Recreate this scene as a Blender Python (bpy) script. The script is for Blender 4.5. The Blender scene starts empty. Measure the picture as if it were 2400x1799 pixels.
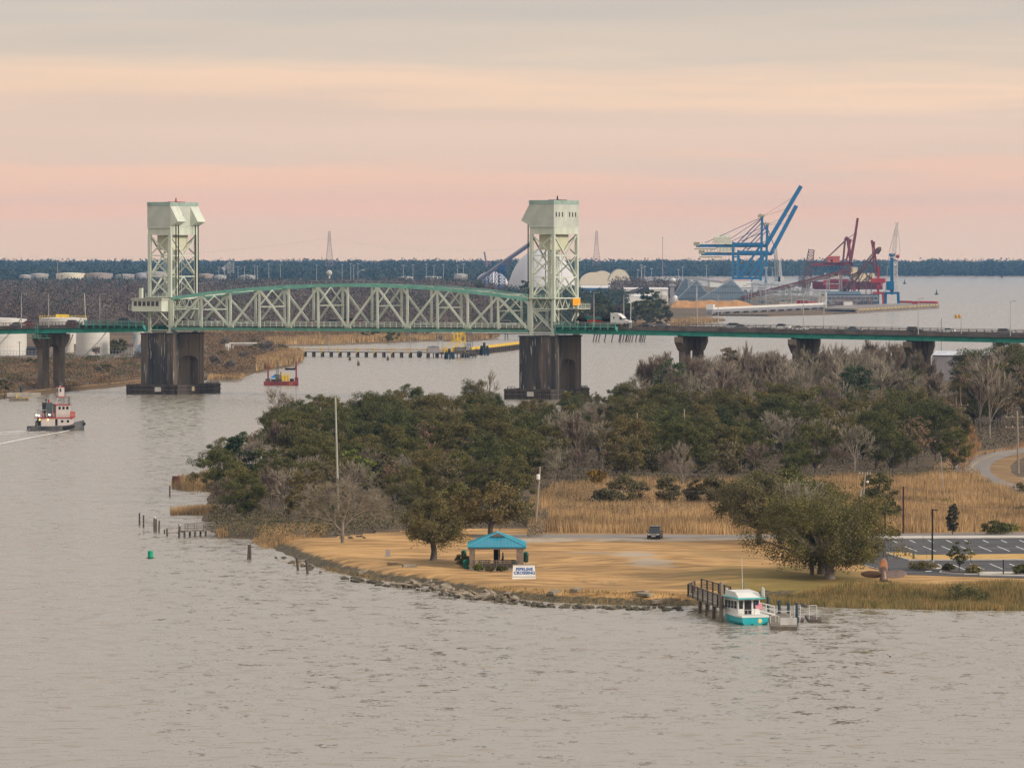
import bpy, math, random
import numpy as np
from mathutils import Vector, Matrix
from mathutils.geometry import tessellate_polygon
random.seed(7); RNG=np.random.default_rng(11)
R=math.radians
sc=bpy.context.scene
COL=sc.collection
# ------------------------------------------------------------------ camera, sky, sun, exposure
H=43.0; FP=12500.0; PITCH=math.atan(301.5/FP)
cam_d=bpy.data.cameras.new('camera'); cam=bpy.data.objects.new('camera',cam_d); COL.objects.link(cam)
cam_d.sensor_width=36; cam_d.lens=36*FP/2400; cam_d.clip_start=1; cam_d.clip_end=40000
cam.location=(0,0,H); cam.rotation_euler=(R(90)-PITCH,0,0); sc.camera=cam
sc.view_settings.view_transform='Standard'; sc.view_settings.look='None'; sc.view_settings.gamma=1
sc.view_settings.exposure=0.18
cy=sc.cycles; cy.max_bounces=6; cy.volume_bounces=1; cy.transparent_max_bounces=8; cy.use_denoising=True
cy.caustics_reflective=False; cy.caustics_refractive=False
w=bpy.data.worlds.new("World"); sc.world=w; w.use_nodes=True
SUN_EL,SUN_AZ=22,120   # azimuth measured clockwise from the view axis (to the right, a little behind the camera)
def srgb(r,g,b):
    f=lambda c:(c/255/12.92 if c/255<=.04045 else ((c/255+.055)/1.055)**2.4)
    return (f(r),f(g),f(b),1)
def build_world():
    nt=w.node_tree; N=nt.nodes; L=nt.links; N.clear()
    out=N.new('ShaderNodeOutputWorld'); bg=N.new('ShaderNodeBackground'); L.new(bg.outputs[0],out.inputs[0])
    sky=N.new('ShaderNodeTexSky'); sky.sky_type='NISHITA'; sky.sun_disc=False
    sky.sun_elevation=R(SUN_EL); sky.sun_rotation=R(SUN_AZ); sky.altitude=40
    tc=N.new('ShaderNodeTexCoord'); sp=N.new('ShaderNodeSeparateXYZ'); L.new(tc.outputs['Generated'],sp.inputs[0])
    mp=N.new('ShaderNodeMapping'); mp.inputs['Scale'].default_value=(9,9,150); L.new(tc.outputs['Generated'],mp.inputs[0])
    nz=N.new('ShaderNodeTexNoise'); nz.inputs['Scale'].default_value=1; nz.inputs['Detail'].default_value=5; nz.inputs['Roughness'].default_value=.55
    L.new(mp.outputs[0],nz.inputs[0])
    # cloud bands wobble up and down with the noise
    m1=N.new('ShaderNodeMath'); m1.operation='MULTIPLY_ADD'; L.new(nz.outputs[0],m1.inputs[0]); m1.inputs[1].default_value=.022; m1.inputs[2].default_value=-.011
    ad=N.new('ShaderNodeMath'); ad.operation='ADD'; L.new(sp.outputs[2],ad.inputs[0]); L.new(m1.outputs[0],ad.inputs[1])
    mr=N.new('ShaderNodeMapRange'); L.new(ad.outputs[0],mr.inputs[0]); mr.inputs[1].default_value=0; mr.inputs[2].default_value=.06
    cr=N.new('ShaderNodeValToRGB'); L.new(mr.outputs[0],cr.inputs[0]); cr.color_ramp.interpolation='EASE'
    st=[(0,(242,202,170)),(.08,(246,202,170)),(.16,(253,199,165)),(.23,(247,199,168)),(.33,(230,198,174)),(.43,(226,197,175)),(.52,(241,206,176)),(.58,(230,202,177)),(.66,(212,194,176)),(.8,(199,187,175)),(1,(190,180,172))]
    el=cr.color_ramp.elements
    while len(el)<len(st): el.new(.5)
    for e,(p,c) in zip(el,st): e.position=p; e.color=srgb(*c)
    # higher sky: even lilac-grey overcast
    mr2=N.new('ShaderNodeMapRange'); L.new(sp.outputs[2],mr2.inputs[0]); mr2.inputs[1].default_value=.05; mr2.inputs[2].default_value=.6; mr2.interpolation_type='SMOOTHSTEP'
    mx=N.new('ShaderNodeMixRGB'); L.new(mr2.outputs[0],mx.inputs[0]); L.new(cr.outputs[0],mx.inputs[1]); mx.inputs[2].default_value=(.76,.72,.69,1)
    # soft patchiness of the cloud
    n2=N.new('ShaderNodeTexNoise'); mp2=N.new('ShaderNodeMapping'); mp2.inputs['Scale'].default_value=(4,4,60); L.new(tc.outputs['Generated'],mp2.inputs[0]); L.new(mp2.outputs[0],n2.inputs[0])
    n2.inputs['Scale'].default_value=1; n2.inputs['Detail'].default_value=6
    mr3=N.new('ShaderNodeMapRange'); L.new(n2.outputs[0],mr3.inputs[0]); mr3.inputs[1].default_value=.3; mr3.inputs[2].default_value=.7; mr3.inputs[3].default_value=.95; mr3.inputs[4].default_value=1.05
    mu=N.new('ShaderNodeMixRGB'); mu.blend_type='MULTIPLY'; mu.inputs[0].default_value=1; L.new(mx.outputs[0],mu.inputs[1]); L.new(mr3.outputs[0],mu.inputs[2])
    sk=N.new('ShaderNodeMixRGB'); sk.blend_type='MULTIPLY'; sk.inputs[0].default_value=1; L.new(sky.outputs[0],sk.inputs[1]); sk.inputs[2].default_value=(.1,.1,.1,1)
    mm=N.new('ShaderNodeMixRGB'); mm.inputs[0].default_value=.03; L.new(mu.outputs[0],mm.inputs[1]); L.new(sk.outputs[0],mm.inputs[2])
    L.new(mm.outputs[0],bg.inputs[0]); bg.inputs[1].default_value=1.0
build_world()
sl=bpy.data.lights.new('sun','SUN'); so=bpy.data.objects.new('sun',sl); COL.objects.link(so)
sl.energy=2.4; sl.angle=R(12); sl.color=(1,.88,.76)
_a=R(SUN_AZ); _e=R(SUN_EL); sd=Vector((math.sin(_a)*math.cos(_e),math.cos(_a)*math.cos(_e),math.sin(_e)))
so.rotation_euler=sd.to_track_quat('Z','Y').to_euler(); so.location=(0,0,200)
# ------------------------------------------------------------------ pixels of the photograph (2400 x 1799) to points
def ray(px,py):
    x=(px-1200)/FP; y=(899.5-py)/FP; c,s=math.cos(PITCH),math.sin(PITCH)
    return Vector((x, c+y*s, -s+y*c))
def G(px,py,z=0.0):
    d=ray(px,py); t=(z-H)/d.z; return Vector((d.x*t,d.y*t,z))
def A(px,py,Y):
    d=ray(px,py); t=Y/d.y; return Vector((d.x*t,Y,H+d.z*t))
def PX(p):
    c,s=math.cos(PITCH),math.sin(PITCH); dz=p[2]-H
    dep=p[1]*c-dz*s; up=p[1]*s+dz*c
    return (1200+FP*p[0]/dep, 899.5-FP*up/dep)
# ------------------------------------------------------------------ materials
MATS={}
def mt(key,rgb,rough=.7,metal=0,var=.18,scale=.6,bump=0,rgb2=None,stretch=(1,1,1),detail=6,objrand=0,island=0,fac=None,spec=.3,emit=0,contrast=(.35,.65),coord='Object'):
    if key in MATS: return MATS[key]
    m=bpy.data.materials.new(key); m.use_nodes=True; nt=m.node_tree; N=nt.nodes; L=nt.links
    b=N['Principled BSDF']; b.inputs['Roughness'].default_value=rough; b.inputs['Metallic'].default_value=metal
    b.inputs['Specular IOR Level'].default_value=spec
    tc=N.new('ShaderNodeTexCoord'); mp=N.new('ShaderNodeMapping'); mp.inputs['Scale'].default_value=stretch
    L.new(tc.outputs[coord],mp.inputs[0])
    nz=N.new('ShaderNodeTexNoise'); nz.inputs['Scale'].default_value=scale; nz.inputs['Detail'].default_value=detail; L.new(mp.outputs[0],nz.inputs[0])
    mr=N.new('ShaderNodeMapRange'); L.new(nz.outputs[0],mr.inputs[0]); mr.inputs[1].default_value=contrast[0]; mr.inputs[2].default_value=contrast[1]
    mx=N.new('ShaderNodeMixRGB'); L.new(mr.outputs[0],mx.inputs[0])
    if rgb2 is None:
        c1=tuple(c*(1-var) for c in rgb); c2=tuple(min(1,c*(1+var)) for c in rgb)
    else: c1,c2=rgb,rgb2
    mx.inputs[1].default_value=(*c1,1); mx.inputs[2].default_value=(*c2,1)
    last=mx.outputs[0]
    if objrand:
        oi=N.new('ShaderNodeObjectInfo'); hs=N.new('ShaderNodeHueSaturation')
        r1=N.new('ShaderNodeMapRange'); L.new(oi.outputs['Random'],r1.inputs[0]); r1.inputs[3].default_value=.5-.06*objrand; r1.inputs[4].default_value=.5+.04*objrand
        r2=N.new('ShaderNodeMapRange'); L.new(oi.outputs['Random'],r2.inputs[0]); r2.inputs[3].default_value=1+.45*objrand; r2.inputs[4].default_value=1-.35*objrand
        L.new(r1.outputs[0],hs.inputs['Hue']); L.new(r2.outputs[0],hs.inputs['Value']); L.new(last,hs.inputs['Color']); last=hs.outputs[0]
    if island:
        ge=N.new('ShaderNodeNewGeometry'); r3=N.new('ShaderNodeMapRange'); L.new(ge.outputs['Random Per Island'],r3.inputs[0]); r3.inputs[3].default_value=1-island; r3.inputs[4].default_value=1+island
        mm=N.new('ShaderNodeMixRGB'); mm.blend_type='MULTIPLY'; mm.inputs[0].default_value=1; L.new(last,mm.inputs[1]); L.new(r3.outputs[0],mm.inputs[2]); last=mm.outputs[0]
    L.new(last,b.inputs['Base Color'])
    if bump:
        bp=N.new('ShaderNodeBump'); bp.inputs['Strength'].default_value=min(1,bump); bp.inputs['Distance'].default_value=bump*.3; L.new(nz.outputs[0],bp.inputs['Height']); L.new(bp.outputs[0],b.inputs['Normal'])
    if emit:
        b.inputs['Emission Color'].default_value=(*rgb,1); b.inputs['Emission Strength'].default_value=emit
    MATS[key]=m; return m
pale=mt('pale_green_paint',(.66,.70,.59),.55,0,rgb2=(.52,.57,.47),scale=.35,stretch=(1,1,.3))
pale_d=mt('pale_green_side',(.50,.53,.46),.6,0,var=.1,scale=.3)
teal=mt('teal_paint',(.20,.46,.37),.5,var=.14,scale=.4,stretch=(1,1,.3))
girdm=mt('girder_teal_paint',(.06,.37,.29),.45,var=.2,scale=.3,stretch=(1,1,3))
conc=mt('concrete',(.30,.28,.25),.9,var=.25,scale=.5,bump=.1)
deckm=mt('bridge_deck',(.10,.095,.09),.9,var=.25,scale=.5)
fascia=mt('deck_edge_concrete',(.15,.125,.115),.9,var=.3,scale=.3)
black=mt('black_steel',(.02,.02,.025),.6)
steel=mt('galvanised_steel',(.33,.34,.34),.5,.3)
white=mt('white_paint',(.75,.74,.70),.5,var=.06,scale=.4)
dirtyw=mt('weathered_white',(.66,.64,.59),.7,rgb2=(.50,.46,.40),scale=.25,stretch=(1,1,.2))
tankm=mt('tank_white',(.62,.60,.55),.5,var=.05,scale=.15)
timber=mt('wet_timber',(.07,.055,.045),.85,rgb2=(.14,.11,.09),scale=.6,stretch=(2,2,.25),contrast=(.3,.7))
timberg=mt('grey_timber',(.20,.17,.135),.9,var=.3,scale=1.2,stretch=(1,1,.4))
rustm=mt('rust_red',(.20,.045,.05),.7,var=.3,scale=.5)
brick=mt('brown_post',(.22,.17,.13),.9,var=.25,scale=2)
asph=mt('asphalt',(.085,.082,.085),.95,var=.2,scale=.25,bump=.05)
asph2=mt('worn_asphalt',(.26,.23,.205),.95,var=.14,scale=.2)
kerbm=mt('kerb_concrete',(.60,.56,.50),.9,var=.12,scale=.6)
line=mt('road_paint',(.80,.79,.75),.8,var=.05)
bluep=mt('crane_blue',(.005,.16,.40),.5,var=.15,scale=.05)
redp=mt('crane_red',(.34,.03,.035),.6,var=.2,scale=.1)
glass=mt('dark_glass',(.02,.025,.03),.1,spec=.6)
tyre=mt('tyre_rubber',(.02,.02,.02),.9)
yellow=mt('yellow_paint',(.75,.50,.04),.5,var=.2,scale=1)
navy=mt('navy_rubber',(.012,.035,.06),.6,var=.3)
bark=mt('bark',(.115,.095,.08),.95,var=.3,scale=1.5,bump=.3)
barkp=mt('pale_bark',(.24,.205,.175),.95,var=.25,scale=1.5)
# ------------------------------------------------------------------ object helpers
def tag(o,label=None,cat=None,group=None,kind=None):
    if label: o['label']=label
    if cat: o['category']=cat
    if group: o['group']=group
    if kind: o['kind']=kind
    return o
def T(name,label,cat,loc,rz=0,group=None):
    o=bpy.data.objects.new(name,None); COL.objects.link(o); o.location=loc; o.rotation_euler=(0,0,rz); o.empty_display_size=.5
    return tag(o,label,cat,group)
def kids(o): return [c for c in COL.objects if c.parent==o]
def copy_tree(root,loc,rz=0,label=None,scale=None,tree=None):
    tree=tree or [(c,kids(c)) for c in kids(root)]
    r=root.copy(); COL.objects.link(r); r.location=loc; r.rotation_euler=(0,0,rz)
    if scale: r.scale=scale
    if label: r['label']=label
    for c,gs in tree:
        k=c.copy(); COL.objects.link(k); k.parent=r
        for g in gs:
            q=g.copy(); COL.objects.link(q); q.parent=k
    return r
class MB:
    def __init__(s): s.v=[]; s.f=[]
    def add(s,vs,fs):
        n=len(s.v); s.v+= [tuple(v) for v in vs]; s.f+=[tuple(i+n for i in f) for f in fs]; return s
    def box(s,x0,x1,y0,y1,z0,z1):
        return s.add([(x0,y0,z0),(x1,y0,z0),(x1,y1,z0),(x0,y1,z0),(x0,y0,z1),(x1,y0,z1),(x1,y1,z1),(x0,y1,z1)],
            [(0,3,2,1),(4,5,6,7),(0,1,5,4),(1,2,6,5),(2,3,7,6),(3,0,4,7)])
    def cbox(s,c,dx,dy,dz): return s.box(c[0]-dx/2,c[0]+dx/2,c[1]-dy/2,c[1]+dy/2,c[2]-dz/2,c[2]+dz/2)
    def bar(s,p,q,wd,ht=None):
        p=Vector(p);q=Vector(q);ht=ht or wd;d=q-p
        if d.length<1e-6: return s
        d.normalize(); up=Vector((0,0,1)) if abs(d.z)<.95 else Vector((0,1,0))
        a=d.cross(up).normalized(); b=a.cross(d).normalized(); a*=wd/2; b*=ht/2
        return s.add([p-a-b,p+a-b,p+a+b,p-a+b,q-a-b,q+a-b,q+a+b,q-a+b],[(0,1,2,3),(7,6,5,4),(0,4,5,1),(1,5,6,2),(2,6,7,3),(3,7,4,0)])
    def tube(s,p,q,r,r2=None,n=8,cap=True):
        p=Vector(p);q=Vector(q);r2=r if r2 is None else r2;d=(q-p)
        if d.length<1e-6: return s
        d.normalize(); up=Vector((0,0,1)) if abs(d.z)<.95 else Vector((1,0,0))
        a=d.cross(up).normalized(); b=d.cross(a)
        vs=[];
        for c,rr in((p,r),(q,r2)):
            for i in range(n):
                t=2*math.pi*i/n; vs.append(c+a*math.cos(t)*rr+b*math.sin(t)*rr)
        fs=[(i,(i+1)%n,n+(i+1)%n,n+i) for i in range(n)]
        if cap: fs+=[tuple(range(n))[::-1],tuple(range(n,2*n))]
        return s.add(vs,fs)
    def path(s,pts,r,n=6):
        for a,b in zip(pts[:-1],pts[1:]): s.tube(a,b,r,n=n)
        return s
    def prism(s,poly,axis,a0,a1):
        # poly: list of 2-tuples; axis: 0 -> (y,z) profile extruded along x ; 1 -> (x,z) along y ; 2 -> (x,y) along z
        def mk(p,a): return (a,p[0],p[1]) if axis==0 else ((p[0],a,p[1]) if axis==1 else (p[0],p[1],a))
        n=len(poly); vs=[mk(p,a0) for p in poly]+[mk(p,a1) for p in poly]
        fs=[(i,(i+1)%n,n+(i+1)%n,n+i) for i in range(n)]
        tr=tessellate_polygon([[Vector((p[0],p[1],0)) for p in poly]])
        fs+=[t for t in tr]+[tuple(i+n for i in t)[::-1] for t in tr]
        return s.add(vs,fs)
    def lathe(s,prof,c=(0,0,0),n=24,cap=True):
        vs=[];m=len(prof)
        for i in range(n):
            t=2*math.pi*i/n
            for r,z in prof: vs.append((c[0]+r*math.cos(t),c[1]+r*math.sin(t),c[2]+z))
        fs=[(i*m+j,((i+1)%n)*m+j,((i+1)%n)*m+j+1,i*m+j+1) for i in range(n) for j in range(m-1)]
        if cap:
            fs.append(tuple(i*m+m-1 for i in range(n))); fs.append(tuple(i*m for i in range(n))[::-1])
        return s.add(vs,fs)
    def ball(s,c,rx,ry,rz,n=10,m=7,jit=0):
        vs=[(c[0],c[1],c[2]-rz)]
        for j in range(1,m):
            ph=math.pi*j/m-math.pi/2
            for i in range(n):
                t=2*math.pi*i/n; k=1+random.uniform(-jit,jit)
                vs.append((c[0]+rx*k*math.cos(ph)*math.cos(t),c[1]+ry*k*math.cos(ph)*math.sin(t),c[2]+rz*k*math.sin(ph)))
        vs.append((c[0],c[1],c[2]+rz)); e=len(vs)-1
        fs=[(0,1+(i+1)%n,1+i) for i in range(n)]
        for j in range(m-2):
            for i in range(n): a=1+j*n; fs.append((a+i,a+(i+1)%n,a+n+(i+1)%n,a+n+i))
        a=1+(m-2)*n; fs+=[(a+i,a+(i+1)%n,e) for i in range(n)]
        return s.add(vs,fs)
    def loft(s,rings,closed_ends=True):
        n=len(rings[0]);vs=[p for r in rings for p in r]
        fs=[(k*n+i,k*n+(i+1)%n,(k+1)*n+(i+1)%n,(k+1)*n+i) for k in range(len(rings)-1) for i in range(n)]
        if closed_ends: fs+=[tuple(range(n))[::-1],tuple((len(rings)-1)*n+i for i in range(n))]
        return s.add(vs,fs)
    def build(s,name,mat,parent=None,loc=None,smooth=False,bev=0,rz=0):
        me=bpy.data.meshes.new(name); me.from_pydata(s.v,[],s.f); me.materials.append(mat)
        if smooth: me.shade_smooth()
        o=bpy.data.objects.new(name,me); COL.objects.link(o)
        if parent: o.parent=parent
        if loc is not None: o.location=loc
        if rz: o.rotation_euler=(0,0,rz)
        if bev:
            b=o.modifiers.new('b','BEVEL'); b.width=bev; b.segments=2; b.limit_method='ANGLE'
        return o
def fastmesh(name,co,tris,mat):
    me=bpy.data.meshes.new(name); co=np.asarray(co,np.float32); tris=np.asarray(tris,np.int32)
    me.vertices.add(len(co)); me.vertices.foreach_set('co',co.ravel())
    k=tris.shape[1]
    me.loops.add(tris.size); me.loops.foreach_set('vertex_index',tris.ravel())
    me.polygons.add(len(tris)); me.polygons.foreach_set('loop_start',np.arange(0,tris.size,k,dtype=np.int32))
    me.update(calc_edges=True); me.materials.append(mat); return me
def lnk(name,me,parent=None,loc=None):
    o=bpy.data.objects.new(name,me); COL.objects.link(o)
    if parent: o.parent=parent
    if loc is not None: o.location=loc
    return o
def text(name,body,size,mat,parent,loc,rot,ext=.01,align='CENTER',sp=1):
    c=bpy.data.curves.new(name,'FONT'); c.body=body; c.size=size; c.extrude=ext; c.align_x=align; c.align_y='CENTER'; c.space_character=sp; c.offset=size*.03
    c.materials.append(mat); o=bpy.data.objects.new(name,c); COL.objects.link(o); bpy.context.view_layer.update()
    me=bpy.data.meshes.new_from_object(o.evaluated_get(bpy.context.evaluated_depsgraph_get())); bpy.data.objects.remove(o); me.name=name
    o=bpy.data.objects.new(name,me); COL.objects.link(o); o.parent=parent; o.location=loc; o.rotation_euler=rot; return o
def inpoly(P,poly):
    poly=np.asarray(poly,float); x,y=P[:,0],P[:,1]; ins=np.zeros(len(P),bool); j=len(poly)-1
    for i in range(len(poly)):
        xi,yi=poly[i];xj,yj=poly[j]
        c=((yi>y)!=(yj>y))&(x<(xj-xi)*(y-yi)/((yj-yi)+1e-12)+xi); ins^=c; j=i
    return ins
def polydist(P,poly):
    poly=np.asarray(poly,float); d=np.full(len(P),1e9)
    for i in range(len(poly)):
        a=poly[i];b=poly[(i+1)%len(poly)];ab=b-a
        t=np.clip(((P-a)@ab)/(ab@ab+1e-12),0,1); q=a+t[:,None]*ab
        d=np.minimum(d,np.hypot(*(P-q).T))
    return d
def gp(pts,z=0): return [tuple(G(x,y,z)[:2]) for x,y in pts]
# ------------------------------------------------------------------ water
def water_mat():
    m=bpy.data.materials.new('river_water'); m.use_nodes=True; nt=m.node_tree;N=nt.nodes;L=nt.links;b=N['Principled BSDF']
    b.inputs['Base Color'].default_value=(.27,.235,.18,1); b.inputs['Roughness'].default_value=.10; b.inputs['IOR'].default_value=1.95; b.inputs['Specular IOR Level'].default_value=.5
    tc=N.new('ShaderNodeTexCoord')
    def noise(sx,sy,sc_,det,rough=.6,seed=0):
        mp=N.new('ShaderNodeMapping'); mp.inputs['Scale'].default_value=(sx,sy,1); mp.inputs['Rotation'].default_value=(0,0,R(8)); mp.inputs['Location'].default_value=(seed,seed*2,seed); L.new(tc.outputs['Object'],mp.inputs[0])
        n=N.new('ShaderNodeTexNoise'); n.inputs['Scale'].default_value=sc_; n.inputs['Detail'].default_value=det; n.inputs['Roughness'].default_value=rough; L.new(mp.outputs[0],n.inputs[0]); return n
    n1=noise(.8,.6,2.6,3,.6); n2=noise(.7,.35,.55,3,.6,5); n3=noise(.3,1,.012,3,.5,9)   # ripples, small waves, wind patches
    # the facets of the ripples tilt the surface normal (a bump node would average them away at this distance)
    def vm(op,a,b_=None,val=None):
        q=N.new('ShaderNodeVectorMath'); q.operation=op; L.new(a,q.inputs[0])
        if b_ is not None: L.new(b_,q.inputs[1])
        if val is not None: q.inputs[1].default_value=val
        return q.outputs[0]
    a1=vm('MULTIPLY',vm('SUBTRACT',n1.outputs['Color'],val=(.5,.5,.5)),val=(.7,.75,0))
    a2=vm('MULTIPLY',vm('SUBTRACT',n2.outputs['Color'],val=(.5,.5,.5)),val=(.4,.75,0))
    mr=N.new('ShaderNodeMapRange'); L.new(n3.outputs[0],mr.inputs[0]); mr.inputs[1].default_value=.35; mr.inputs[2].default_value=.62; mr.inputs[3].default_value=.55; mr.inputs[4].default_value=1.0
    sm=vm('ADD',a1,a2); sc2=N.new('ShaderNodeVectorMath'); sc2.operation='SCALE'; L.new(sm,sc2.inputs[0]); L.new(mr.outputs[0],sc2.inputs['Scale'])
    n4=noise(.42,1.0,.75,4,.6,13); m4=N.new('ShaderNodeMapRange'); L.new(n4.outputs[0],m4.inputs[0]); m4.inputs[1].default_value=.525; m4.inputs[2].default_value=.68; m4.inputs[3].default_value=0; m4.inputs[4].default_value=-.6
    cb=N.new('ShaderNodeCombineXYZ'); L.new(m4.outputs[0],cb.inputs[1]); sc2=N.new('ShaderNodeVectorMath') if 0 else sc2
    sc2=type('o',(),{'outputs':[vm('ADD',sc2.outputs[0],cb.outputs[0])]})
    nn=vm('NORMALIZE',vm('ADD',sc2.outputs[0],val=(0,-.065,1)))
    L.new(nn,b.inputs['Normal']); return m
wat=water_mat()
def sheet(name,pts,z,mat,kind='structure',depth=0):
    vs=[Vector((p[0],p[1],0)) for p in pts]; tr=tessellate_polygon([vs]); n=len(pts)
    co=[(p[0],p[1],z) for p in pts]; fs=[tuple(t) for t in tr]
    # faces upward
    a,b_,c=[Vector(co[i]) for i in fs[0]]
    if (b_-a).cross(c-a).z<0: fs=[f[::-1] for f in fs]
    if depth:
        co+=[(p[0],p[1],z-depth) for p in pts]; fs+=[(i,(i+1)%n,n+(i+1)%n,n+i) for i in range(n)]
    me=bpy.data.meshes.new(name); me.from_pydata(co,[],fs); me.materials.append(mat)
    o=lnk(name,me); 
    if kind: o['kind']=kind
    return o
sheet('river_water',[(-3500,60),(3500,60),(3500,13800),(-3500,13800)],0,wat)
sheet('river_bed',[(-3600,50),(3600,50),(3600,13900),(-3600,13900)],-6,mt('river_mud',(.08,.06,.045),.9))
# ------------------------------------------------------------------ ground of the near point
lawn=mt('dry_lawn',(.29,.165,.06),.95,rgb2=(.60,.355,.14),scale=.42,stretch=(.45,1,1),bump=.15,contrast=(.34,.6),detail=12)
def lawn_tune():
    nt=lawn.node_tree;N=nt.nodes;L=nt.links;b=N['Principled BSDF'];src=b.inputs['Base Color'].links[0].from_socket
    tc=N.new('ShaderNodeTexCoord')
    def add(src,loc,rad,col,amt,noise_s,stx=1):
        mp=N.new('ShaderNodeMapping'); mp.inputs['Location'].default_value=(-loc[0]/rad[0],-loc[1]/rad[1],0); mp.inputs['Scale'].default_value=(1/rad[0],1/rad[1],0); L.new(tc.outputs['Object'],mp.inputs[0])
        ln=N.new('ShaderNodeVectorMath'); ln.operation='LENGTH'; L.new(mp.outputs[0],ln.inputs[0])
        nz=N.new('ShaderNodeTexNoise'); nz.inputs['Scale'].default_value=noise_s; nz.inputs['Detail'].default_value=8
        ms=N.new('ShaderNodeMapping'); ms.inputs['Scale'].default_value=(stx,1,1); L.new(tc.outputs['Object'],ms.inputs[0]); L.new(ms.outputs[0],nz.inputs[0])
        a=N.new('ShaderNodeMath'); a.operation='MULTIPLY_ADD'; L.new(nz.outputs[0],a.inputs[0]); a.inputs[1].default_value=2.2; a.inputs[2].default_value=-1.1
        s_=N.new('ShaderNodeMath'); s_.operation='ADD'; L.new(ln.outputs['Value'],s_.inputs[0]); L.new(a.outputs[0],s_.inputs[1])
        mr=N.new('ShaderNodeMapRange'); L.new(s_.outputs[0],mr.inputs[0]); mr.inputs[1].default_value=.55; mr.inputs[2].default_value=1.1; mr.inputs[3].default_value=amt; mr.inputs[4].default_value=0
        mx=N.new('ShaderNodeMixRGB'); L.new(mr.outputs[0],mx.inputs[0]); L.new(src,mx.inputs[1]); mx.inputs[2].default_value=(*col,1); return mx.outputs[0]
    o=src
    p=G(1850,1360,1.2); o=add(o,p,(14,34),(.20,.16,.035),.8,.25,.6)       # green grass under the oaks
    p=G(1010,1318,1.2); o=add(o,p,(6,10),(.16,.11,.05),.75,.4)            # darker brown patch under the lone oak
    p=G(1490,1300,1.2); o=add(o,p,(3.2,11),(.46,.38,.29),.85,.6,.5); p=G(1525,1322,1.2); o=add(o,p,(3.4,9),(.46,.38,.29),.85,.6,.5); p=G(1380,1296,1.2); o=add(o,p,(4,4),(.40,.33,.24),.6,.6,.5); p=G(1600,1345,1.2); o=add(o,p,(9,6),(.24,.16,.07),.6,.4,.4); p=G(1250,1300,1.2); o=add(o,p,(10,8),(.32,.19,.08),.6,.5,.4); p=G(1700,1300,1.2); o=add(o,p,(7,14),(.30,.20,.08),.6,.4,.4)          # washed out sandy track
    p=G(1400,1374,1.2); o=add(o,p,(16,7),(.27,.16,.06),.55,.3,.4)
    p=G(1060,1365,1.2); o=add(o,p,(9,5),(.30,.19,.08),.5,.3,.4)
    p=G(1330,1334,1.2); o=add(o,p,(12,7),(.30,.18,.07),.5,.3,.4)
    p=G(800,1330,1.2); o=add(o,p,(9,6),(.28,.18,.09),.5,.5,.5)
    p=G(2150,1390,1.2); o=add(o,p,(20,6),(.24,.19,.06),.45,.3,.4)
    # wet dark bank below the turf edge
    sx=N.new('ShaderNodeSeparateXYZ'); L.new(tc.outputs['Object'],sx.inputs[0]); nz=N.new('ShaderNodeTexNoise'); nz.inputs['Scale'].default_value=.9; nz.inputs['Detail'].default_value=6; L.new(tc.outputs['Object'],nz.inputs[0])
    m1=N.new('ShaderNodeMath'); m1.operation='MULTIPLY_ADD'; L.new(nz.outputs[0],m1.inputs[0]); m1.inputs[1].default_value=1.1; m1.inputs[2].default_value=-.55
    m2=N.new('ShaderNodeMath'); m2.operation='ADD'; L.new(m1.outputs[0],m2.inputs[0]); L.new(sx.outputs[2],m2.inputs[1])
    mr=N.new('ShaderNodeMapRange'); L.new(m2.outputs[0],mr.inputs[0]); mr.inputs[1].default_value=.62; mr.inputs[2].default_value=.82; mr.inputs[3].default_value=1; mr.inputs[4].default_value=0
    n3=N.new('ShaderNodeTexNoise'); n3.inputs['Scale'].default_value=1.6; n3.inputs['Detail'].default_value=6; L.new(tc.outputs['Object'],n3.inputs[0])
    cr=N.new('ShaderNodeValToRGB'); L.new(n3.outputs[0],cr.inputs[0]); cr.color_ramp.elements[0].position=.35; cr.color_ramp.elements[0].color=(.05,.045,.028,1); cr.color_ramp.elements[1].position=.65; cr.color_ramp.elements[1].color=(.17,.13,.07,1)
    mx=N.new('ShaderNodeMixRGB'); L.new(mr.outputs[0],mx.inputs[0]); L.new(o,mx.inputs[1]); L.new(cr.outputs[0],mx.inputs[2])
    L.new(mx.outputs[0],b.inputs['Base Color'])
lawn_tune()
soil=mt('forest_floor',(.075,.055,.035),.95,rgb2=(.16,.11,.06),scale=.4,bump=.3)
marshm=mt('marsh_ground',(.30,.19,.09),.95,rgb2=(.40,.26,.12),scale=.1,bump=.2)
mudm=mt('bank_mud',(.07,.055,.035),.9,rgb2=(.15,.12,.07),scale=1.5,bump=.4)
shoreA=[(470,1238),(520,1262),(575,1262),(640,1290),(690,1312),(760,1337),(830,1352),(900,1362),(960,1368),(1010,1376),(1060,1386),(1130,1398),(1200,1404),(1290,1412),(1400,1416),(1500,1419),(1600,1421),(1700,1416),(1800,1405),(1900,1410),(2050,1416),(2200,1421),(2400,1424),(2650,1424),(3200,1300),(3400,1000),(3000,800),(2700,835),(2400,866),(2250,872),(2000,892),(1650,915),(1500,935),(1300,972),(1000,992),(880,1003),(740,1020),(640,1062),(560,1098),(500,1140),(480,1165),(462,1200)]
polyA=gp(shoreA)
def und(x,y): return .22*np.sin(x*.13+y*.05)+.14*np.sin(y*.11-x*.21+1)+.08*np.sin(x*.5+y*.31)
xs=np.arange(-80,330,1.8); ys=np.concatenate([np.arange(630,900,1.3),np.arange(900,2300,5)])
XX,YY=np.meshgrid(xs,ys); P=np.stack([XX.ravel(),YY.ravel()],1)
ins=inpoly(P,polyA); d=polydist(P,polyA)
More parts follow.
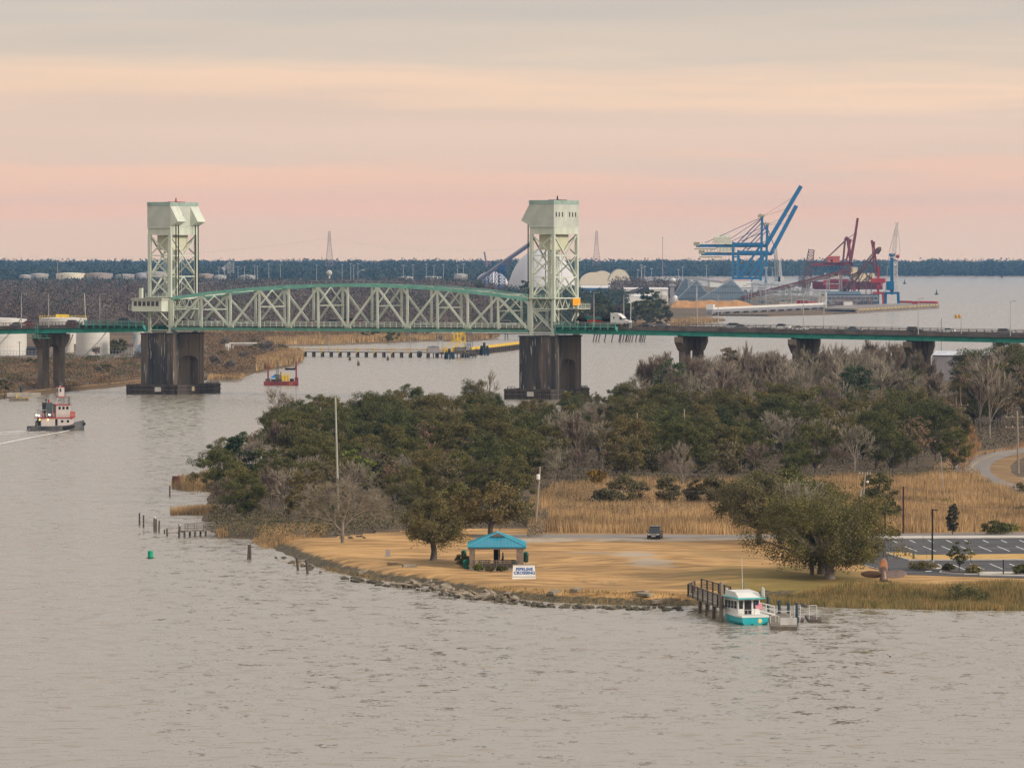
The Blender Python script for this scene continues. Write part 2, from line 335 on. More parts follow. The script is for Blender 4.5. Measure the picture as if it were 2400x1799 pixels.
lawnpoly=gp([(600,1290),(740,1262),(900,1246),(1060,1238),(1238,1238),(1239,1266),(1700,1268),(2000,1268),(2600,1262),(2600,1440),(1500,1440),(900,1400),(500,1300)],1.2)
marshpoly=gp([(1235,1268),(1240,1180),(1300,1145),(1500,1135),(1700,1140),(1900,1130),(2050,1128),(2300,1118),(2700,1118),(2700,1268)],1.2)
dl=np.where(inpoly(P,lawnpoly),1,0)
rise=np.clip(d/np.where(P[:,0]<30,4.5,9),0,1)
def sst(t): return t*t*(3-2*t)
flat=np.maximum(np.clip((P[:,1]-735)/25,0,1),np.clip((P[:,0]-44)/6,0,1))
hz=np.where(ins,-.15+1.35*sst(rise)+und(P[:,0],P[:,1])*np.clip((d-4)/10,0,1)*(1-flat), -np.clip(d*.35,.15,3))
def hA(x,y):
    q=np.array([[x,y]]); 
    if not inpoly(q,polyA)[0]: return 0.0
    dd=polydist(q,polyA)[0]; k=sst(min(1,dd/(4.5 if x<30 else 9)))
    return -.15+1.35*k+float(und(x,y))*min(1,max(0,(dd-4)/10))*(1-max(min(1,max(0,(y-735)/25)),min(1,max(0,(x-44)/6))))
co=np.column_stack([P,hz]); nx=len(xs);ny=len(ys)
ii=np.arange(nx*ny).reshape(ny,nx); q=np.stack([ii[:-1,:-1],ii[:-1,1:],ii[1:,1:],ii[1:,:-1]],-1).reshape(-1,4)
ctr=co[q].mean(1); dq=np.where(inpoly(ctr[:,:2],polyA),polydist(ctr[:,:2],polyA),0)
isl=inpoly(ctr[:,:2],lawnpoly); ism=inpoly(ctr[:,:2],marshpoly)&~isl&(dq>1); bank=(dq<=3.2)&(ctr[:,1]<900)
def submesh(name,mask,mat):
    fq=q[mask]; u,inv=np.unique(fq,return_inverse=True); me=fastmesh(name,co[u],inv.reshape(-1,4),mat); me.shade_smooth(); o=lnk(name,me); o['kind']='structure'; return o
keep=(dq>0)|(co[q][:,:,2].max(1)>-1.2)
edge=(ctr[:,1]<790)&(ctr[:,0]>-60)&~ism
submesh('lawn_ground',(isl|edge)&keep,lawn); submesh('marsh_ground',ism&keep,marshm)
submesh('forest_ground',keep&~isl&~ism&~edge,soil)
ZG=1.2
# ------------------------------------------------------------------ roads and car park
sheet('park_road',gp([(1105,1252),(1700,1253),(1990,1252),(2080,1250),(2640,1245),(2640,1252),(2040,1257),(1700,1261),(1105,1260)],ZG),ZG+.03,asph2)
sheet('road_shoulder',gp([(1140,1260.1),(1700,1261.1),(1830,1262),(1640,1268),(1500,1269),(1380,1268),(1240,1272),(1130,1268)],ZG),ZG+.024,mt('sandy_shoulder',(.50,.42,.33),.95,rgb2=(.36,.25,.14),scale=.35,bump=.1))
sheet('car_park',gp([(1950,1263),(2640,1259),(2640,1362),(2390,1355),(2110,1346),(2014,1322),(1950,1300)],ZG),ZG+.03,asph)
def island(name,pts,top=None,mat=None):
    wp=gp(pts,ZG); c=Vector((sum(p[0] for p in wp)/len(wp),sum(p[1] for p in wp)/len(wp),0))
    o=sheet(name,wp,ZG+.15,kerbm,depth=.3)
    if top:
        ins_=[]; n=len(wp)
        for i in range(n):
            a=Vector(wp[i-1]);b_=Vector(wp[i]);c_=Vector(wp[(i+1)%n]); e1=(b_-a).normalized();e2=(c_-b_).normalized()
            n1=Vector((-e1.y,e1.x));n2=Vector((-e2.y,e2.x));nn=(n1+n2); nn/=max(.5,nn.length); nn=nn.normalized()
            area=sum(wp[k][0]*wp[(k+1)%n][1]-wp[(k+1)%n][0]*wp[k][1] for k in range(n)); sg=1 if area>0 else -1
            ins_.append((b_.x+nn.x*sg*.25,b_.y+nn.y*sg*.25))
        sheet(top,ins_,ZG+.16,mat)
goldg=mt('verge_grass',(.50,.30,.09),.95,rgb2=(.62,.40,.14),scale=.6,bump=.2)
mulch=mt('dark_mulch',(.07,.05,.04),.95,bump=.3,scale=1.5)
island('kerb_strip',[(1960,1258.5),(2640,1255),(2640,1259),(1960,1263)])
island('grass_island_kerb',[(2076,1296),(2128,1296),(2150,1302),(2400,1299.5),(2640,1298),(2640,1311),(2400,1312),(2130,1313),(2095,1303)],'island_verge',goldg)
island('planter_kerb',[(2134,1324),(2139,1320),(2200,1324),(2212,1331),(2192,1333),(2160,1333)],'planter_bed',mulch)
island('lower_planter_kerb',[(2201,1342),(2206,1339),(2300,1342),(2298,1346),(2260,1346),(2230,1345)],'lower_planter_bed',mulch)
sheet('footpath',gp([(2299,1341.5),(2384,1341.5),(2392,1346.5),(2296,1346.5)],ZG),ZG+.16,mt('pale_concrete',(.60,.54,.45),.9,var=.08))
island('drive_kerb',[(2296,1346.8),(2640,1352),(2640,1354),(2296,1348.6)])
sheet('path',gp([(2310,1377.5),(2640,1374),(2640,1377.5),(2310,1380.5)],ZG),ZG+.05,mt('pale_path',(.50,.44,.36),.9))
sheet('drive_edge',gp([(2017,1321.5),(2060,1333),(2060,1334),(2017,1322.8)],ZG),ZG+.05,kerbm)
sheet('drive_arrow',gp([(2168,1338),(2185,1337.3),(2182,1339.2),(2170,1339.2)],ZG),ZG+.036,line)
mb=MB()
def stripe(a,b_,wd=.14):
    pa=G(*a,ZG);pb=G(*b_,ZG);dd=(pb-pa).normalized();nn=Vector((dd.y,-dd.x,0))*wd/2; z=ZG+.036
    mb.add([(pa-nn)[:2]+(z,),(pa+nn)[:2]+(z,),(pb+nn)[:2]+(z,),(pb-nn)[:2]+(z,)],[(0,1,2,3)])
for k in range(12):
    x=2089+k*42.9; stripe((x,1265.5),(x+13.5,1271.5),.17)
    x=2120+k*43.5; stripe((x,1280),(x+29.5,1291.8),.17)
for k in range(8):
    x=2228+k*46; stripe((x,1321),(x+33,1334.5),.17)
stripe((2090,1286.3),(2640,1283),.1); stripe((2220,1328.5),(2640,1326.5),.1)
tag(mb.build('parking_lines',line),kind='structure')
# country road that curves round the wood on the right
def strip(name,pts,wd,z,mat):
    c=[G(x,y,z) for x,y in pts]; L_=[];R_=[]
    for i,p in enumerate(c):
        dd=(c[min(i+1,len(c)-1)]-c[max(i-1,0)]).normalized(); n=Vector((dd.y,-dd.x,0))*wd/2; L_.append(p-n);R_.append(p+n)
    n=len(c); me=bpy.data.meshes.new(name); me.from_pydata(L_+R_,[],[(i,i+1,n+i+1,n+i) for i in range(n-1)]); me.materials.append(mat); o=lnk(name,me); o['kind']='structure'
    return o
crv=[(2640,1030),(2520,1042),(2440,1050),(2380,1057),(2330,1066),(2295,1078),(2278,1092),(2280,1108),(2300,1122),(2340,1138),(2400,1160),(2480,1200),(2560,1240)]
strip('curved_road_verge',crv,15,ZG+.03,mt('orange_verge',(.20,.12,.055),.95,rgb2=(.34,.21,.09),scale=.15,bump=.2))
strip('curved_road',crv,7.0,ZG+.07,asph2); strip('road_centre_line',crv,.2,ZG+.08,mt('yellow_line',(.6,.38,.08),.9))
# ------------------------------------------------------------------ far bank (left), marsh, port land and far shore
farm=mt('far_bank_scrub_soil',(.20,.13,.075),.95,rgb2=(.10,.075,.045),scale=.03,stretch=(1,.5,1),detail=10,bump=.5)
def fl(name,pts,z,mat,depth=3,**k): return sheet(name,gp(pts,0),z,mat,depth=depth,**k)
fl('east_bank',[(-1400,1100),(-400,985),(-120,950),(0,935),(80,926),(160,917),(250,909),(330,899),(420,892),(500,890),(560,888),(600,872),(640,862),(690,853),(712,842),(700,826),(660,812),(663,806),(760,805),(860,801),(960,798),(1040,794),(1100,796),(1160,790),(1172,787),(1000,783),(1240,777.5),(1450,773),(1560,769),(1650,758),(1700,751.5),(1662,747),(1665,740),(1800,741),(1930,738),(2012,734),(2000,722),(1990,706),(1900,697),(1760,690),(1700,676),(1600,668),(1400,650),(1000,641),(-1400,641)],1.0,farm)
fl('far_shore',[(900,652),(1900,649),(2900,648.5),(3300,637),(900,637)],1.2,mt('far_shore_sand',(.35,.26,.19),.95))
sheet('hazy_hills',[(-3000,11600),(3000,11600),(3000,13700),(-3000,13700)],2.5,farm,depth=3)
# ------------------------------------------------------------------ foliage
leafo=mt('olive_leaves',(.085,.084,.022),.8,rgb2=(.175,.162,.050),scale=.35,objrand=.7,island=.32)
leafg=mt('green_leaves',(.06,.064,.020),.8,rgb2=(.14,.135,.042),scale=.35,objrand=.7,island=.32)
leafp=mt('pine_needles',(.05,.075,.035),.8,rgb2=(.10,.115,.055),scale=.3,objrand=.4,island=.35)
leafy=mt('yellow_green_leaves',(.13,.16,.03),.8,rgb2=(.19,.21,.05),scale=.3,island=.35)
leafb=mt('brown_leaves',(.23,.165,.09),.85,rgb2=(.15,.12,.065),scale=.3,objrand=.5,island=.4)
leafr=mt('cedar_leaves',(.12,.105,.05),.85,rgb2=(.18,.15,.075),scale=.6,objrand=.5,island=.4)
twigg=mt('grey_twigs',(.23,.195,.14),.9,rgb2=(.34,.295,.22),scale=.8,objrand=.25,island=.3)
twigb=mt('brown_twigs',(.17,.13,.095),.9,rgb2=(.25,.195,.145),scale=.8,objrand=.25,island=.3)
def leaves(C,size,squash=1.0):
    """one small triangle per leaf cluster, any orientation"""
    n=len(C); a=RNG.normal(size=(n,3)); a/=np.linalg.norm(a,axis=1)[:,None]; t=RNG.normal(size=(n,3)); b=np.cross(a,t); b/=np.linalg.norm(b,axis=1)[:,None]
    s=(size*RNG.uniform(.6,1.4,n))[:,None]
    co=np.stack([C+a*s*.9,C-a*s*.5+b*s*.6,C-a*s*.5-b*s*.6],1).reshape(-1,3)
    return co,np.arange(3*n).reshape(-1,3)
def tri_tube(segs,n=3):
    """segs: array (k,8): p, q, r0, r1 -> quads"""
    S=np.asarray(segs,float); p=S[:,:3];q=S[:,3:6];d=q-p; d/=np.linalg.norm(d,axis=1)[:,None]+1e-9
    up=np.where(np.abs(d[:,2:3])<.9,[[0,0,1.]],[[1.,0,0]]); a=np.cross(d,up); a/=np.linalg.norm(a,axis=1)[:,None]; b=np.cross(d,a)
    vs=[]
    for c,r in((p,S[:,6:7]),(q,S[:,7:8])):
        for i in range(n):
            t=2*math.pi*i/n; vs.append(c+(a*math.cos(t)+b*math.sin(t))*r)
    co=np.stack(vs,1).reshape(-1,3); k=len(S); base=np.arange(k)[:,None]*2*n
    fs=np.concatenate([base+np.array([[i,(i+1)%n,n+(i+1)%n,n+i]]) for i in range(n)],0)
    return co,fs
def crown_pts(rs,h0,h1,rx,nclump,per,shape='round',cl=.34,ry=None):
    """leaf centres grouped in clumps spread over the crown; returns points and the clump centres"""
    ry=ry or rx; C=[];K=[]
    for i in range(nclump):
        for _ in range(50):
            v=rs.normal(size=3); v/=np.linalg.norm(v); rr=rs.uniform(.45,1)**.6
            if shape=='cone': z=rs.uniform(0,1)**1.3; k=(1-z)*.95+.06; th=rs.uniform(0,6.3); x,y=rr*k*math.cos(th),rr*k*math.sin(th); zz=h0+(h1-h0)*z; break
            if shape=='pine':
                z=rs.uniform(0,1); k=math.sin(min(1,z*1.25+.15)*2.6)**.7 if z<.95 else .2; lay=.5*round(z*6)/6+.5*z; th=rs.uniform(0,6.3); x,y=rr*k*math.cos(th),rr*k*math.sin(th); zz=h0+(h1-h0)*(lay+.03*rs.normal()); break
            x,y=v[0]*rr,v[1]*rr; z=v[2]*rr
            lump=1+.22*math.sin(3*math.atan2(y,x)+i%2)+.1*math.sin(5*math.atan2(y,x))
            x*=lump;y*=lump
            if z<-.75: continue
            zz=(h0+h1)/2+z*(h1-h0)/2*(1+.12*math.sin(7*x+3*y)); break
        c=np.array([x*rx,y*ry,zz]); K.append(c)
        sx=rx*cl*rs.uniform(.6,1.2); flat=.5 if shape=='pine' else .62
        p=rs.normal(size=(per,3)); p/=np.linalg.norm(p,axis=1)[:,None]+1e-9; p*=(rs.uniform(0,1,per)**.45)[:,None]*sx; p[:,2]*=flat
        p[:,2]+=sx*.12*np.sin(p[:,0]*3)
        C.append(c+p)
    return np.concatenate(C),np.array(K)
def limbs(rs,K,h0,tr,fork,n=14):
    segs=[]; top=np.array([0,0,fork]); b=np.array([rs.uniform(-.3,.3),rs.uniform(-.3,.3),0]); 
    mid=(top+b)/2+np.array([rs.uniform(-.15,.15),rs.uniform(-.15,.15),0])
    segs.append([*b*.3,*mid,tr*1.25,tr]); segs.append([*mid,*top,tr,tr*.85])
    idx=rs.choice(len(K),min(n,len(K)),replace=False)
    for i in idx:
        k=K[i]; m=top+(k-top)*.45+np.array([0,0,-.1*abs(k[2]-fork)])+rs.normal(size=3)*.15
        segs.append([*top,*m,tr*.5,tr*.3]); segs.append([*m,*k,tr*.3,tr*.07])
    return segs
def make_tree(name,label,cat,seed,h,rx,h0,nclump,per,leafs,lm,shape='round',tr=.22,fork=None,cl=.30,ry=None,bk=None,loc=(0,0,-500),group=None,hang=0,nl=14):
    rs=np.random.default_rng(seed); P_,K=crown_pts(rs,h0,h,rx,nclump,per,shape,cl,ry)
    if hang: # moss that hangs from the outer limbs
        k=K[K[:,2]<(h0+h)/2]; n=hang; j=rs.integers(0,len(k),n); hp=k[j]+rs.normal(size=(n,3))*[rx*.12,rx*.12,.1]; hp[:,2]-=rs.uniform(0,1.4,n); P_=np.concatenate([P_,hp])
    P_=P_[P_[:,2]>.25]
    t=T(name,label,cat,loc,group=group); co,f=leaves(P_,leafs)
    lnk('crown',fastmesh('crown',co,f,lm),t)
    co,f=tri_tube(limbs(rs,K,h0,tr,fork or max(h0*.9,.6),nl),7); me=fastmesh('trunk',co,f,bk or bark); lnk('trunk',me,t)
    return t
def bare_segs(rs,h,spread,levels=5,tr=.18,kids_=(3,4),up=.35,lean=0,trunk=.3,tmin=.012):
    segs=[]
    def grow(p,d,L,r,lv):
        q=p+d*L; segs.append([*p,*q,r,r*.7])
        if lv<=0: return
        n=rs.integers(kids_[0],kids_[1]+1)
        for i in range(n):
            base=p+d*L*(rs.uniform(.45,1) if i else 1)
            e=rs.normal(size=3); e-=e.dot(d)*d; e/=np.linalg.norm(e)
            nd=d+e*spread*rs.uniform(.5,1.15)*(1 if i else .45)+np.array([0,0,up*.35]); nd/=np.linalg.norm(nd)
            grow(base,nd,L*rs.uniform(.58,.85),max(tmin,r*.7*(.9 if i==0 else .62)),lv-1)
    d=np.array([lean,0,1.]); d/=np.linalg.norm(d); L0=h*trunk; grow(np.zeros(3),d,L0,tr,levels); S=np.array(segs)
    k=h/S[:,[2,5]].max(); S[:,:6]*=k; return S
def make_bare(name,label,cat,seed,h,spread,lv=5,tr=.18,tm=None,bk=None,loc=(0,0,-500),group=None,up=.35,lean=0,trunk=.3,kd=(3,4),tmin=.014,wide=None):
    rs=np.random.default_rng(seed); S=bare_segs(rs,h,spread,lv,tr,kd,up,lean,trunk,tmin)
    if wide: k=wide/max(1e-6,np.abs(S[:,[0,1,3,4]]).max()); S[:,[0,1,3,4]]*=k
    big=S[:,6]>tr*.33; t=T(name,label,cat,loc,group=group)
    co,f=tri_tube(S[big],6); lnk('trunk',fastmesh('trunk',co,f,bk or barkp),t)
    co,f=tri_tube(S[~big],3); lnk('crown',fastmesh('crown',co,f,tm or twigg),t)
    return t
PROT={}
def proto(key,fn,name,cat,group,**k): PROT[key]=(fn,name,cat,group,k)
proto('oak1',make_tree,'evergreen_oak','tree','evergreen oaks of the wood',seed=1,h=12,rx=4.6,h0=1.2,nclump=60,per=300,leafs=.15,lm=leafo)
proto('oak2',make_tree,'evergreen_oak','tree','evergreen oaks of the wood',seed=2,h=10,rx=3.7,h0=.6,nclump=50,per=280,leafs=.145,lm=leafo)
proto('oak3',make_tree,'evergreen_oak','tree','evergreen oaks of the wood',seed=3,h=11,rx=5.0,h0=1.0,nclump=66,per=300,leafs=.15,lm=leafg)
proto('oak4',make_tree,'evergreen_oak','tree','evergreen oaks of the wood',seed=4,h=13,rx=4.0,h0=1.5,nclump=50,per=310,leafs=.15,lm=leafg,cl=.4)
proto('pine1',make_tree,'pine_tree','tree','pines of the wood',seed=5,h=16,rx=3.8,h0=5,nclump=42,per=110,leafs=.25,lm=leafp,shape='pine',cl=.32,fork=13)
proto('pine2',make_tree,'pine_tree','tree','pines of the wood',seed=6,h=14,rx=3.2,h0=4,nclump=34,per=110,leafs=.25,lm=leafp,shape='pine',cl=.36,fork=11)
proto('cedar',make_tree,'cedar_tree','tree','cedars of the marsh edge',seed=7,h=4.6,rx=1.7,h0=.4,nclump=30,per=70,leafs=.17,lm=leafr,shape='round',cl=.4,tr=.09)
proto('brown1',make_tree,'autumn_tree','tree','brown leaved trees of the wood',seed=8,h=11,rx=3.2,h0=2.5,nclump=34,per=60,leafs=.2,lm=leafb)
proto('bare1',make_bare,'bare_tree','tree','bare trees of the wood',seed=11,h=13,spread=.55,lv=5,tr=.24,tmin=.045,kd=(3,5))
proto('bare2',make_bare,'bare_tree','tree','bare trees of the wood',seed=12,h=11,spread=.75,lv=5,tr=.24,tmin=.045,kd=(3,5))
proto('bare3',make_bare,'bare_tree','tree','bare trees of the wood',seed=13,h=12,spread=.5,lv=5,tr=.2,tm=twigb,bk=bark,up=.6,tmin=.045,kd=(3,5))
proto('bare4',make_bare,'bare_tree','tree','bare trees of the wood',seed=14,h=9,spread=.85,lv=5,tr=.16,tm=twigb,bk=bark,tmin=.04,kd=(3,5))
proto('bush',make_tree,'leafy_bush','bush','bushes of the wood edge',seed=15,h=3.2,rx=1.9,h0=.2,nclump=26,per=70,leafs=.16,lm=leafg,tr=.05,fork=.3)
proto('bushb',make_bare,'bare_bush','bush','bare bushes of the wood edge',seed=16,h=3.5,spread=.95,lv=5,tr=.05,tm=twigb,kd=(3,5),trunk=.15,tmin=.012)
proto('bushr',make_tree,'brown_bush','bush','brown bushes of the wood edge',seed=17,h=3.0,rx=1.8,h0=.2,nclump=24,per=60,leafs=.15,lm=leafb,tr=.05,fork=.3)
BUILT={}
def put(key,x,y,z,s,label,rz=None,sz=1,cat=None,group=None):
    fn,name,c,g,k=PROT[key]
    rz=random.uniform(0,6.28) if rz is None else rz
    if key not in BUILT:
        t=fn(name,label,c,loc=(x,y,z),group=g,**k); BUILT[key]=(t,[(q,[]) for q in kids(t)])
        t.scale=(s,s,s*sz); t.rotation_euler=(0,0,rz)
        if group: t['group']=group
        return t
    t,tree=BUILT[key]; r=copy_tree(t,(x,y,z),rz,label,(s,s,s*sz),tree)
    r['group']=group or g
    return r
LMK=[(540,'river tip'),(790,'tall pale pole'),(1014,'lone lawn oak'),(1165,'blue roofed pavilion'),(1290,'right bridge tower'),(1420,'small orange tree'),(1555,'bleached snags'),(1700,'dark pine'),(1876,'second approach pier'),(2010,'full dark pine'),(2147,'third approach pier'),(2262,'clearing poles'),(2390,'right frame edge')]
def zone(px,py):
    # phrase that places a tree of the wood by what stands next to it; px,py = its foot in the photograph
    x,n=min(LMK,key=lambda q:abs(q[0]-px)); d=px-x
    col=('right in line with the ' if abs(d)<16 else ('just ' if abs(d)<45 else 'well ')+('left' if d<0 else 'right')+' of the ')+n
    r=0
    for lim in (1175,1130,1095,1065,1040,1018,998,975,950,930): r+=py<lim
    return col,['front row','second row','third row','fourth row','fifth row','sixth row','seventh row','eighth row','ninth row','tenth row','back row'][r]
DESC={'oak1':'broad olive evergreen oak','oak2':'small olive evergreen oak','oak3':'wide dark green evergreen oak','oak4':'tall dark green evergreen oak','pine1':'tall dark pine','pine2':'slim dark pine','cedar':'olive brown cedar','brown1':'loose brown leaved tree','bare1':'tall bare grey tree','bare2':'spreading bare grey tree','bare3':'upright bare brown tree','bare4':'low bare brown tree','bush':'dark green bush','bushb':'bare twiggy bush','bushr':'brown bush'}
def put_tree(key,x,y,s,sz=1):
    z=hA(x,y)-.1; px,py=PX((x,y,z)); c,r=zone(px,py); size='small ' if s<.85 else ('large ' if s>1.12 else '')
    d=DESC[key]; 
    return put(key,x,y,z,s,f"{size}{d}, {r}, {c}".replace('standing ','') ,sz=sz)
# --- the wood: jittered rows, denser and lower at the river tip, tall and bare near the bridge
woodpoly=np.array(gp([(492,1225),(500,1160),(545,1110),(640,1072),(740,1032),(880,1014),(1000,1003),(1300,985),(1500,955),(1650,938),(1780,925),(2000,914),(2140,908),(2165,960),(2210,1000),(2225,1060),(2260,1118),(2050,1132),(1900,1134),(1700,1143),(1500,1138),(1300,1148),(1255,1180),(1245,1205),(1130,1215),(960,1220),(880,1228),(820,1235),(720,1252),(560,1250),(505,1240)]))
trunk_list=[]
x0,y0=woodpoly.min(0);x1,y1=woodpoly.max(0)
yy=y0+2; row=0; spots=[]
while yy<y1:
    dx=8.6 if yy<1150 else 10.5
    xx=x0+(row%2)*dx/2
    while xx<x1:
        p=(xx+random.uniform(-2,2),yy+random.uniform(-3,3)); spots.append(p); xx+=dx
    yy+=14 if yy<1000 else (20 if yy<1250 else 22); row+=1
spots=[p for p in spots if inpoly(np.array([p]),woodpoly)[0]]
rs_=random.Random(5)
for (x,y) in spots:
    px,py=PX((x,y,1)); u=rs_.random()
    if px<640: key=rs_.choice(['oak2','bare4','brown1','oak2','bare2','oak1','cedar']); s=rs_.uniform(.6,.85)
    elif px>1500 and py<1000:
        key=rs_.choice(['bare1','bare3','bare1','bare3','bare2','brown1','bare1','bare3','oak4']); s=rs_.uniform(.95,1.35) if key[:3]=='bar' else .9
    elif px>1500 and py<1050: key=rs_.choice(['oak3','bare1','oak4','bare3','oak1','oak3','brown1','oak1']); s=rs_.uniform(.85,1.05)
    elif py>1120: key=rs_.choice(['oak2','bare2','bare4','brown1','oak3','cedar','bush','oak1']); s=rs_.uniform(.65,.9)
    elif px<1500 and py<1040: key=rs_.choice(['oak1','oak1','oak2','oak4','oak3','brown1','bare2']); s=rs_.uniform(.72,.92)
    else: key=rs_.choice(['oak1','oak3','oak4','oak2','oak1','oak4','oak3','bare2','brown1','bare3']); s=rs_.uniform(.8,1.02)
    if 1130<px<1470 and py<1075: s*=.7
    if key=='cedar': s*=1.8
    if key=='bush': s*=1.4
    put_tree(key,x,y,s)
print('wood trees',len(spots))
# brown wood on the right beyond the clearing
rp=np.array(gp([(2235,935),(2420,925),(2640,925),(2640,1030),(2400,1035),(2300,1052),(2268,1010)]))
n=0
for _ in range(400):
    x=random.uniform(rp[:,0].min(),rp[:,0].max()); y=random.uniform(rp[:,1].min(),rp[:,1].max())
    if inpoly(np.array([[x,y]]),rp)[0] and n<46 and x/y*FP+1200<2440:
        n+=1; put_tree(rs_.choice(['bare3','brown1','bare1','brown1','oak1','bare4','oak4','bare3']),x,y,rs_.uniform(1.0,1.45))
# --- trees one can name
def at(px,py,z=ZG): return G(px,py,z)
def nb(name,label,px,py,seed,h,spread,**k): p=at(px,py); return make_bare(name,label,'tree',seed,h,spread,loc=(p.x,p.y,hA(p.x,p.y)-.1),**k)
nb('bare_tree','wide leafless grey tree standing on the left edge of the lawn by the river',803,1272,21,10.5,1.0,lv=7,tr=.32,up=.15,trunk=.16,tmin=.014,wide=7.6,bk=barkp)
nb('bare_tree','leafless tree rising alone above the river side of the wood, left of the tall pole',668,1040,22,14.5,.6,lv=6,tr=.26,wide=4.8,tmin=.035)
nb('bare_tree','tall forked leafless tree standing out against the river between the bridge towers',1140,1010,23,15.2,.38,lv=5,tr=.26,tm=twigg,bk=bark,wide=3.6,tmin=.06,kd=(2,3))
nb('bare_tree','small round leafless tree standing against the river right of the right tower',1465,975,24,9.5,.65,lv=6,tr=.16,tm=twigb,bk=bark,wide=4.0,tmin=.035)
nb('bare_tree','pale leafless tree leaning above the marsh near the leaning pole',1300,1165,25,9,.7,lv=6,tr=.16,wide=3.2)
nb('bare_tree','grey twiggy tree among the cedars at the marsh edge',1600,1155,26,9.5,.7,lv=6,tr=.17,wide=3.4)
nb('bare_tree','white barked dead tree at the wood edge above the marsh',2085,1105,27,6.5,.6,lv=4,tr=.18,tm=mt('white_twigs',(.42,.38,.33),.9),kd=(2,3),wide=2.4,tmin=.03)
for i,(px,py,h_,s) in enumerate([(1760,960,19,31),(1700,965,16,32),(1935,955,18,33),(2010,950,17,34),(2100,948,17.5,35),(1880,955,18,36),(2190,960,15,37),(2330,975,17,38)]):
    nb('bare_tree',['tall grey leafless tree left of the second approach pier','leafless tree right of the first approach pier','tall leafless tree right of the second approach pier','leafless tree midway between the second and third approach piers','tall leafless tree left of the third approach pier','leafless tree in front of the second approach pier','leafless tree right of the third approach pier','brown leafless tree right of the grey warehouse'][i],px,py,s,h_,.42,lv=6,tr=.25,tm=twigg if i%2 else twigb,bk=bark,up=.6,wide=3.0,tmin=.034)
def ntree(name,label,px,py,cat='tree',**k): p=at(px,py); return make_tree(name,label,cat,loc=(p.x,p.y,hA(p.x,p.y)-.1),**k)
ntree('pine_tree','dark green pine standing highest left of the first approach pier',1572,985,seed=41,h=15.5,rx=5.2,h0=5.5,nclump=60,per=120,leafs=.26,lm=leafp,shape='pine',fork=13,cl=.3)
ntree('pine_tree','full dark pine rising from the middle of the wood below the second pier',2003,1010,seed=42,h=15,rx=5.6,h0=5,nclump=60,per=120,leafs=.26,lm=leafp,shape='pine',fork=12,cl=.3)
ntree('cypress_tree','flat topped dark tree left of the tall leafless trees by the first pier',1712,985,seed=43,h=18,rx=3.0,h0=11,nclump=22,per=80,leafs=.24,lm=leafr,shape='pine',fork=16,cl=.3)
ntree('light_green_tree','bright yellow green tree right of the tall pale pole',826,1168,seed=44,h=8.6,rx=3.3,h0=1.5,nclump=40,per=130,leafs=.22,lm=leafy)
ntree('pine_tree','small dark pine at the river tip of the wood',562,1150,seed=45,h=10.5,rx=3.0,h0=3,nclump=32,per=110,leafs=.24,lm=leafp,shape='pine',fork=9)
ntree('yellow_tree','small orange yellow tree at the back of the marsh',1398,1150,seed=46,h=3.8,rx=2,h0=.8,nclump=22,per=80,leafs=.2,lm=mt('orange_leaves',(.20,.12,.02),.85,rgb2=(.28,.18,.03),scale=.5,island=.4))
ntree('evergreen_oak','lone live oak with hanging moss on the lawn left of the pavilion',1014,1314,seed=51,h=8.2,rx=4.2,h0=1.7,nclump=84,per=240,leafs=.125,lm=leafo,tr=.42,fork=2.6,hang=500,cl=.3,nl=26)
ntree('evergreen_oak','live oak standing directly behind the pavilion roof',1150,1258,seed=52,h=7.8,rx=4.8,h0=1.6,nclump=70,per=140,leafs=.19,lm=leafo,tr=.4,fork=2,hang=300,cl=.3,nl=20)
ntree('evergreen_oak','live oak behind the gap between lone oak and pavilion',1065,1252,seed=53,h=7.6,rx=4.4,h0=1.2,nclump=60,per=140,leafs=.19,lm=leafo,tr=.4,fork=2,hang=300,cl=.3,nl=20)
ntree('evergreen_oak','great live oak with forked trunk between the lawn and the parking lot',1944,1358,seed=54,h=11.6,rx=8.6,ry=7,h0=.7,nclump=190,per=300,leafs=.125,lm=leafo,tr=.62,fork=2.6,hang=1400,cl=.24,nl=44,bk=barkp)
ntree('evergreen_oak','second live oak behind the great forked one',1925,1347,seed=55,h=11,rx=6.4,h0=3,nclump=90,per=160,leafs=.18,lm=leafo,tr=.5,fork=3.2,hang=600,cl=.26,nl=26)
ntree('evergreen_oak','third live oak with pale trunk left of the forked one',1905,1337,seed=56,h=12,rx=5.4,h0=4,nclump=60,per=120,leafs=.18,lm=leafo,tr=.45,fork=3.2,hang=300,cl=.28,nl=24,bk=barkp)
nb('bare_tree','grey leafless crown showing above the great live oak',1903,1352,58,12.9,.85,lv=6,tr=.34,wide=6.4,trunk=.2,tmin=.03)
ntree('evergreen_oak','spreading olive live oak beside the road at the right end of the lawn',1782,1276,seed=57,h=10.2,rx=6.6,h0=2.6,nclump=120,per=270,leafs=.14,lm=mt('dusty_olive_leaves',(.11,.10,.042),.85,rgb2=(.16,.14,.065),scale=.25,island=.4),tr=.42,fork=2.4,hang=900,cl=.25,nl=34)
ntree('evergreen_oak','olive live oak touching the road just right of the spreading one',1830,1272,seed=59,h=11,rx=5.6,h0=2.2,nclump=80,per=150,leafs=.19,lm=leafo,tr=.4,fork=2.4,hang=400,cl=.26,nl=24)
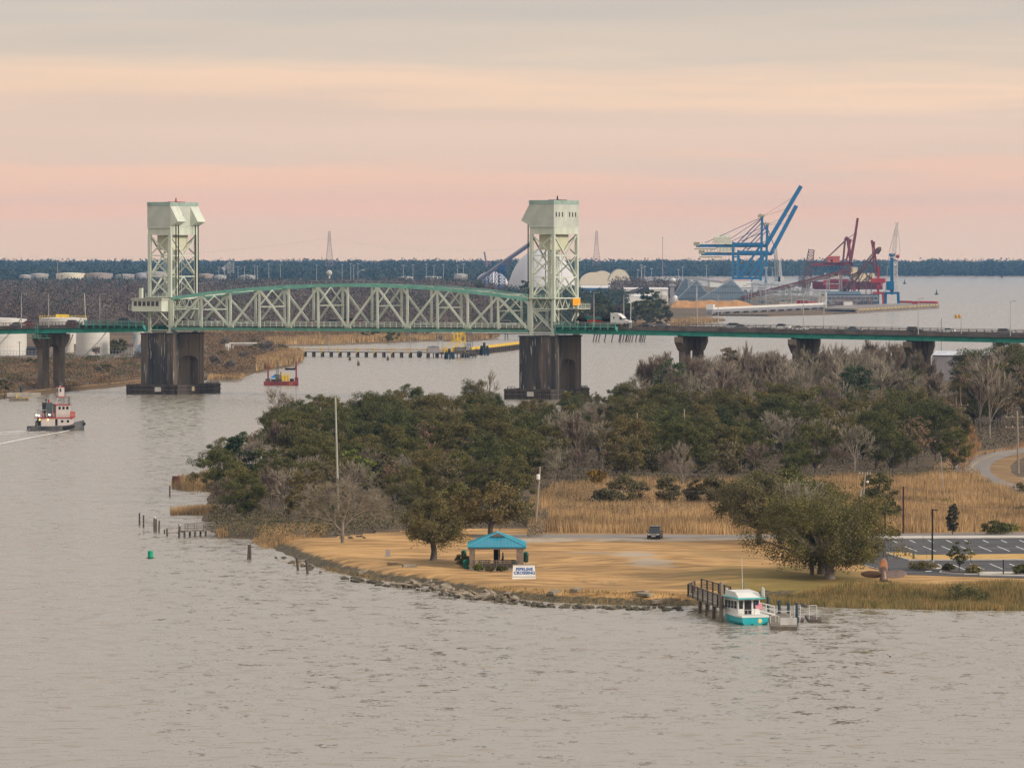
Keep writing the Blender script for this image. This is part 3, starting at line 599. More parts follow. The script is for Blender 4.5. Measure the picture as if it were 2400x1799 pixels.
for i,(px,py,h_,rx_,lb) in enumerate([(1468,1190,5.6,3.0,'broad olive cedar left in the marsh clump'),(1562,1192,5.4,1.9,'olive cedar under the split snag'),(1627,1187,4.6,1.4,'narrow cedar in the middle of the marsh cedars'),(1672,1190,5.6,2.1,'wide cedar right in the row of marsh cedars'),(1414,1186,3.0,1.6,'low cedar left of the broad one in the marsh'),(2060,1190,6.0,2.6,'dark drooping cedar by the double utility pole'),(2090,1222,3.4,1.5,'small drooping cedar left of the black posts')]):
    ntree('cedar_tree',lb,px,py,seed=60+i,h=h_,rx=rx_,h0=.1,nclump=56,per=100,leafs=.17,lm=leafr if i<5 else leafg,tr=.1,cl=.38,fork=.8,group='cedars of the marsh edge')
# bushes and young trees by name
for i,(px,py,h_,rx_,m_,lb) in enumerate([(1085,1326,1.9,1.0,leafg,'dark bush at the left corner of the pavilion'),(1230,1232,4.2,2.6,leafg,'dark green bush left of the leaning pole'),(1275,1240,3.6,1.5,twigb,'grey bush right of the leaning pole'),
    (2322,1252,2.3,1.4,leafg,'left of two round dark shrubs behind the parking lot'),(2346,1252,2.1,1.3,leafg,'right of two round dark shrubs behind the parking lot'),(2275,1395,2.2,2.8,leafg,'wide green shrub on the river edge right of the propeller'),
    (2216,1190,1.6,.9,leafy,'small bright shrub alone in the marsh grass'),(2388,1160,2.2,1.3,leafr,'brown shrub in the marsh grass near the curved road'),(2305,1168,1.4,1.2,leafb,'low brown shrub in the marsh grass'),(2395,1205,1.5,1.1,leafr,'low shrub at the right edge of the marsh'),
    (2165,1335,1.3,1.7,mt('planter_grass',(.15,.14,.05),.9,rgb2=(.25,.20,.09),scale=1,island=.4),'tall grass clump in the planter by the lamp post'),(2222,1338,1.1,.8,leafg,'low green clump left of the young magnolia'),(2281,1344,1.3,1.0,mt('pink_grass',(.28,.20,.10),.9,rgb2=(.20,.20,.07),scale=1,island=.4),'pinkish ornamental grass clump in the lower planter'),(2390,1346,1.4,1.0,leafo,'grass clump at the right end of the lower planter'),(2097,1257,1.0,.9,leafg,'small bush on the kerb strip left of the maroon post'),
    (2355,1248,1.3,1.8,leafy,'bright low growth between the round shrubs and the frame edge'),(1120,1333,1.1,.6,leafy,'small yellow green bush in front of the pavilion rail'),(1148,1334,.9,.6,leafg,'low dark bush in the middle of the pavilion rail'),(1176,1334,.9,.6,leafo,'pale bush at the right of the pavilion rail')]):
    if m_ is twigb: nb('bare_bush',lb,px,py,80+i,h_,.9,lv=5,tr=.06,tm=twigg,kd=(3,5),trunk=.15,wide=rx_); continue
    ntree('round_bush',lb,px,py,cat='bush',seed=80+i,h=h_,rx=rx_,h0=.15,nclump=24,per=90,leafs=.11,lm=m_,tr=.04,fork=.25,cl=.42)
ntree('young_magnolia','young dark magnolia with oval crown in the lower planter',2248,1340,seed=101,h=4.4,rx=1.25,h0=.9,nclump=30,per=45,leafs=.13,lm=leafg,tr=.07,cl=.35,fork=1)
ntree('young_tree','thin young yellow green tree right of the magnolia',2274,1332,seed=102,h=3.0,rx=.7,h0=1.6,nclump=10,per=18,leafs=.11,lm=leafy,tr=.05,fork=1.6)
ntree('cypress_tree','narrow dark column of leaves behind the parking lot',2232,1252,seed=103,h=5.2,rx=.75,h0=.2,nclump=60,per=60,leafs=.13,lm=mt('column_leaves',(.05,.05,.03),.85,rgb2=(.09,.08,.05),scale=1,island=.4),tr=.07,fork=4.5,cl=.5)
for px,py,h_,lb in [(2285,1252,3.2,'thin bare sapling behind the parking lot, left of the round shrubs'),(2372,1252,3.0,'thin bare sapling behind the parking lot, right of the round shrubs'),(2172,1310,3.6,'bare sapling in the grass island by the lamp post')]:
    nb('sapling',lb,px,py,int(px),h_,.45,lv=4,tr=.035,tm=twigb,bk=bark,wide=.6,kd=(2,3),tmin=.01)
# snags
def snag(lb,px,py,h_,lean,seed):
    rs=np.random.default_rng(seed); p=at(px,py); t=T('dead_trunk',lb,'dead tree',(p.x,p.y,.5)); S=[];q=np.array([0,0,0.]);r=.22
    for i in range(6):
        n=q+np.array([lean*h_/6+rs.normal()*.1,0,h_/6]); S.append([*q,*n,r,r*.85]); q=n; r*=.85
    co,f=tri_tube(S,7); lnk('trunk',fastmesh('trunk',co,f,mt('bleached_wood',(.46,.38,.30),.9,var=.2)),t)
    B=[]; 
    for i in range(3):
        b=np.array(S[3+i//2][3:6]); e=b+np.array([rs.uniform(-.8,.8),0,rs.uniform(.3,1)]); B.append([*b,*e,.07,.02])
    co,f=tri_tube(B,5); lnk('branch',fastmesh('branch',co,f,MATS['bleached_wood']),t)
snag('short pale broken trunk at the top of the wood left of the pole',745,1070,11,.04,1)
snag('slim bleached snag left of two in the middle of the wood',1500,1090,11.2,-.05,2)
snag('thicker bleached snag right of two in the middle of the wood',1609,1085,11.6,-.03,3)
# reeds and grasses: nobody could count them
reedm=mt('dry_reeds',(.22,.15,.08),.9,rgb2=(.50,.33,.16),scale=.07,island=.35,detail=9,contrast=(.36,.6))
reedg=mt('bank_grass',(.17,.15,.05),.9,rgb2=(.34,.23,.09),scale=.35,island=.35)
def blades(name,poly,n,h,wd,mat,z=None,jit=.25,clear=None,hvar=True):
    poly=np.array(poly); a,b=poly.min(0),poly.max(0); P_=RNG.uniform(a,b,(int(n*4),2)); P_=P_[inpoly(P_,poly)][:n]
    if clear is not None:
        for c in clear: P_=P_[~inpoly(P_,np.array(c))]
    n=len(P_); hh=h*RNG.uniform(.6,1.25,n)
    if hvar: hh*=1+.3*np.sin(P_[:,0]*.35+P_[:,1]*.05)*np.sin(P_[:,1]*.13)
    if z is None:
        dd=np.where(inpoly(P_,polyA),polydist(P_,polyA),0); k=np.clip(dd/np.where(P_[:,0]<30,4.5,9),0,1); zz=-.15+1.35*sst(k)
    else: zz=np.full(n,z)
    th=RNG.uniform(-.9,.9,n); w_=wd*RNG.uniform(.6,1.3,n)
    dx=np.cos(th)*w_;dy=np.sin(th)*w_; lx=RNG.normal(0,jit,n)*hh*.5;ly=RNG.normal(0,jit,n)*hh*.5
    b0=np.column_stack([P_[:,0]-dx,P_[:,1]-dy,zz-.1]);b1=np.column_stack([P_[:,0]+dx,P_[:,1]+dy,zz-.1])
    t=np.column_stack([P_[:,0]+lx,P_[:,1]+ly,zz+hh])
    co=np.stack([b0,b1,t],1).reshape(-1,3); me=fastmesh(name,co,np.arange(3*n).reshape(-1,3),mat); o=lnk(name,me); o['kind']='stuff'; return o
blades('marsh_reeds',gp([(1240,1248),(1245,1185),(1300,1142),(1500,1134),(1700,1140),(1900,1130),(2050,1128),(2290,1118),(2330,1145),(2420,1178),(2560,1240),(2560,1243),(2100,1249),(1990,1251),(1700,1252.5)],ZG),95000,1.65,.055,reedm)
blades('reeds_by_water',gp([(600,1245),(700,1240),(770,1245),(760,1268),(700,1272),(620,1276),(590,1262)],.6),5000,.6,.05,reedm)
blades('reeds_by_water',gp([(400,1138),(425,1124),(530,1105),(520,1155),(440,1152),(405,1148)],0),3200,1.5,.05,reedm,z=0)
blades('reeds_by_water',gp([(398,1200),(460,1190),(520,1188),(510,1208),(400,1207)],0),2400,1.1,.05,reedm,z=0)
blades('reeds_by_water',gp([(505,1252),(530,1248),(535,1258),(510,1260)],0),600,1.1,.05,reedm,z=0.2)
blades('bank_grasses',gp([(1755,1402),(1800,1388),(1900,1387),(2100,1385),(2250,1384),(2560,1380),(2560,1418),(2200,1414),(2000,1410),(1880,1404)],.8),26000,.95,.045,reedg)
blades('bank_reeds',gp([(1830,1405),(1900,1396),(2100,1400),(2560,1396),(2560,1420),(2200,1418),(2000,1413),(1880,1408)],.4),14000,.75,.045,mt('fringe_reeds',(.12,.09,.045),.9,rgb2=(.36,.24,.11),scale=.25,island=.35))
blades('brush_ground_cover',gp([(2215,940),(2245,930),(2300,1050),(2280,1075),(2330,1062),(2400,1050),(2400,1045),(2290,1075),(2255,1110),(2210,1060)],1),9000,1.3,.07,mt('orange_brush',(.36,.18,.07),.9,rgb2=(.26,.17,.09),scale=.2,island=.35))
blades('turf_tufts',gp([(640,1300),(900,1352),(1100,1380),(1300,1402),(1600,1408),(1700,1400),(1600,1398),(1300,1390),(1100,1372),(900,1345),(700,1305)],.8),9000,.35,.05,mt('tuft_grass',(.42,.25,.09),.95,rgb2=(.22,.17,.06),scale=.5,island=.3))

# low growth that closes the edge of the wood
def brush(name,poly,n,hmax,leafs,mat):
    poly=np.array(poly); a,b=poly.min(0),poly.max(0); P_=RNG.uniform(a,b,(int(n*4),2)); P_=P_[inpoly(P_,poly)][:n]; n=len(P_)
    top=hmax*(.45+.55*np.abs(np.sin(P_[:,0]*.7+np.sin(P_[:,1]*.4)*2)*np.cos(P_[:,1]*.5+P_[:,0]*.2)))
    C=np.column_stack([P_,ZG*.6+top*RNG.uniform(0,1,n)**.7]); co,f=leaves(C,leafs); o=lnk(name,fastmesh(name,co,f,mat)); o['kind']='stuff'
front=[(480,1238),(505,1195),(700,1215),(880,1200),(1050,1185),(1240,1185),(1300,1138),(1500,1126),(1700,1130),(1900,1122),(2050,1120),(2230,1105),(2262,1118),(2290,1123),(2050,1134),(1900,1137),(1700,1146),(1500,1141),(1305,1152),(1262,1190),(1250,1225),(1130,1236),(960,1240),(880,1248),(820,1258),(720,1262),(560,1256),(500,1248)]
brush('undergrowth',gp(front,ZG),42000,3.0,.17,mt('undergrowth_leaves',(.055,.052,.022),.85,rgb2=(.15,.125,.06),scale=.15,island=.5,contrast=(.4,.6)))
brush('undergrowth',gp([(485,1222),(500,1160),(545,1110),(640,1072),(740,1032),(1000,1003),(1300,985),(1500,955),(1780,925),(2165,905),(2225,1060),(2050,1120),(1500,1120),(1050,1180),(700,1200)],ZG),60000,3.2,.22,mt('wood_floor_growth',(.055,.047,.024),.85,rgb2=(.13,.105,.06),scale=.1,island=.5,contrast=(.4,.6)))
brush('undergrowth',gp([(2225,935),(2560,925),(2560,1035),(2400,1042),(2300,1056),(2262,1010)],ZG),16000,2.6,.22,MATS['wood_floor_growth'])

brush('marsh_brush',gp([(1290,1205),(1310,1158),(1500,1150),(1700,1155),(1720,1190),(1600,1215),(1400,1222)],ZG),30000,2.7,.13,mt('marsh_brush',(.17,.125,.075),.9,rgb2=(.30,.235,.155),scale=.12,island=.4))
brush('marsh_brush',gp([(1235,1262),(1240,1215),(1262,1205),(1285,1240),(1275,1256)],ZG),6000,2.7,.12,MATS['marsh_brush'])
# ------------------------------------------------------------------ lift bridge: u runs along the bridge, v away from the camera
BO=Vector((-105.7,1652,0)); BR=-R(26); CU,SU=math.cos(R(26)),math.sin(R(26))
def UP(px,v=0): k=(px-1200)/FP; return (k*(BO.y+CU*v)-BO.x-SU*v)/(CU+SU*k)
def BW(u,v,z=0): return Vector((BO.x+CU*u+SU*v,BO.y-SU*u+CU*v,z))
def ZB(py,u,v=0): return A(1200,py,BW(u,v).y).z
def bt(name,label,cat,u=0,v=0,z=0,group=None): return T(name,label,cat,BW(u,v,z),BR,group)
LS=122.5; NP=12; PW=LS/NP; TV=(0.6,16.6)
tw=[]
# lift span
sp_=bt('lift_span','pale green and teal steel truss span hung between the two lift towers','bridge span')
def zt(i): t=abs(i/6-1); return 29.7+4.15*(1-t**2)
ZBOT=20.3
for k,v in enumerate(TV):
    m=MB()
    for i in range(NP): m.bar((.4+i*PW,v,ZBOT),(.4+(i+1)*PW,v,ZBOT),.75,.98)
    m.build('bottom_chord',teal,sp_)
    m=MB(); 
    for i in range(NP): m.bar((.4+i*PW,v,zt(i)),(.4+(i+1)*PW,v,zt(i+1)),.8,.95)
    m.build('top_chord',teal,sp_)
    for i in range(0,NP+1):
        x=.4+i*PW
        if 0<i<NP: MB().bar((x,v,ZBOT+.3),(x,v,zt(i)-.4),.62,.55).build('vertical',pale,sp_)
        else: MB().bar((x,v,ZBOT+.3),(x,v,zt(i)-.4),.6,.6).build('end_post',pale,sp_)
        g=MB().prism([(x-1.3,ZBOT+.1),(x+1.3,ZBOT+.1),(x+.6,ZBOT+1.5),(x-.6,ZBOT+1.5)],1,v-.33,v+.33) if i%2==0 else MB().prism([(x-1.2,zt(i)-.1),(x+1.2,zt(i)-.1),(x+.5,zt(i)-1.3),(x-.5,zt(i)-1.3)],1,v-.32,v+.32)
        g.build('gusset_plate',pale,sp_)
    for i in range(0,NP):
        a,b=((i,ZBOT+.4),(i+1,zt(i+1)-.5)) if i%2==0 else ((i,zt(i)-.5),(i+1,ZBOT+.4))
        MB().bar((.4+a[0]*PW,v,a[1]),(.4+b[0]*PW,v,b[1]),.55,.72 if i in(0,NP-1) else .6).build('diagonal',pale,sp_)
for i in range(1,NP,2):   # sway frames
    x=.4+i*PW; zm=(ZBOT+zt(i))/2+.6; m=MB().bar((x,TV[0],zm),(x,TV[1],zm),.35,.4).bar((x,8.6,zt(i)-.6),(x,TV[0],zm+.4),.3,.35).bar((x,8.6,zt(i)-.6),(x,TV[1],zm+.4),.3,.35).bar((x,TV[0],zt(i)),(x,TV[1],zt(i)),.4,.5)
    m.build('sway_frame',pale,sp_)
m=MB()
for i in range(NP):
    x=.4+i*PW
    m.bar((x,TV[0],zt(i)),(x+PW,TV[1],zt(i+1)),.3,.3).bar((x,TV[1],zt(i)),(x+PW,TV[0],zt(i+1)),.3,.3)
    if i%2==0: m.bar((x,TV[0],zt(i)),(x,TV[1],zt(i)),.35,.4)
m.build('top_bracing',pale,sp_)
for s_ in (0,1):  # portal frames with zigzag
    x=.4+(PW if s_==0 else LS-PW); xe=.4+(0 if s_==0 else LS); m=MB(); zc=zt(0)
    m.bar((xe,TV[0],zc-3.4),(xe,TV[1],zc-3.4),.35,.4).bar((xe,TV[0],zc),(xe,TV[1],zc),.4,.6)
    for j in range(6):
        y0_=TV[0]+j*16/6; m.bar((xe,y0_,zc-3.4 if j%2 else zc),(xe,y0_+16/6,zc if j%2 else zc-3.4),.22,.25)
    m.build('portal_frame',pale,sp_)
mb=MB().box(.4,LS+.4,TV[0]+.6,TV[1]-.6,20.9,21.6); mb.build('road_deck',deckm,sp_)
mb=MB()
for i in range(NP*3+1):
    x=.4+i*LS/(NP*3); mb.box(x-.12,x+.12,TV[0],TV[1],20.1,20.9)
mb.build('floor_beams',mt('dark_floor_steel',(.10,.12,.10),.7),sp_)
def rail(mb,u0,u1,v,zf,h=1.2,step=3.4,rows=3,pw=.14,rw=.09,zf1=None):
    zf1=zf if zf1 is None else zf1; n=max(1,round(abs(u1-u0)/step))
    for i in range(n+1):
        x=u0+(u1-u0)*i/n; z=zf+(zf1-zf)*i/n; mb.box(x-pw/2,x+pw/2,v-pw/2,v+pw/2,z-.3,z+h)
    for r_ in range(rows):
        hh=h*(r_+1)/rows-.05; mb.bar((u0,v,zf+hh),(u1,v,zf1+hh),rw,rw)
mb=MB(); mb.box(.6,LS,-1.1,.1,21.3,21.45); rail(mb,.6,LS,-1.1,21.4,1.35,2.05,3,.2,.12); mb.build('sidewalk',pale,sp_)
mb=MB(); rail(mb,.6,LS,TV[0]+1.0,21.6,.9,4,2); rail(mb,.6,LS,TV[1]-1,21.6,.9,4,2); mb.build('guard_rail',steel,sp_)
mb=MB()
for v in (TV[0]+.45,):
    for i in range(NP):
        n=4
        for j in range(n):
            x=.4+(i+j/n)*PW; z=zt(i)+(zt(i+1)-zt(i))*j/n; mb.box(x-.05,x+.05,v-.05,v+.05,z,z+1.5)
        for h_ in (1.45,.8): mb.bar((.4+i*PW,v,zt(i)+h_),(.4+(i+1)*PW,v,zt(i+1)+h_),.08,.08)
mb.build('top_walkway_rail',steel,sp_)
# towers
def tower(u0,side,label):
    """u0: near-left corner; side=+1: span lies to the +u side (left tower), -1: span on the left (right tower)"""
    t=bt('lift_tower',label,'bridge tower',u0,0,0,'lift towers of the bridge'); W=8.2; V0,V1=.5,16.7
    us=W if side>0 else 0   # face toward the span
    HB,HT=51.4,59.4; v0,v1=-.2,17.4
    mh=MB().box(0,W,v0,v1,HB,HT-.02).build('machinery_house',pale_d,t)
    MB().box(-.07,W+.07,v0-.07,v1+.07,HT-1.15,HT+.05).build('roof_band',mt('dull_teal_band',(.30,.40,.35),.6),mh)
    MB().bar((0,v0-.02,HB+.1),(W,v0-.02,HB+.1),.15,.18).bar((W,v0,HB+.1),(W,v1,HB+.1),.15,.18).build('base_trim',pale,mh)
    for a,b in ((v0+.02,v0+5.1),(v1-5.1,v1-.02)):
        if side>0: prof=[(W-.02,HT-1.2),(W+2.7,HT-6.0),(W-.02,HT-7.5)]
        else: prof=[(.02,HT-1.2),(-2.7,HT-6.0),(.02,HT-7.5)]
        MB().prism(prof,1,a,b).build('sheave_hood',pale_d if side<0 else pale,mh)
    if side>0: MB().box(W,W+.05,v0+7.2,v0+8.1,HT-5.2,HT-3.8).build('window',glass,mh)
    else:
        for k in (1.3,3.4,5.6,10.6,12.7,14.8): MB().box(W,W+.05,v0+k,v0+k+.75,HT-4.9,HT-3.5).build('window',glass,mh)
        MB().box(W,W+.05,v0+7.6,v0+9.0,HT-6.2,HT-2.7).build('panel_door',pale,mh)
    MB().box(3,7,7,11.5,HT,HT+.25).tube((5,9,HT),(5,9,HT+1.5),.35,.12,8).build('roof_beacon',mt('beacon_red',(.5,.03,.02),.4) if side>0 else black,mh)
    # portal below the house
    pm=MB()
    for v in (V0-.3,V1+.3): pm.box(.1,W-.1,v-.15,v+.15,49.3,51.38)
    for u in (.15,W-.15): pm.box(u-.15,u+.15,V0-.1,V1+.1,49.3,51.38)
    pm.build('portal_girder',pale,t)
    for u in (.45,W-.45):
        for v in (V0,V1):
            MB().bar((u,v,18.9),(u,v,49.4),.95,.85).build('leg',pale,t)
            MB().box(u-.9,u+.9,v-.8,v+.8,18.5,19.3).build('leg_shoe',pale,t)
    Z=[49.2,42.9,36.4,30.1]
    def lat(p,q,name='brace',w_=.42):
        m_=MB(); p=Vector(p);q=Vector(q); off=Vector((0,.28,0)) if abs(p.y-q.y)<.1 else Vector((.28,0,0))
        m_.bar(p,q,w_,w_*.8); m_.build(name,pale,t)
    for v in (V0,V1):
        for a,b in zip(Z[:-1],Z[1:]):
            lat((.45,v,a),(W-.45,v,b)); lat((.45,v,b),(W-.45,v,a)); lat((.45,v,b),(W-.45,v,b),'strut',.35)
        lat((.45,v,26.9),(W-.45,v,26.9),'strut',.4)
        lat((.45,v,26.7),(W-.45,v,20.2)); 
        if side>0: lat((.45,v,20.2),(W-.45,v,26.7))
        else: lat((.6,v,20.2),(W/2,v,23.4))
        m_=MB()
        for j in range(4): m_.bar((.45+j*(W-.9)/4,v,30 if j%2 else 27),(.45+(j+1)*(W-.9)/4,v,27 if j%2 else 30),.25,.25)
        m_.build('zigzag_brace',pale,t); lat((.45,v,19.8),(W-.45,v,19.8),'strut',.4)
    vm=(V0+V1)/2
    for u in (.45,W-.45):
        lat((u,V0,Z[0]),(u,vm,Z[1]));lat((u,V1,Z[0]),(u,vm,Z[1]));lat((u,vm,Z[1]),(u,V0,Z[2]));lat((u,vm,Z[1]),(u,V1,Z[2]))
        lat((u,vm,Z[2]),(u,V0,Z[3]));lat((u,vm,Z[2]),(u,V1,Z[3]))
        for z in Z[1:]+[26.9]: lat((u,V0,z),(u,V1,z),'strut',.4)
        m_=MB()
        for j in range(8): m_.bar((u,V0+j*2.025,30 if j%2==0 else 27),(u,V0+(j+1)*2.025,27 if j%2==0 else 30),.26,.26)
        m_.bar((u,vm+4,Z[1]-2.4),(u,vm+8,Z[1]),.2,.2).bar((u,vm-4,Z[1]-2.4),(u,vm-8,Z[1]),.2,.2)
        m_.build('zigzag_brace',pale,t)
        lat((u,V0,26.6),(u,V0+3.5,23.2),'knee_brace',.35);lat((u,V1,26.6),(u,V1-3.5,23.2),'knee_brace',.35)
    cz=(44.6,49.2)
    cw=MB().box(2.2,W-2.2,2.2,V1-2.0,*cz).build('counterweight',mt('cream_green',(.60,.60,.44),.7,var=.08,scale=.3),t)
    m_=MB()
    for v in (3,4.2,12.5,14): m_.bar((W/2,v,21.6),(W/2,v,44.6),.12,.12)
    m_.bar((W/2-1,8.2,30),(W/2-1,8.2,44.6),.9,1.2).bar((W/2+1,9.4,20),(W/2+1,9.4,44.6),.35,.35)
    m_.build('guide_rails',pale,t)
    m_=MB(); uc=us+(1.1 if side>0 else -1.1)
    for v in (1.4,3.0,13.6,15.4): m_.bar((uc,v,HB+1),(uc,v,zt(0)+.3),.26,.26)
    m_.build('hoist_cables',mt('dark_cable',(.035,.03,.03),.6),t)
    m_=MB().box(-.4,W+.4,-.6,V1+.9,29.95,30.2); rail(m_,-.4,W+.4,-.6,30.2,1.1,1.6,2,.1,.07); m_.build('catwalk',pale,t)
    m_=MB()
    for i in range(24): m_.box(-.3,.05,V1-1.4,V1-.6,30.5+i*.78,30.56+i*.78)
    m_.bar((-.2,V1-1.4,30),(-.2,V1-1.4,49),.1,.1).bar((-.2,V1-.6,30),(-.2,V1-.6,49),.1,.1); m_.build('ladder',pale,t)
    return t
tl=tower(-8.2,1,'left lift tower with two slanting hoods facing right over the river span')
tr_=tower(LS+.9,-1,'right lift tower with six small windows and an orange sign low on its corner')
# control cabin on the left tower, sign platform on the right tower
cb=MB().box(-3.1,7.4,-4.4,-.15,25.6,29.1).build('control_cabin',pale,tl); 
MB().box(-3.35,7.7,-4.7,0,29.1,29.75).build('roof',mt('cabin_roof',(.42,.42,.36),.8),cb)
for k in range(6): MB().box(-2.4+k*1.55,-1.35+k*1.55,-4.46,-4.4,27.3,28.7).build('window',glass,cb)
MB().box(-3.16,-3.1,-3.8,-1.2,27.3,28.7).build('window',glass,cb)
m_=MB(); rail(m_,-4.3,-3.1,-4.4,26.3,1.3,1.2,3,.1,.08); m_.box(-4.3,-3.1,-4.4,-.5,26,26.2); m_.box(-2.2,-1.2,-1.6,-.6,29.75,32.8); m_.bar((-1.5,-3,25.6),(.4,0,23),.3,.3).bar((6,-3,25.6),(7,0,23),.3,.3); m_.build('cabin_balcony',pale,tl)
sg=MB().box(8.9,9.05,11.4,16.6,27.9,30.0).build('orange_sign',mt('orange_sign_face',(.90,.38,.01),.5,var=.03),tr_)
MB().bar((9.08,12.4,29.15),(9.08,15.6,29.15),.05,.12).bar((9.08,12.6,28.6),(9.08,14.9,28.6),.05,.12).build('sign_lines',mt('sign_brown',(.45,.17,.01),.6),sg)
m_=MB().box(8.2,11.5,9.8,18.5,26.8,27.05); 
for x_ in (8.4,9.9,11.4): m_.bar((x_,9.8,27),(x_,9.8,28.4),.1,.1).bar((x_,18.4,27),(x_,18.4,28.4),.1,.1)
for z_ in (27.5,27.95,28.4): m_.bar((11.4,9.8,z_),(11.4,18.4,z_),.08,.08).bar((8.3,18.4,z_),(11.4,18.4,z_),.08,.08)
for k in range(7): m_.bar((11.4,9.8+k*1.43,27),(11.4,9.8+k*1.43,28.4),.08,.08)
m_.build('sign_platform',pale,tr_)
# main piers with streaked faces and an arched recess
def streaks():
    m=bpy.data.materials.new('streaked_concrete'); m.use_nodes=True; nt=m.node_tree;N=nt.nodes;L=nt.links;b=N['Principled BSDF'];b.inputs['Roughness'].default_value=.9
    tc=N.new('ShaderNodeTexCoord')
    def nz(scl,sc_,det=6):
        mp=N.new('ShaderNodeMapping'); mp.inputs['Scale'].default_value=scl; L.new(tc.outputs['Object'],mp.inputs[0]); n=N.new('ShaderNodeTexNoise'); n.inputs['Scale'].default_value=sc_; n.inputs['Detail'].default_value=det; L.new(mp.outputs[0],n.inputs[0]); return n
    n1=nz((1,1,.08),.55); n2=nz((1,1,.09),1.9,8); n3=nz((1,1,.7),.25)
    cr=N.new('ShaderNodeValToRGB'); L.new(n1.outputs[0],cr.inputs[0]); e=cr.color_ramp.elements; e[0].position=.3; e[0].color=(.022,.022,.026,1); e[1].position=.72; e[1].color=(.17,.125,.09,1); x=e.new(.5); x.color=(.06,.053,.048,1)
    r2=N.new('ShaderNodeMapRange'); L.new(n2.outputs[0],r2.inputs[0]); r2.inputs[1].default_value=.60; r2.inputs[2].default_value=.68
    mx=N.new('ShaderNodeMixRGB'); L.new(r2.outputs[0],mx.inputs[0]); L.new(cr.outputs[0],mx.inputs[1]); mx.inputs[2].default_value=(.42,.38,.33,1)
    # brown-grey paler concrete on the downstream half of the pier, darker tone toward the upstream face
    sx=N.new('ShaderNodeSeparateXYZ'); L.new(tc.outputs['Object'],sx.inputs[0])
    ad=N.new('ShaderNodeMath'); ad.operation='MULTIPLY_ADD'; L.new(n3.outputs[0],ad.inputs[0]); ad.inputs[1].default_value=4; L.new(sx.outputs[1],ad.inputs[2])
    r3=N.new('ShaderNodeMapRange'); L.new(ad.outputs[0],r3.inputs[0]); r3.inputs[1].default_value=1.5; r3.inputs[2].default_value=9
    m2=N.new('ShaderNodeMixRGB'); m2.inputs[2].default_value=(.30,.23,.165,1); m2.inputs[0].default_value=.5
    mul=N.new('ShaderNodeMath'); mul.operation='MULTIPLY'; L.new(r3.outputs[0],mul.inputs[0]); mul.inputs[1].default_value=.72
    L.new(mul.outputs[0],m2.inputs[0]); L.new(mx.outputs[0],m2.inputs[1])
    L.new(m2.outputs[0],b.inputs['Base Color']); return m
stc=streaks()
def pier(u0,u1,v0,v1,lab,lab2,fu,fv):
    t=bt('main_pier',lab,'bridge pier',0,0,0,'main piers under the lift towers')
    m=MB(); r0,r1=v0+3.4,v1-4.0; zt_=18.6; za=10.4; rc=u1-2.2
    m.box(u0,rc,v0,v1,-3,zt_); m.box(rc,u1,v0,r0,-3,zt_-.003); m.box(rc,u1,r1,v1,-3,zt_-.003)
    n=10; pts=[(r0,zt_-.003)]+[(r0+(r1-r0)*i/n,za+1.5*math.sin(math.pi*i/n)**.6) for i in range(n+1)]+[(r1,zt_-.003)]
    m.prism(pts,0,rc,u1)
    for v in (v0+3.0,(r0+r1)/2,v1-3,v1-1): m.box(u1,u1+.12,v-.12,v+.12,-1,zt_)
    o=m.build('pier_shaft',stc,t)
    MB().box(u0-.25,u1+.3,v0-.25,v1+.25,zt_,zt_+.35).build('pier_cap',mt('dark_cap_concrete',(.07,.06,.055),.9),t)
    f=bt('pier_fender',lab2,'fender',0,0,0,'timber fenders round the main piers'); (a,b),(c,d)=fu,fv
    wm=MB(); 
    def wall(p,q):
        p=Vector(p);q=Vector(q);L_=(q-p).length;n=int(L_/.62)
        for i in range(n+1):
            c_=p+(q-p)*i/n; wm.cbox((c_.x,c_.y,.45+random.uniform(-.05,.05)),.46,.46,5.2)
    wall((a,c,0),(b,c,0));wall((b,c,0),(b,d,0));wall((b,d,0),(a,d,0));wall((a,d,0),(a,c,0))
    wm.build('fender_piles',timber,f)
    m=MB().box(a+.2,b-.2,c+.2,d-.2,2.2,2.45); m.build('fender_deck',mt('fender_plank',(.16,.12,.10),.9),f)
    m=MB(); 
    for z_ in (2.6,1.4): m.bar((a-.3,c-.3,z_),(b+.3,c-.3,z_),.3,.35).bar((b+.3,c-.3,z_),(b+.3,d+.3,z_),.3,.35)
    m.build('waler',timber,f)
    m=MB(); rail(m,a+.5,u0-.4,c+.6,2.6,1.1,1,1,.2,.14)
    for i in range(9): m.box(b-.5,b-.3,d-8+i,d-7.8+i,2.4,3.7)
    m.bar((b-.4,d-8,3.6),(b-.4,d,3.6),.15,.15); m.build('fender_railing',timberg,f)
    for (x_,y_) in ((b-7.5,c-.5),): MB().box(x_,x_+2.2,y_-.06,y_,.9,2.3).build('notice_board',dirtyw,f)
    MB().box(b+.5,b+.56,c+8.5,c+10.2,1.0,2.4).build('notice_board',mt('tan_board',(.55,.45,.28),.8),f)
    return t
lc=-.2 # near v of pier
def span_at(px0,px1,v): return UP(px0,v),UP(px1,v)
pu=UP(406,-2.5)
pier(UP(330,-2.5),pu,-2.5,-2.5+19.5,'left main pier with dark streaked face and orange stained far edge','timber fender around the left main pier',(UP(298,-6),UP(414,-6)),(-6,21))
pu2=UP(1302,-2.5)
pier(UP(1217,-2.5),pu2,-2.5,-2.5+18,'right main pier with white streaks and tall arched recess','timber fender around the right main pier, partly hidden by trees',(UP(1184,-5.5),UP(1290,-5.5)),(-5.5,21))
MB().box(UP(483,17)-.8,UP(483,17)+.1,15.0,17.05,0,18.55)
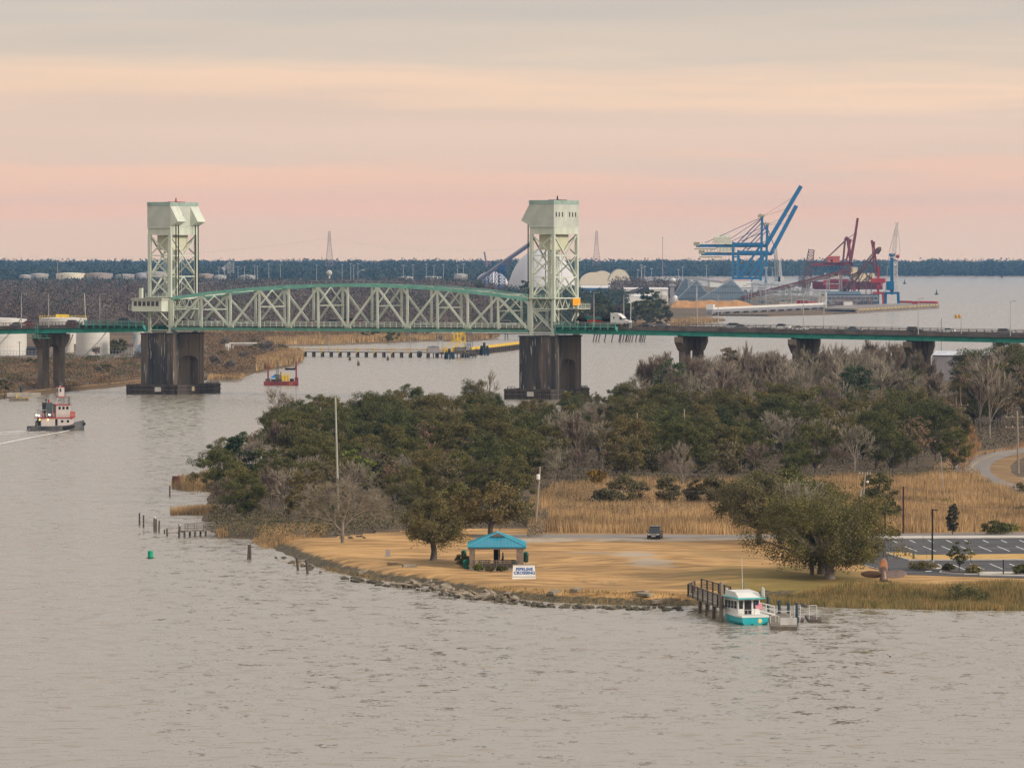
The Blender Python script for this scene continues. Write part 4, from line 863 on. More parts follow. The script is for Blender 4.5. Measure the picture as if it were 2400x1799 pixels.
# approach spans
def approach(u0,u1,z0,z1,label,walk):
    t=bt('approach_span',label,'bridge approach',0,0,0,'teal girder approach spans'); L_=u1-u0
    def Zd(u): return z0+(z1-z0)*(u-u0)/L_
    def slab(v0_,v1_,dz0,dz1,nm,m):
        me=MB().add([(u0,v0_,Zd(u0)+dz0),(u1,v0_,Zd(u1)+dz0),(u1,v1_,Zd(u1)+dz0),(u0,v1_,Zd(u0)+dz0),(u0,v0_,Zd(u0)+dz1),(u1,v0_,Zd(u1)+dz1),(u1,v1_,Zd(u1)+dz1),(u0,v1_,Zd(u0)+dz1)],[(0,3,2,1),(4,5,6,7),(0,1,5,4),(1,2,6,5),(2,3,7,6),(3,0,4,7)]); return me.build(nm,m,t)
    slab(-.3,17.5,-.55,0,'road_deck',deckm); slab(-.75,-.3,-.75,.32,'deck_edge',fascia); slab(17.5,17.9,-.75,.32,'deck_edge',fascia)
    for v in (.2,6,11.5,17): slab(v,v+.35,-2.25,-.55,'girder',girdm)
    m=MB(); 
    for u in np.arange(min(u0,u1)+1,max(u0,u1),7.3): m.box(u-.08,u+.08,.08,.2,Zd(u)-2.2,Zd(u)-.6)
    m.build('girder_stiffeners',girdm,t)
    m=MB(); n=int(abs(L_)/2.4)
    for k,v in ((0,-.55),(1,17.7)):
        for i in range(n+1):
            u=u0+L_*i/n; z=Zd(u); m.box(u-.09,u+.09,v-.08,v+.08,z+.2,z+1.28)
        for h_ in (.75,1.22): m.bar((u0,v,Zd(u0)+h_),(u1,v,Zd(u1)+h_),.09,.12)
    m.build('railing',mt('brown_rail',(.20,.17,.15),.7),t)
    a,b=walk; m=MB(); 
    m.box(min(a,b),max(a,b),-2.2,-.78,Zd(a)-.35,Zd(a)-.1)
    n=int(abs(b-a)/2.4)
    for i in range(n+1):
        u=a+(b-a)*i/n; m.box(u-.1,u+.1,-2.35,-2.15,Zd(a)-1.0,Zd(a)+1.25); m.add([(u-.06,-.7,Zd(a)-1.9),(u+.06,-.7,Zd(a)-1.9),(u+.06,-2.2,Zd(a)-.9),(u-.06,-2.2,Zd(a)-.9),(u-.06,-.7,Zd(a)-.3),(u+.06,-.7,Zd(a)-.3),(u+.06,-2.2,Zd(a)-.3),(u-.06,-2.2,Zd(a)-.3)],[(0,1,2,3),(4,5,6,7),(0,1,5,4),(1,2,6,5),(2,3,7,6),(3,0,4,7)])
    for h_ in (.4,.8,1.2): m.bar((a,-2.25,Zd(a)+h_),(b,-2.25,Zd(a)+h_),.08,.08)
    m.build('cantilever_walkway',mt('walk_teal',(.10,.36,.29),.5),t)
    return t,Zd
ta,ZdL=approach(-8.3,UP(-260),21.5,19.6,'left approach span over the near river bank',(-8.6,UP(194)))
tb,ZdR=approach(LS+9.2,UP(2760),21.9,19.5,'right approach span with a long line of traffic',(LS+10.5,UP(1450)))
m_=MB(); u_=UP(90)
m_.box(u_-1.6,u_+5,-3.2,-.9,17.0,17.15); 
for k in range(4): m_.bar((u_-1.6+k*2.2,-3.2,17.1),(u_-1.6+k*2.2,-3.2,18.3),.1,.1)
m_.bar((u_-1.6,-3.2,18.2),(u_+5,-3.2,18.2),.08,.08).bar((u_-.2,-1.4,17),(u_-.2,-1.4,21.8),.12,.12).bar((u_+.6,-1.4,17),(u_+.6,-1.4,21.8),.12,.12)
for k in range(12): m_.bar((u_-.2,-1.4,17.3+k*.4),(u_+.6,-1.4,17.3+k*.4),.06,.06)
m_.build('inspection_ladder',mt('walk_teal',(.10,.36,.29),.5),ta)
def apier(px,lab,zd,yb):
    u=UP(px); zc=zd-2.5; t=bt('approach_pier',lab,'bridge pier',u,0,0,'two column approach piers')
    MB().prism([(-.9,zc-1.6),(1.7,zc-4.2),(6.3,zc-4.2),(7.6,zc-3.2),(10,zc-3.2),(11.3,zc-4.2),(15.9,zc-4.2),(18.5,zc-1.6),(18.5,zc),(-.9,zc)],0,-1.2,1.2).build('pier_cap',mt('pier_concrete',(.27,.21,.155),.9,rgb2=(.13,.105,.085),scale=.5,stretch=(1,1,.3),bump=.1),t)
    for v in (4.0,13.6): MB().box(-1.0,1.0,v-2.0,v+2.0,-1,zc-4.15).build('column',MATS['pier_concrete'],t)
    m=MB(); 
    for k in range(12): m.box(-.4,.4,-.3+k*1.55,.4+k*1.55,zc,zc+.42)
    m.build('bearings',mt('bearing_steel',(.03,.03,.03),.8),t)
apier(86,'left approach pier standing in brown scrub above the tug',ZdL(UP(86)),900)
apier(1592,'first approach pier right of the right tower, rising from the wood',ZdR(UP(1592)),900)
apier(1858,'second approach pier half hidden behind bare trees',ZdR(UP(1858)),900)
apier(2128,'third approach pier behind tall bare trees near the warehouse',ZdR(UP(2128)),900)
# lamps, gates and signals on the bridge
def lamp_post(px,v,ztop_py,zb,lab,arm=-1):
    u=UP(px,v); zt_=ZB(ztop_py,u,v); t=bt('street_lamp',lab,'street lamp',u,v,zb,'lamp posts along the bridge')
    h=zt_-zb; MB().tube((0,0,-.3),(0,0,h),.15,.08,8).build('post',mt('lamp_grey',(.42,.40,.38),.5),t)
    MB().tube((0,0,h-.1),(arm*1.0,0,h+.08),.06,.05,6).build('arm',MATS['lamp_grey'],t)
    MB().box(min(arm*.9,arm*1.9),max(arm*.9,arm*1.9),-.15,.15,h,h+.18).build('lamp_head',MATS['lamp_grey'],t)
for px,top,arm,lb in [(50,689,1,'leftmost lamp post, above the grey and red cars'),(114,687,-1,'lamp post right of the red car on the left approach'),(234,689,1,'lamp post just right of the leaning white gate arm'),(318,687,-1,'lamp post nearest the left tower')]:
    lamp_post(px,-.9,top,ZdL(UP(px)),lb,arm)
for px,top,arm,lb in [(1392,686,1,'lamp post in front of the flatbed load'),(1462,690,1,'lamp post just left of the white gate arm on the right'),(1634,670,1,'slim lamp post left of the first approach pier'),(1683,690,-1,'slim lamp post before the two cars'),(1883,692,1,'slim lamp post right of the white pickup'),(1931,697,-1,'lamp post beside the thin mast on the right approach'),(2152,700,1,'lamp post above the black car on the right approach'),(2368,706,1,'rightmost lamp post on the approach')]:
    lamp_post(px,-.9 if px in (1392,2152,2368) else 17.6,top,ZdR(UP(px)),lb,arm)
def gate(px,lab,zb,lean):
    u=UP(px,3); t=bt('barrier_gate',lab,'barrier gate',u,-.7,zb,'raised barrier gates')
    m=MB()
    for k in range(12): m.bar((lean*(1.5+k*.75)/9,0,1.6+k*.7),(lean*(1.5+(k+1)*.75)/9,0,1.6+(k+1)*.7),.16,.12)
    m.build('gate_arm',white,t); MB().box(-.4,.4,-.35,.35,-.2,1.5).build('gate_box',steel,t); MB().bar((.3,0,1.2),(.9,0,2),.2,.3).bar((-.3,0,1.2),(-.7,0,1.9),.2,.3).build('counter_arm',steel,t)
gate(215,'raised white barrier arm on the left approach',ZdL(UP(215)),-.35); gate(1490,'raised white barrier arm on the right approach behind the truck',ZdR(UP(1490)),.15)
u_=UP(2255); t=bt('traffic_signal','two yellow traffic signal heads on a mast arm over the right approach','traffic signal',u_,-.7,ZdR(u_)); 
MB().tube((0,0,0),(0,0,5.4),.14,.1).build('post',MATS['lamp_grey'],t); MB().bar((-2.4,0,5),(0,0,5),.12,.12).build('arm',MATS['lamp_grey'],t)
for x_ in (-.6,-1.7): MB().box(x_-.28,x_+.28,-.2,.2,4.5,5.6).build('signal_head',mt('signal_yellow',(.80,.42,.03),.5),t)
# vehicles
def ring(x,hw,z0,z1,tw_=.8): return [(x,-hw,z0),(x,hw,z0),(x,hw*1.0,(z0+z1)/2),(x,hw*tw_,z1),(x,-hw*tw_,z1),(x,-hw,(z0+z1)/2)]
paints={'black':(.015,.016,.02),'grey':(.16,.165,.17),'silver':(.42,.43,.44),'white':(.72,.72,.70),'red':(.33,.015,.015),'maroon':(.14,.012,.02),'blue grey':(.09,.13,.17)}
def paint(c):
    m=mt('car_paint_'+c.replace(' ','_'),paints[c],.3,0,var=.03,spec=.5); return m
def car(kind,color,label,parent_loc,rz,big=False,group=None):
    t=T({'sedan':'sedan_car','suv':'suv_car','pickup':'pickup_truck','van':'van'}[kind],label,'pickup truck' if kind=='pickup' else ('van' if kind=='van' else 'car'),parent_loc,rz,group)
    L_,hw={'sedan':(4.8,.9),'suv':(5.0,.98),'pickup':(5.8,1.0),'van':(5.6,1.0)}[kind]; h={'sedan':1.45,'suv':1.78,'pickup':1.85,'van':2.2}[kind]; belt=h*.58; x0=-L_/2
    b=MB(); nose={'sedan':.72,'suv':1.02,'pickup':1.05,'van':1.1}[kind]
    b.loft([ring(x0,hw*.86,.42,belt*.85,.9),ring(x0+.25,hw*.98,.25,belt,.92),ring(x0+L_*.68,hw,.22,belt,.93),ring(x0+L_*.72,hw,.22,belt*.98,.93),ring(L_/2-.35,hw*.96,.25,nose,.88),ring(L_/2,hw*.8,.42,nose*.75,.85)])
    b.build('body',paint(color),t,smooth=False,bev=.05 if big else 0)
    if kind=='pickup': c0,c1,r0,r1=x0+1.9,L_/2-1.3,x0+2.0,L_/2-2.1
    elif kind=='sedan': c0,c1,r0,r1=x0+.55,L_/2-1.25,x0+1.35,L_/2-2.1
    else: c0,c1,r0,r1=x0+.1,L_/2-1.2,x0+.4,L_/2-2.05
    g=MB().add([(c0,-hw*.9,belt-.02),(c1,-hw*.9,belt-.02),(c1,hw*.9,belt-.02),(c0,hw*.9,belt-.02),(r0,-hw*.72,h-.08),(r1,-hw*.72,h-.08),(r1,hw*.72,h-.08),(r0,hw*.72,h-.08)],[(0,1,5,4),(1,2,6,5),(2,3,7,6),(3,0,4,7),(4,5,6,7)]); g.build('windows',glass,t)
    MB().box(r0-.03,r1+.03,-hw*.74,hw*.74,h-.09,h).build('roof',paint(color),t)
    for x_ in (x0+.95,L_/2-.95):
        for y_ in (-hw+.1,hw-.1):
            w_=MB().tube((x_,y_-.11,.34),(x_,y_+.11,.34),.34,n=12).build('wheel',tyre,t)
            MB().tube((x_,y_-.125,.34),(x_,y_+.125,.34),.19,n=10).build('rim',steel,w_)
    for y_ in (-hw*.66,hw*.66): MB().box(L_/2-.3,L_/2+.005,y_-.2,y_+.2,nose*.62,nose*.8).build('headlight',white if not big else mt('lamp_glass',(.8,.8,.8),.2),t)
    if big:
        MB().box(L_/2-.05,L_/2+.02,-.55,.55,.55,.85).build('grille',steel,t); MB().box(L_/2-.05,L_/2+.03,-.3,.3,.38,.5).build('number_plate',white,t)
        for s_ in (-1,1): MB().box(.75,.95,s_*hw*.98,s_*(hw+.2),1.02,1.2) .build('mirror',paint(color),t)
        MB().bar((r0,-hw*.66,h+.06),(r1,-hw*.66,h+.06),.05,.05).bar((r0,hw*.66,h+.06),(r1,hw*.66,h+.06),.05,.05).build('roof_rail',steel,t)
    return t
def bcar(kind,color,px,v,label,zf,back=False):
    u=UP(px,v); p=BW(u,v,zf(u)+.02); car(kind,color,label,p,BR+(math.pi if back else 0),group='traffic on the bridge')
zs=lambda u:21.6
bcar('sedan','grey',42,3,'grey car at the left end of the left approach',ZdL); bcar('suv','red',65,11,'red car beside the grey one on the left approach',ZdL,True)
bcar('suv','maroon',174,4,'dark maroon car in front of the white tank',ZdL); bcar('van','blue grey',297,3.2,'long pale blue van behind the teal walkway posts',ZdL)
for kind,c,px,v,b_,lb in [('suv','maroon',415,12,1,'maroon car just right of the left tower'),('sedan','silver',482,10,0,'silver car behind the first truss vertical'),('sedan','white',497,13,1,'white car behind the first truss vertical'),('sedan','white',566,4,0,'white car left of the third truss vertical'),('sedan','black',622,4,0,'black car between third and fourth truss verticals'),('sedan','red',735,4,0,'red car under the left half of the span'),('suv','grey',777,12,1,'grey car next to the middle truss vertical'),('van','red',816,12,1,'red van at the middle of the span'),('sedan','red',850,5,0,'red car right behind the red van'),('sedan','silver',878,4,0,'silver car right of midspan'),('sedan','maroon',940,5,0,'dark red car right of midspan'),('sedan','silver',982,4,0,'silver car following the dark red one'),('sedan','grey',1100,4,0,'grey car near the right end of the span'),('suv','white',1192,4,0,'white sport utility car by the right end post')]:
    bcar(kind,c,px,v,lb,zs,bool(b_))
for kind,c,px,v,b_,lb in [('sedan','black',1516,3,0,'black car in front of the white cab'),('pickup','grey',1547,11,0,'grey pickup beyond the black car'),('suv','silver',1714,10,1,'silver car beyond the slim lamp post pair'),('sedan','grey',1740,4,0,'grey car right behind the silver one'),('pickup','white',1832,11,1,'white pickup on the far lane'),('sedan','white',1876,4,0,'white car right below the pickup'),('sedan','blue grey',2002,4,0,'blue grey car between second and third piers'),('suv','black',2145,3,0,'black car by the tall lamp post'),('sedan','white',2221,12,1,'white car on the far lane near the signal'),('suv','grey',2358,3,0,'grey car at the right end of the approach')]:
    bcar(kind,c,px,v,lb,ZdR,bool(b_))
# flatbed truck carrying machinery
u0_=UP(1410,4); t=bt('flatbed_truck','white cabbed truck hauling black, green and red machinery on a flatbed trailer','truck',u0_,4,ZdR(u0_)+.02); t['group']='traffic on the bridge'
Lx=UP(1477,4)-u0_
MB().prism([(Lx-5.8,.9),(Lx-.4,.9),(Lx,1.1),(Lx-.1,1.7),(Lx-1.6,2.0),(Lx-2.3,3.0),(Lx-3.6,3.9),(Lx-5.8,4.05)],1,-1.25,1.25).build('cab',white,t,bev=.12)
MB().prism([(Lx-2.28,2.95),(Lx-1.62,2.05),(Lx-2.9,2.05),(Lx-3.0,2.9)],1,-1.28,1.28).build('cab_window',glass,t)
MB().box(Lx-5.0,Lx-4.6,-1.27,1.27,2.3,2.9).build('sleeper_window',glass,t)
MB().box(-8.5,Lx-5.9,-1.2,1.2,1.1,1.35).build('trailer_bed',mt('trailer_red',(.38,.04,.03),.6),t)
for x_ in (-7.6,-6.4,-5.2,Lx-5.2,Lx-4.1,Lx-1.3):
    for y_ in (-1.1,1.1): MB().tube((x_,y_-.18,.5),(x_,y_+.18,.5),.5,n=12).build('wheel',tyre,t)
MB().ball((-6.4,0,2.3),1.9,1.1,1.1,8,6,.25).ball((2.0,0,2.3),1.8,1.1,1.15,8,6,.25).bar((-8.3,0,1.8),(-4,0,3),.5,.6).build('machinery_load',black,t)
MB().box(-4.6,.3,-.9,.9,1.9,2.6).bar((-4.5,-.95,2.9),(0,-.95,2.4),.3,.3).build('green_frame',mt('machine_green',(.03,.25,.18),.5),t)
MB().box(-4.3,.4,-.85,.85,1.36,1.85).tube((-2.8,-1,1.8),(-2.8,1,1.8),.55).tube((-1,-1,1.8),(-1,1,1.8),.5).build('red_frame',mt('machine_red',(.45,.05,.03),.5),t)
for k in range(5): MB().box(-5.5+k*1.6,-5.0+k*1.6,-.6,.6,2.9,3.4)
# ------------------------------------------------------------------ park: pavilion, sign, bins, tables
def P0(px,py,z=ZG): p=G(px,py,z); return (p.x,p.y,hA(p.x,p.y) if z==ZG else z)
pf=G(1097,1281,4.1); pb_=G(1232,1281,4.1); Yb=G(1088,1270,4.1).y
t=T('picnic_pavilion','open picnic pavilion with bright turquoise hipped metal roof on the lawn','pavilion',(pf.x,pf.y,ZG))
W_=pb_.x-pf.x; D_=11.4; E=2.9; RZ=4.55
def turq():
    m=mt('turquoise_roof',(.015,.25,.36),.35,0,var=.08,scale=.5,spec=.5); return m
rm=MB(); a0,a1,ym0,ym1=-.1,W_+.1,3.9,D_-3.9; cx=W_/2+.05
V_=[(a0,0,E),(a1,0,E),(a1,D_,E),(a0,D_,E),(cx,ym0,RZ),(cx,ym1,RZ)]
rm.add(V_+[(x,y,z-.14) for x,y,z in V_[:4]],[(0,1,4),(1,2,5,4),(2,3,5),(3,0,4,5),(0,6,7,1),(1,7,8,2),(2,8,9,3),(3,9,6,0),(6,9,8,7)])
rf=rm.build('roof',turq(),t)
sm=MB()
for k in range(1,17): # standing seams on the near and left slopes
    x=a0+(a1-a0)*k/17; f=1-abs(x-cx)/(cx-a0); sm.bar((x,0,E+.02),(x,ym0*f,E+(RZ-E)*f+.02),.04,.06)
for k in range(1,25):
    y=D_*k/25; f=min(1,y/ym0,(D_-y)/ym0); 
    for xe in (a0,a1): sm.bar((xe,y,E+.02),(xe+(cx-xe)*f,y,E+(RZ-E)*f+.02),.04,.06)
sm.bar((a0,0,E+.04),(cx,ym0,RZ+.04),.14,.1).bar((a1,0,E+.04),(cx,ym0,RZ+.04),.14,.1).bar((cx,ym0,RZ+.05),(cx,ym1,RZ+.05),.16,.1).bar((a0,D_,E+.04),(cx,ym1,RZ+.04),.14,.1).bar((a1,D_,E+.04),(cx,ym1,RZ+.04),.14,.1)
sm.build('ridge_and_seams',mt('turquoise_light',(.08,.40,.50),.35),rf)
g=MB().prism([(cx-1.0,E+1.22),(cx+1.0,E+1.22),(cx,E+1.66)],1,2.6,4.4).build('gablet',mt('gablet_wood',(.16,.12,.11),.8),t)
m=MB()
for a_,b_ in (((0,.25),(W_,.25)),((0,D_-.25),(W_,D_-.25))): m.box(a_[0],b_[0],a_[1]-.1,a_[1]+.1,E-.36,E-.15)
m.box(.1,.3,.25,D_-.25,E-.36,E-.152); m.box(W_-.3,W_-.1,.25,D_-.25,E-.36,E-.152); m.build('eaves_beam',mt('beam_wood',(.22,.18,.17),.85),t)
gz=-.05
for (x,y,sx_,sy_) in ((.55,.6,.75,.75),(W_-.75,.6,.95,.75),(.55,D_-.7,.6,.6),(W_-.75,D_-.7,.6,.6)):
    MB().box(x-sx_/2,x+sx_/2,y-sy_/2,y+sy_/2,gz-.2,E-.3).build('brick_column',brick,t,bev=.03)
MB().box(.2,W_-.2,.2,D_-.4,gz-.25,gz+.12).build('floor_slab',conc,t)
MB().box(cx-.5,cx+.15,D_*.5,D_*.5+.9,gz,E-.3).build('centre_cupboard',mt('dark_wood',(.03,.022,.02),.8),t); MB().box(cx+.17,cx+.36,D_*.5-.2,D_*.5+.1,gz,E-.3).build('post',brick,t)
m=MB(); 
for k in range(34): x=.9+k*(W_-1.9)/33; m.box(x-.03,x+.03,.2,.26,gz,gz+1.12-.15*k/33)
m.bar((.9,.23,gz+1.15),(W_-1,.23,gz+1.0),.12,.08).bar((.9,.23,gz+.2),(W_-1,.23,gz+.15),.08,.06)
for x in (.95,1.9,W_/2,W_-2.4): m.box(x-.07,x+.07,.15,.29,gz-.1,gz+1.2)
m.build('wooden_railing',timberg,t)
MB().box(1.0,W_-1.2,.45,.6,gz,gz+.75).build('low_wall',mt('low_stone_wall',(.13,.11,.10),.9),t)
for k,(dx,dy,lb) in enumerate([(2.1,6.5,'left picnic table under the pavilion roof'),(W_-2.5,6.5,'right picnic table under the pavilion roof')]):
    q=T('picnic_table',lb,'table',(pf.x+dx,pf.y+dy,ZG+gz+.1)); MB().box(-.9,.9,-.4,.4,.68,.76).build('tabletop',mt('table_wood',(.10,.06,.05),.8),q)
    for s_ in (-1,1):
        MB().box(-.9,.9,s_*.7-.15,s_*.7+.15,.4,.46).build('bench_seat',MATS['table_wood'],q); MB().bar((s_*.6,-.7,0),(s_*.6,.2,.68),.08).bar((s_*.6,.7,0),(s_*.6,-.2,.68),.08).build('leg',MATS['table_wood'],q)
# person standing at the middle post
def person(name,label,loc,rz,h=1.75,top=(.02,.02,.03),bot=(.03,.03,.045),bend=0):
    t=T(name,label,'person',loc,rz); k=h/1.75
    me=bpy.data.meshes.new('body'); V=[(0,0,.95),(0,0,1.2),(0,0,1.42),(0,.0,1.52),(0,.02,1.66),(-.1,0,.9),(-.11,.03,.5),(-.12,0,.08),(-.12,.13,.04),(.1,0,.9),(.12,.05,.5),(.13,0,.08),(.13,.13,.04),(-.19,0,1.4),(-.25,.03,1.13),(-.2,.2,.95),(-.19,.27,.93),(.19,0,1.4),(.26,.02,1.13),(.24,.1,.88),(.23,.15,.82)]
    Ed=[(0,1),(1,2),(2,3),(3,4),(0,5),(5,6),(6,7),(7,8),(0,9),(9,10),(10,11),(11,12),(2,13),(13,14),(14,15),(15,16),(2,17),(17,18),(18,19),(19,20)]
    me.from_pydata([(x*k,y*k,z*k) for x,y,z in V],Ed,[]); o=bpy.data.objects.new('body',me); COL.objects.link(o); o.parent=t
    o.modifiers.new('s','SKIN'); s=o.modifiers.new('u','SUBSURF'); s.levels=1; s.render_levels=1
    rad=[.15,.14,.16,.06,.105,.1,.07,.05,.045,.1,.07,.05,.045,.07,.05,.04,.035,.07,.05,.04,.035]
    for sv,r_ in zip(me.skin_vertices[0].data,rad): sv.radius=(r_*k,r_*k*.85)
    me.skin_vertices[0].data[0].use_root=True
    me.materials.append(mt('dark_clothes',top,.9)); MB().ball((0,-.01,1.7*k),.095,.105,.10,8,6).build('hair',mt('dark_hair',(.02,.015,.012),.8),t,smooth=True)
    MB().ball((0,.09,1.64*k),.05,.03,.07,8,6).build('face',mt('skin',(.35,.2,.14),.6),t,smooth=True)
    return t
person('person','person in dark clothes leaning by the middle post of the pavilion',(pf.x+cx+.75,pf.y+D_*.5,ZG+gz+.1),R(100))
# pipeline crossing sign
p=P0(1228,1357); t=T('pipeline_sign','white A shaped board reading PIPELINE CROSSING in blue at the water side','sign',(p[0],p[1],p[2]-.05),R(4))
pw=MB().add([(-1.55,-.35,.0),(1.5,-.35,.0),(1.5,.55,.0),(-1.55,.55,.0),(-1.4,.02,1.78),(1.38,.02,1.78),(1.38,.18,1.78),(-1.4,.18,1.78)],[(0,3,2,1),(4,5,6,7),(0,1,5,4),(1,2,6,5),(2,3,7,6),(3,0,4,7)])
pn=pw.build('panel',mt('sign_white',(.82,.82,.79),.6,rgb2=(.70,.71,.66),scale=1.2),t,bev=.02)
MB().box(-1.57,1.52,-.40,-.34,.33,.37).box(-1.45,1.42,-.05,.2,1.77,1.84).build('trim_rail',mt('sign_trim',(.50,.50,.46),.7),t)
blu=mt('sign_blue',(.01,.12,.42),.6,var=.05); ra=math.atan2(1.78,.37)
for i,(tx,zz) in enumerate((('PIPELINE',1.27),('CROSSING',.80))):
    f=zz/1.78; text('lettering',tx,.54,blu,pn,(.06,-.35+.37*f-.025,zz),(ra,0,0),ext=.012,sp=1.08)
# bins
def bin_(px,py,lab,c,z0=0,tall=1.15,post=False):
    x,y,z=P0(px,py); t=T('litter_bin',lab,'litter bin',(x,y,z)); o=.35 if post else .0
    if post: MB().tube((0,0,-.1),(0,0,.6),.05).build('post',steel,t)
    MB().lathe([(.30,o),(.34,o+.1),(.36,o+tall*.7)],n=16).build('barrel',mt('bin_body_'+c[0],c[1],.6),t)
    MB().lathe([(.38,o+tall*.7),(.39,o+tall*.78),(.33,o+tall*.95),(.12,o+tall*1.05)],n=16).build('lid',mt('bin_lid_'+c[0],c[2],.4),t,smooth=True)
    MB().box(-.14,.14,-.40,-.33,o+tall*.78,o+tall*.92).build('opening',black,t)
gr=('green',(.01,.10,.07),(.01,.30,.18)); bl=('blue',(.02,.08,.22),(.02,.16,.55)); dg=('dark_green',(.012,.045,.03),(.012,.11,.07))
bin_(1092,1328,'green domed litter bin at the front left corner of the pavilion',gr,tall=1.2); bin_(1087,1307,'dark green litter bin behind the left pavilion corner',dg,tall=1.2)
bin_(1205,1325,'dark green litter bin left of the blue one',dg,tall=1.1); bin_(1218.5,1325,'blue litter bin at the front right corner of the pavilion',bl,tall=1.2); bin_(1232.5,1317,'dark green post mounted bin right of the pavilion',dg,tall=1.4,post=True)
x,y,z=P0(909,1303); t=T('stone_marker','grey upright marker stone on the lawn left of the lone oak','marker',(x,y,z)); MB().prism([(-.32,0),(.32,0),(.30,.95),(-.30,.95)],1,-.15,.2).build('stone',mt('marker_grey',(.33,.32,.31),.8),t,bev=.02); MB().box(-.5,.7,-.35,.45,-.1,.06).build('plinth',conc,t)
# big SUV on the park road
x,y,z=P0(1536,1263.5); car('suv','black','dark sport utility car facing the camera on the park road',(x,y+2.2,ZG+.04),R(-97),big=True)
# propeller monument
x,y,z=P0(2071,1364); t=T('propeller_monument','rusty bronze ship propeller standing on end beside the drive','monument',(x,y,z-.05)); prm=mt('old_bronze',(.17,.12,.10),.5,.4,rgb2=(.26,.20,.175),scale=.8); prr=mt('rust_tip',(.42,.20,.11),.7,.2,var=.25,scale=1)
def blade(cx_,cz_,ax,az,rot,twist,mat):
    m=MB(); m.ball((0,0,0),ax,.09,az,20,12)
    M=Matrix.Translation((cx_,0,cz_))@Matrix.Rotation(rot,4,'Y')@Matrix.Rotation(twist,4,'X'); m.v=[tuple(M@Vector(v)) for v in m.v]
    return m.build('blade',mat,t,smooth=True)
blade(0,1.95,.52,1.1,0,0,prr); blade(-1.45,1.02,1.5,.62,R(2),R(38),prm); blade(1.5,1.05,1.5,.64,R(-4),R(-38),prm); blade(0,1.3,.58,.75,0,R(10),prm)
MB().lathe([(.55,.25),(.5,.5),(.42,1.0),(.3,1.45),(.1,1.65)],n=18).build('hub',prm,t,smooth=True); MB().box(-1.0,1.0,-.5,.5,0,.14).box(-.5,.5,-.4,.4,.14,.3).build('plinth',mt('dark_plinth',(.07,.055,.05),.8),t)
# lamp posts, bollards, plain posts of the car park
def cp_lamp(px,py,top,lab,c,arm=True):
    x,y,z=P0(px,py); h=A(px,top,y).z-z; t=T('car_park_lamp',lab,'lamp post',(x,y,z)); MB().box(-.11,.11,-.11,.11,.35,h).build('post',c,t); MB().lathe([(.3,0),(.3,.4)],n=14).build('base',conc,t)
    MB().box(.1,.75,-.12,.12,h-.22,h-.08).build('lamp_head',c,t)
mar=mt('maroon_post',(.055,.012,.028),.6); blk=mt('black_post',(.016,.015,.017),.6)
cp_lamp(2185,1318,1192,'black car park lamp standing in the planter',blk)
for px,py,top,c,lb in ((2117,1250,1141,mar,'maroon post without lamp behind the kerb'),(2074,1250,1163,blk,'black post right of the great live oak')):
    x,y,z=P0(px,py); h=A(px,top,y).z-z; t=T('plain_post',lb,'post',(x,y,z)); MB().box(-.12,.12,-.12,.12,0,h).build('shaft',c,t); MB().box(-.14,.14,-.14,.14,h,h+.08).build('cap',c,t)
x,y,z=P0(2351.5,1348); t=T('plain_post','short black post in the lower planter near the frame edge','post',(x,y,z)); MB().box(-.07,.07,-.07,.07,0,2.0).build('shaft',blk,t); MB().box(-.09,.09,-.09,.09,2.0,2.06).build('cap',blk,t)
for px,py,lb in ((2104,1297,'farthest of three wooden bollards on the grass island'),(2122,1304,'middle of three wooden bollards on the grass island'),(2141,1312,'nearest of three wooden bollards on the grass island')):
    x,y,z=P0(px,py); t=T('wooden_bollard',lb,'bollard',(x,y,z)); MB().box(-.15,.15,-.15,.15,0,.82).build('post',mt('bollard_wood',(.16,.14,.07),.9),t,bev=.02); MB().box(-.17,.17,-.17,.17,.82,.88).build('cap',MATS['bollard_wood'],t); t['group']='bollards on the grass island'
# utility poles and wires
wood=mt('pole_wood',(.30,.25,.20),.9,var=.2,scale=1,stretch=(1,1,.2)); woodd=mt('old_pole_wood',(.17,.13,.10),.9,var=.2)
wire_m=mt('wire',(.14,.13,.12),.6)
def pole(px,py,tx,ty,lab,mat,r=.16,bars=(),dy=0,foot=None):
    b=G(px,py,ZG) if foot is None else foot; tp=A(tx,ty,b.y); t=T('utility_pole',lab,'utility pole',(b.x,b.y,b.z-.2)); tl_=tp-b
    MB().tube((0,0,0),tl_,r*1.15,r*.8,8).build('pole',mat,t)
    for f,wd in bars:
        c=tl_*f; MB().bar(c+Vector((-wd,0,0)),c+Vector((wd,.4,0)),.12,.14).build('crossarm',mat,t)
        m=MB(); 
        for k in (-1,-.45,.45,1): m.tube(c+Vector((k*wd*.95,.2*k,.05)),c+Vector((k*wd*.95,.2*k,.3)),.05,n=6)
        m.build('insulators',white,t)
    return t,tp
def wires(lab,pts,sag=1.2,r=.018):
    o=pts[0]; t=MB(); ps=[]
    for a,b in zip(pts[:-1],pts[1:]):
        for i in range(14):
            f=i/14; q=a.lerp(b,f); ps.append(q-Vector((0,0,sag*4*f*(1-f)))-o)
    ps.append(pts[-1]-o); t.path(ps,r,4); w_=t.build('overhead_wire',wire_m,None,o); tag(w_,lab,'wire','overhead wires'); return w_
tA,pA=pole(1254,1243,1266,1090,'leaning pale utility pole with a transformer at the marsh edge',wood,.17); MB().lathe([(.25,0),(.28,.1),(.28,.7),(.2,.8)],(pA.x-G(1254,1243,ZG).x-.3,-.3,A(1260,1120,pA.y).z-ZG),n=10).build('transformer',white,tA)
tB,pB=pole(2019,1216,2028,1103,'double utility pole behind the great live oak',wood,.15,((.96,.9),)); 
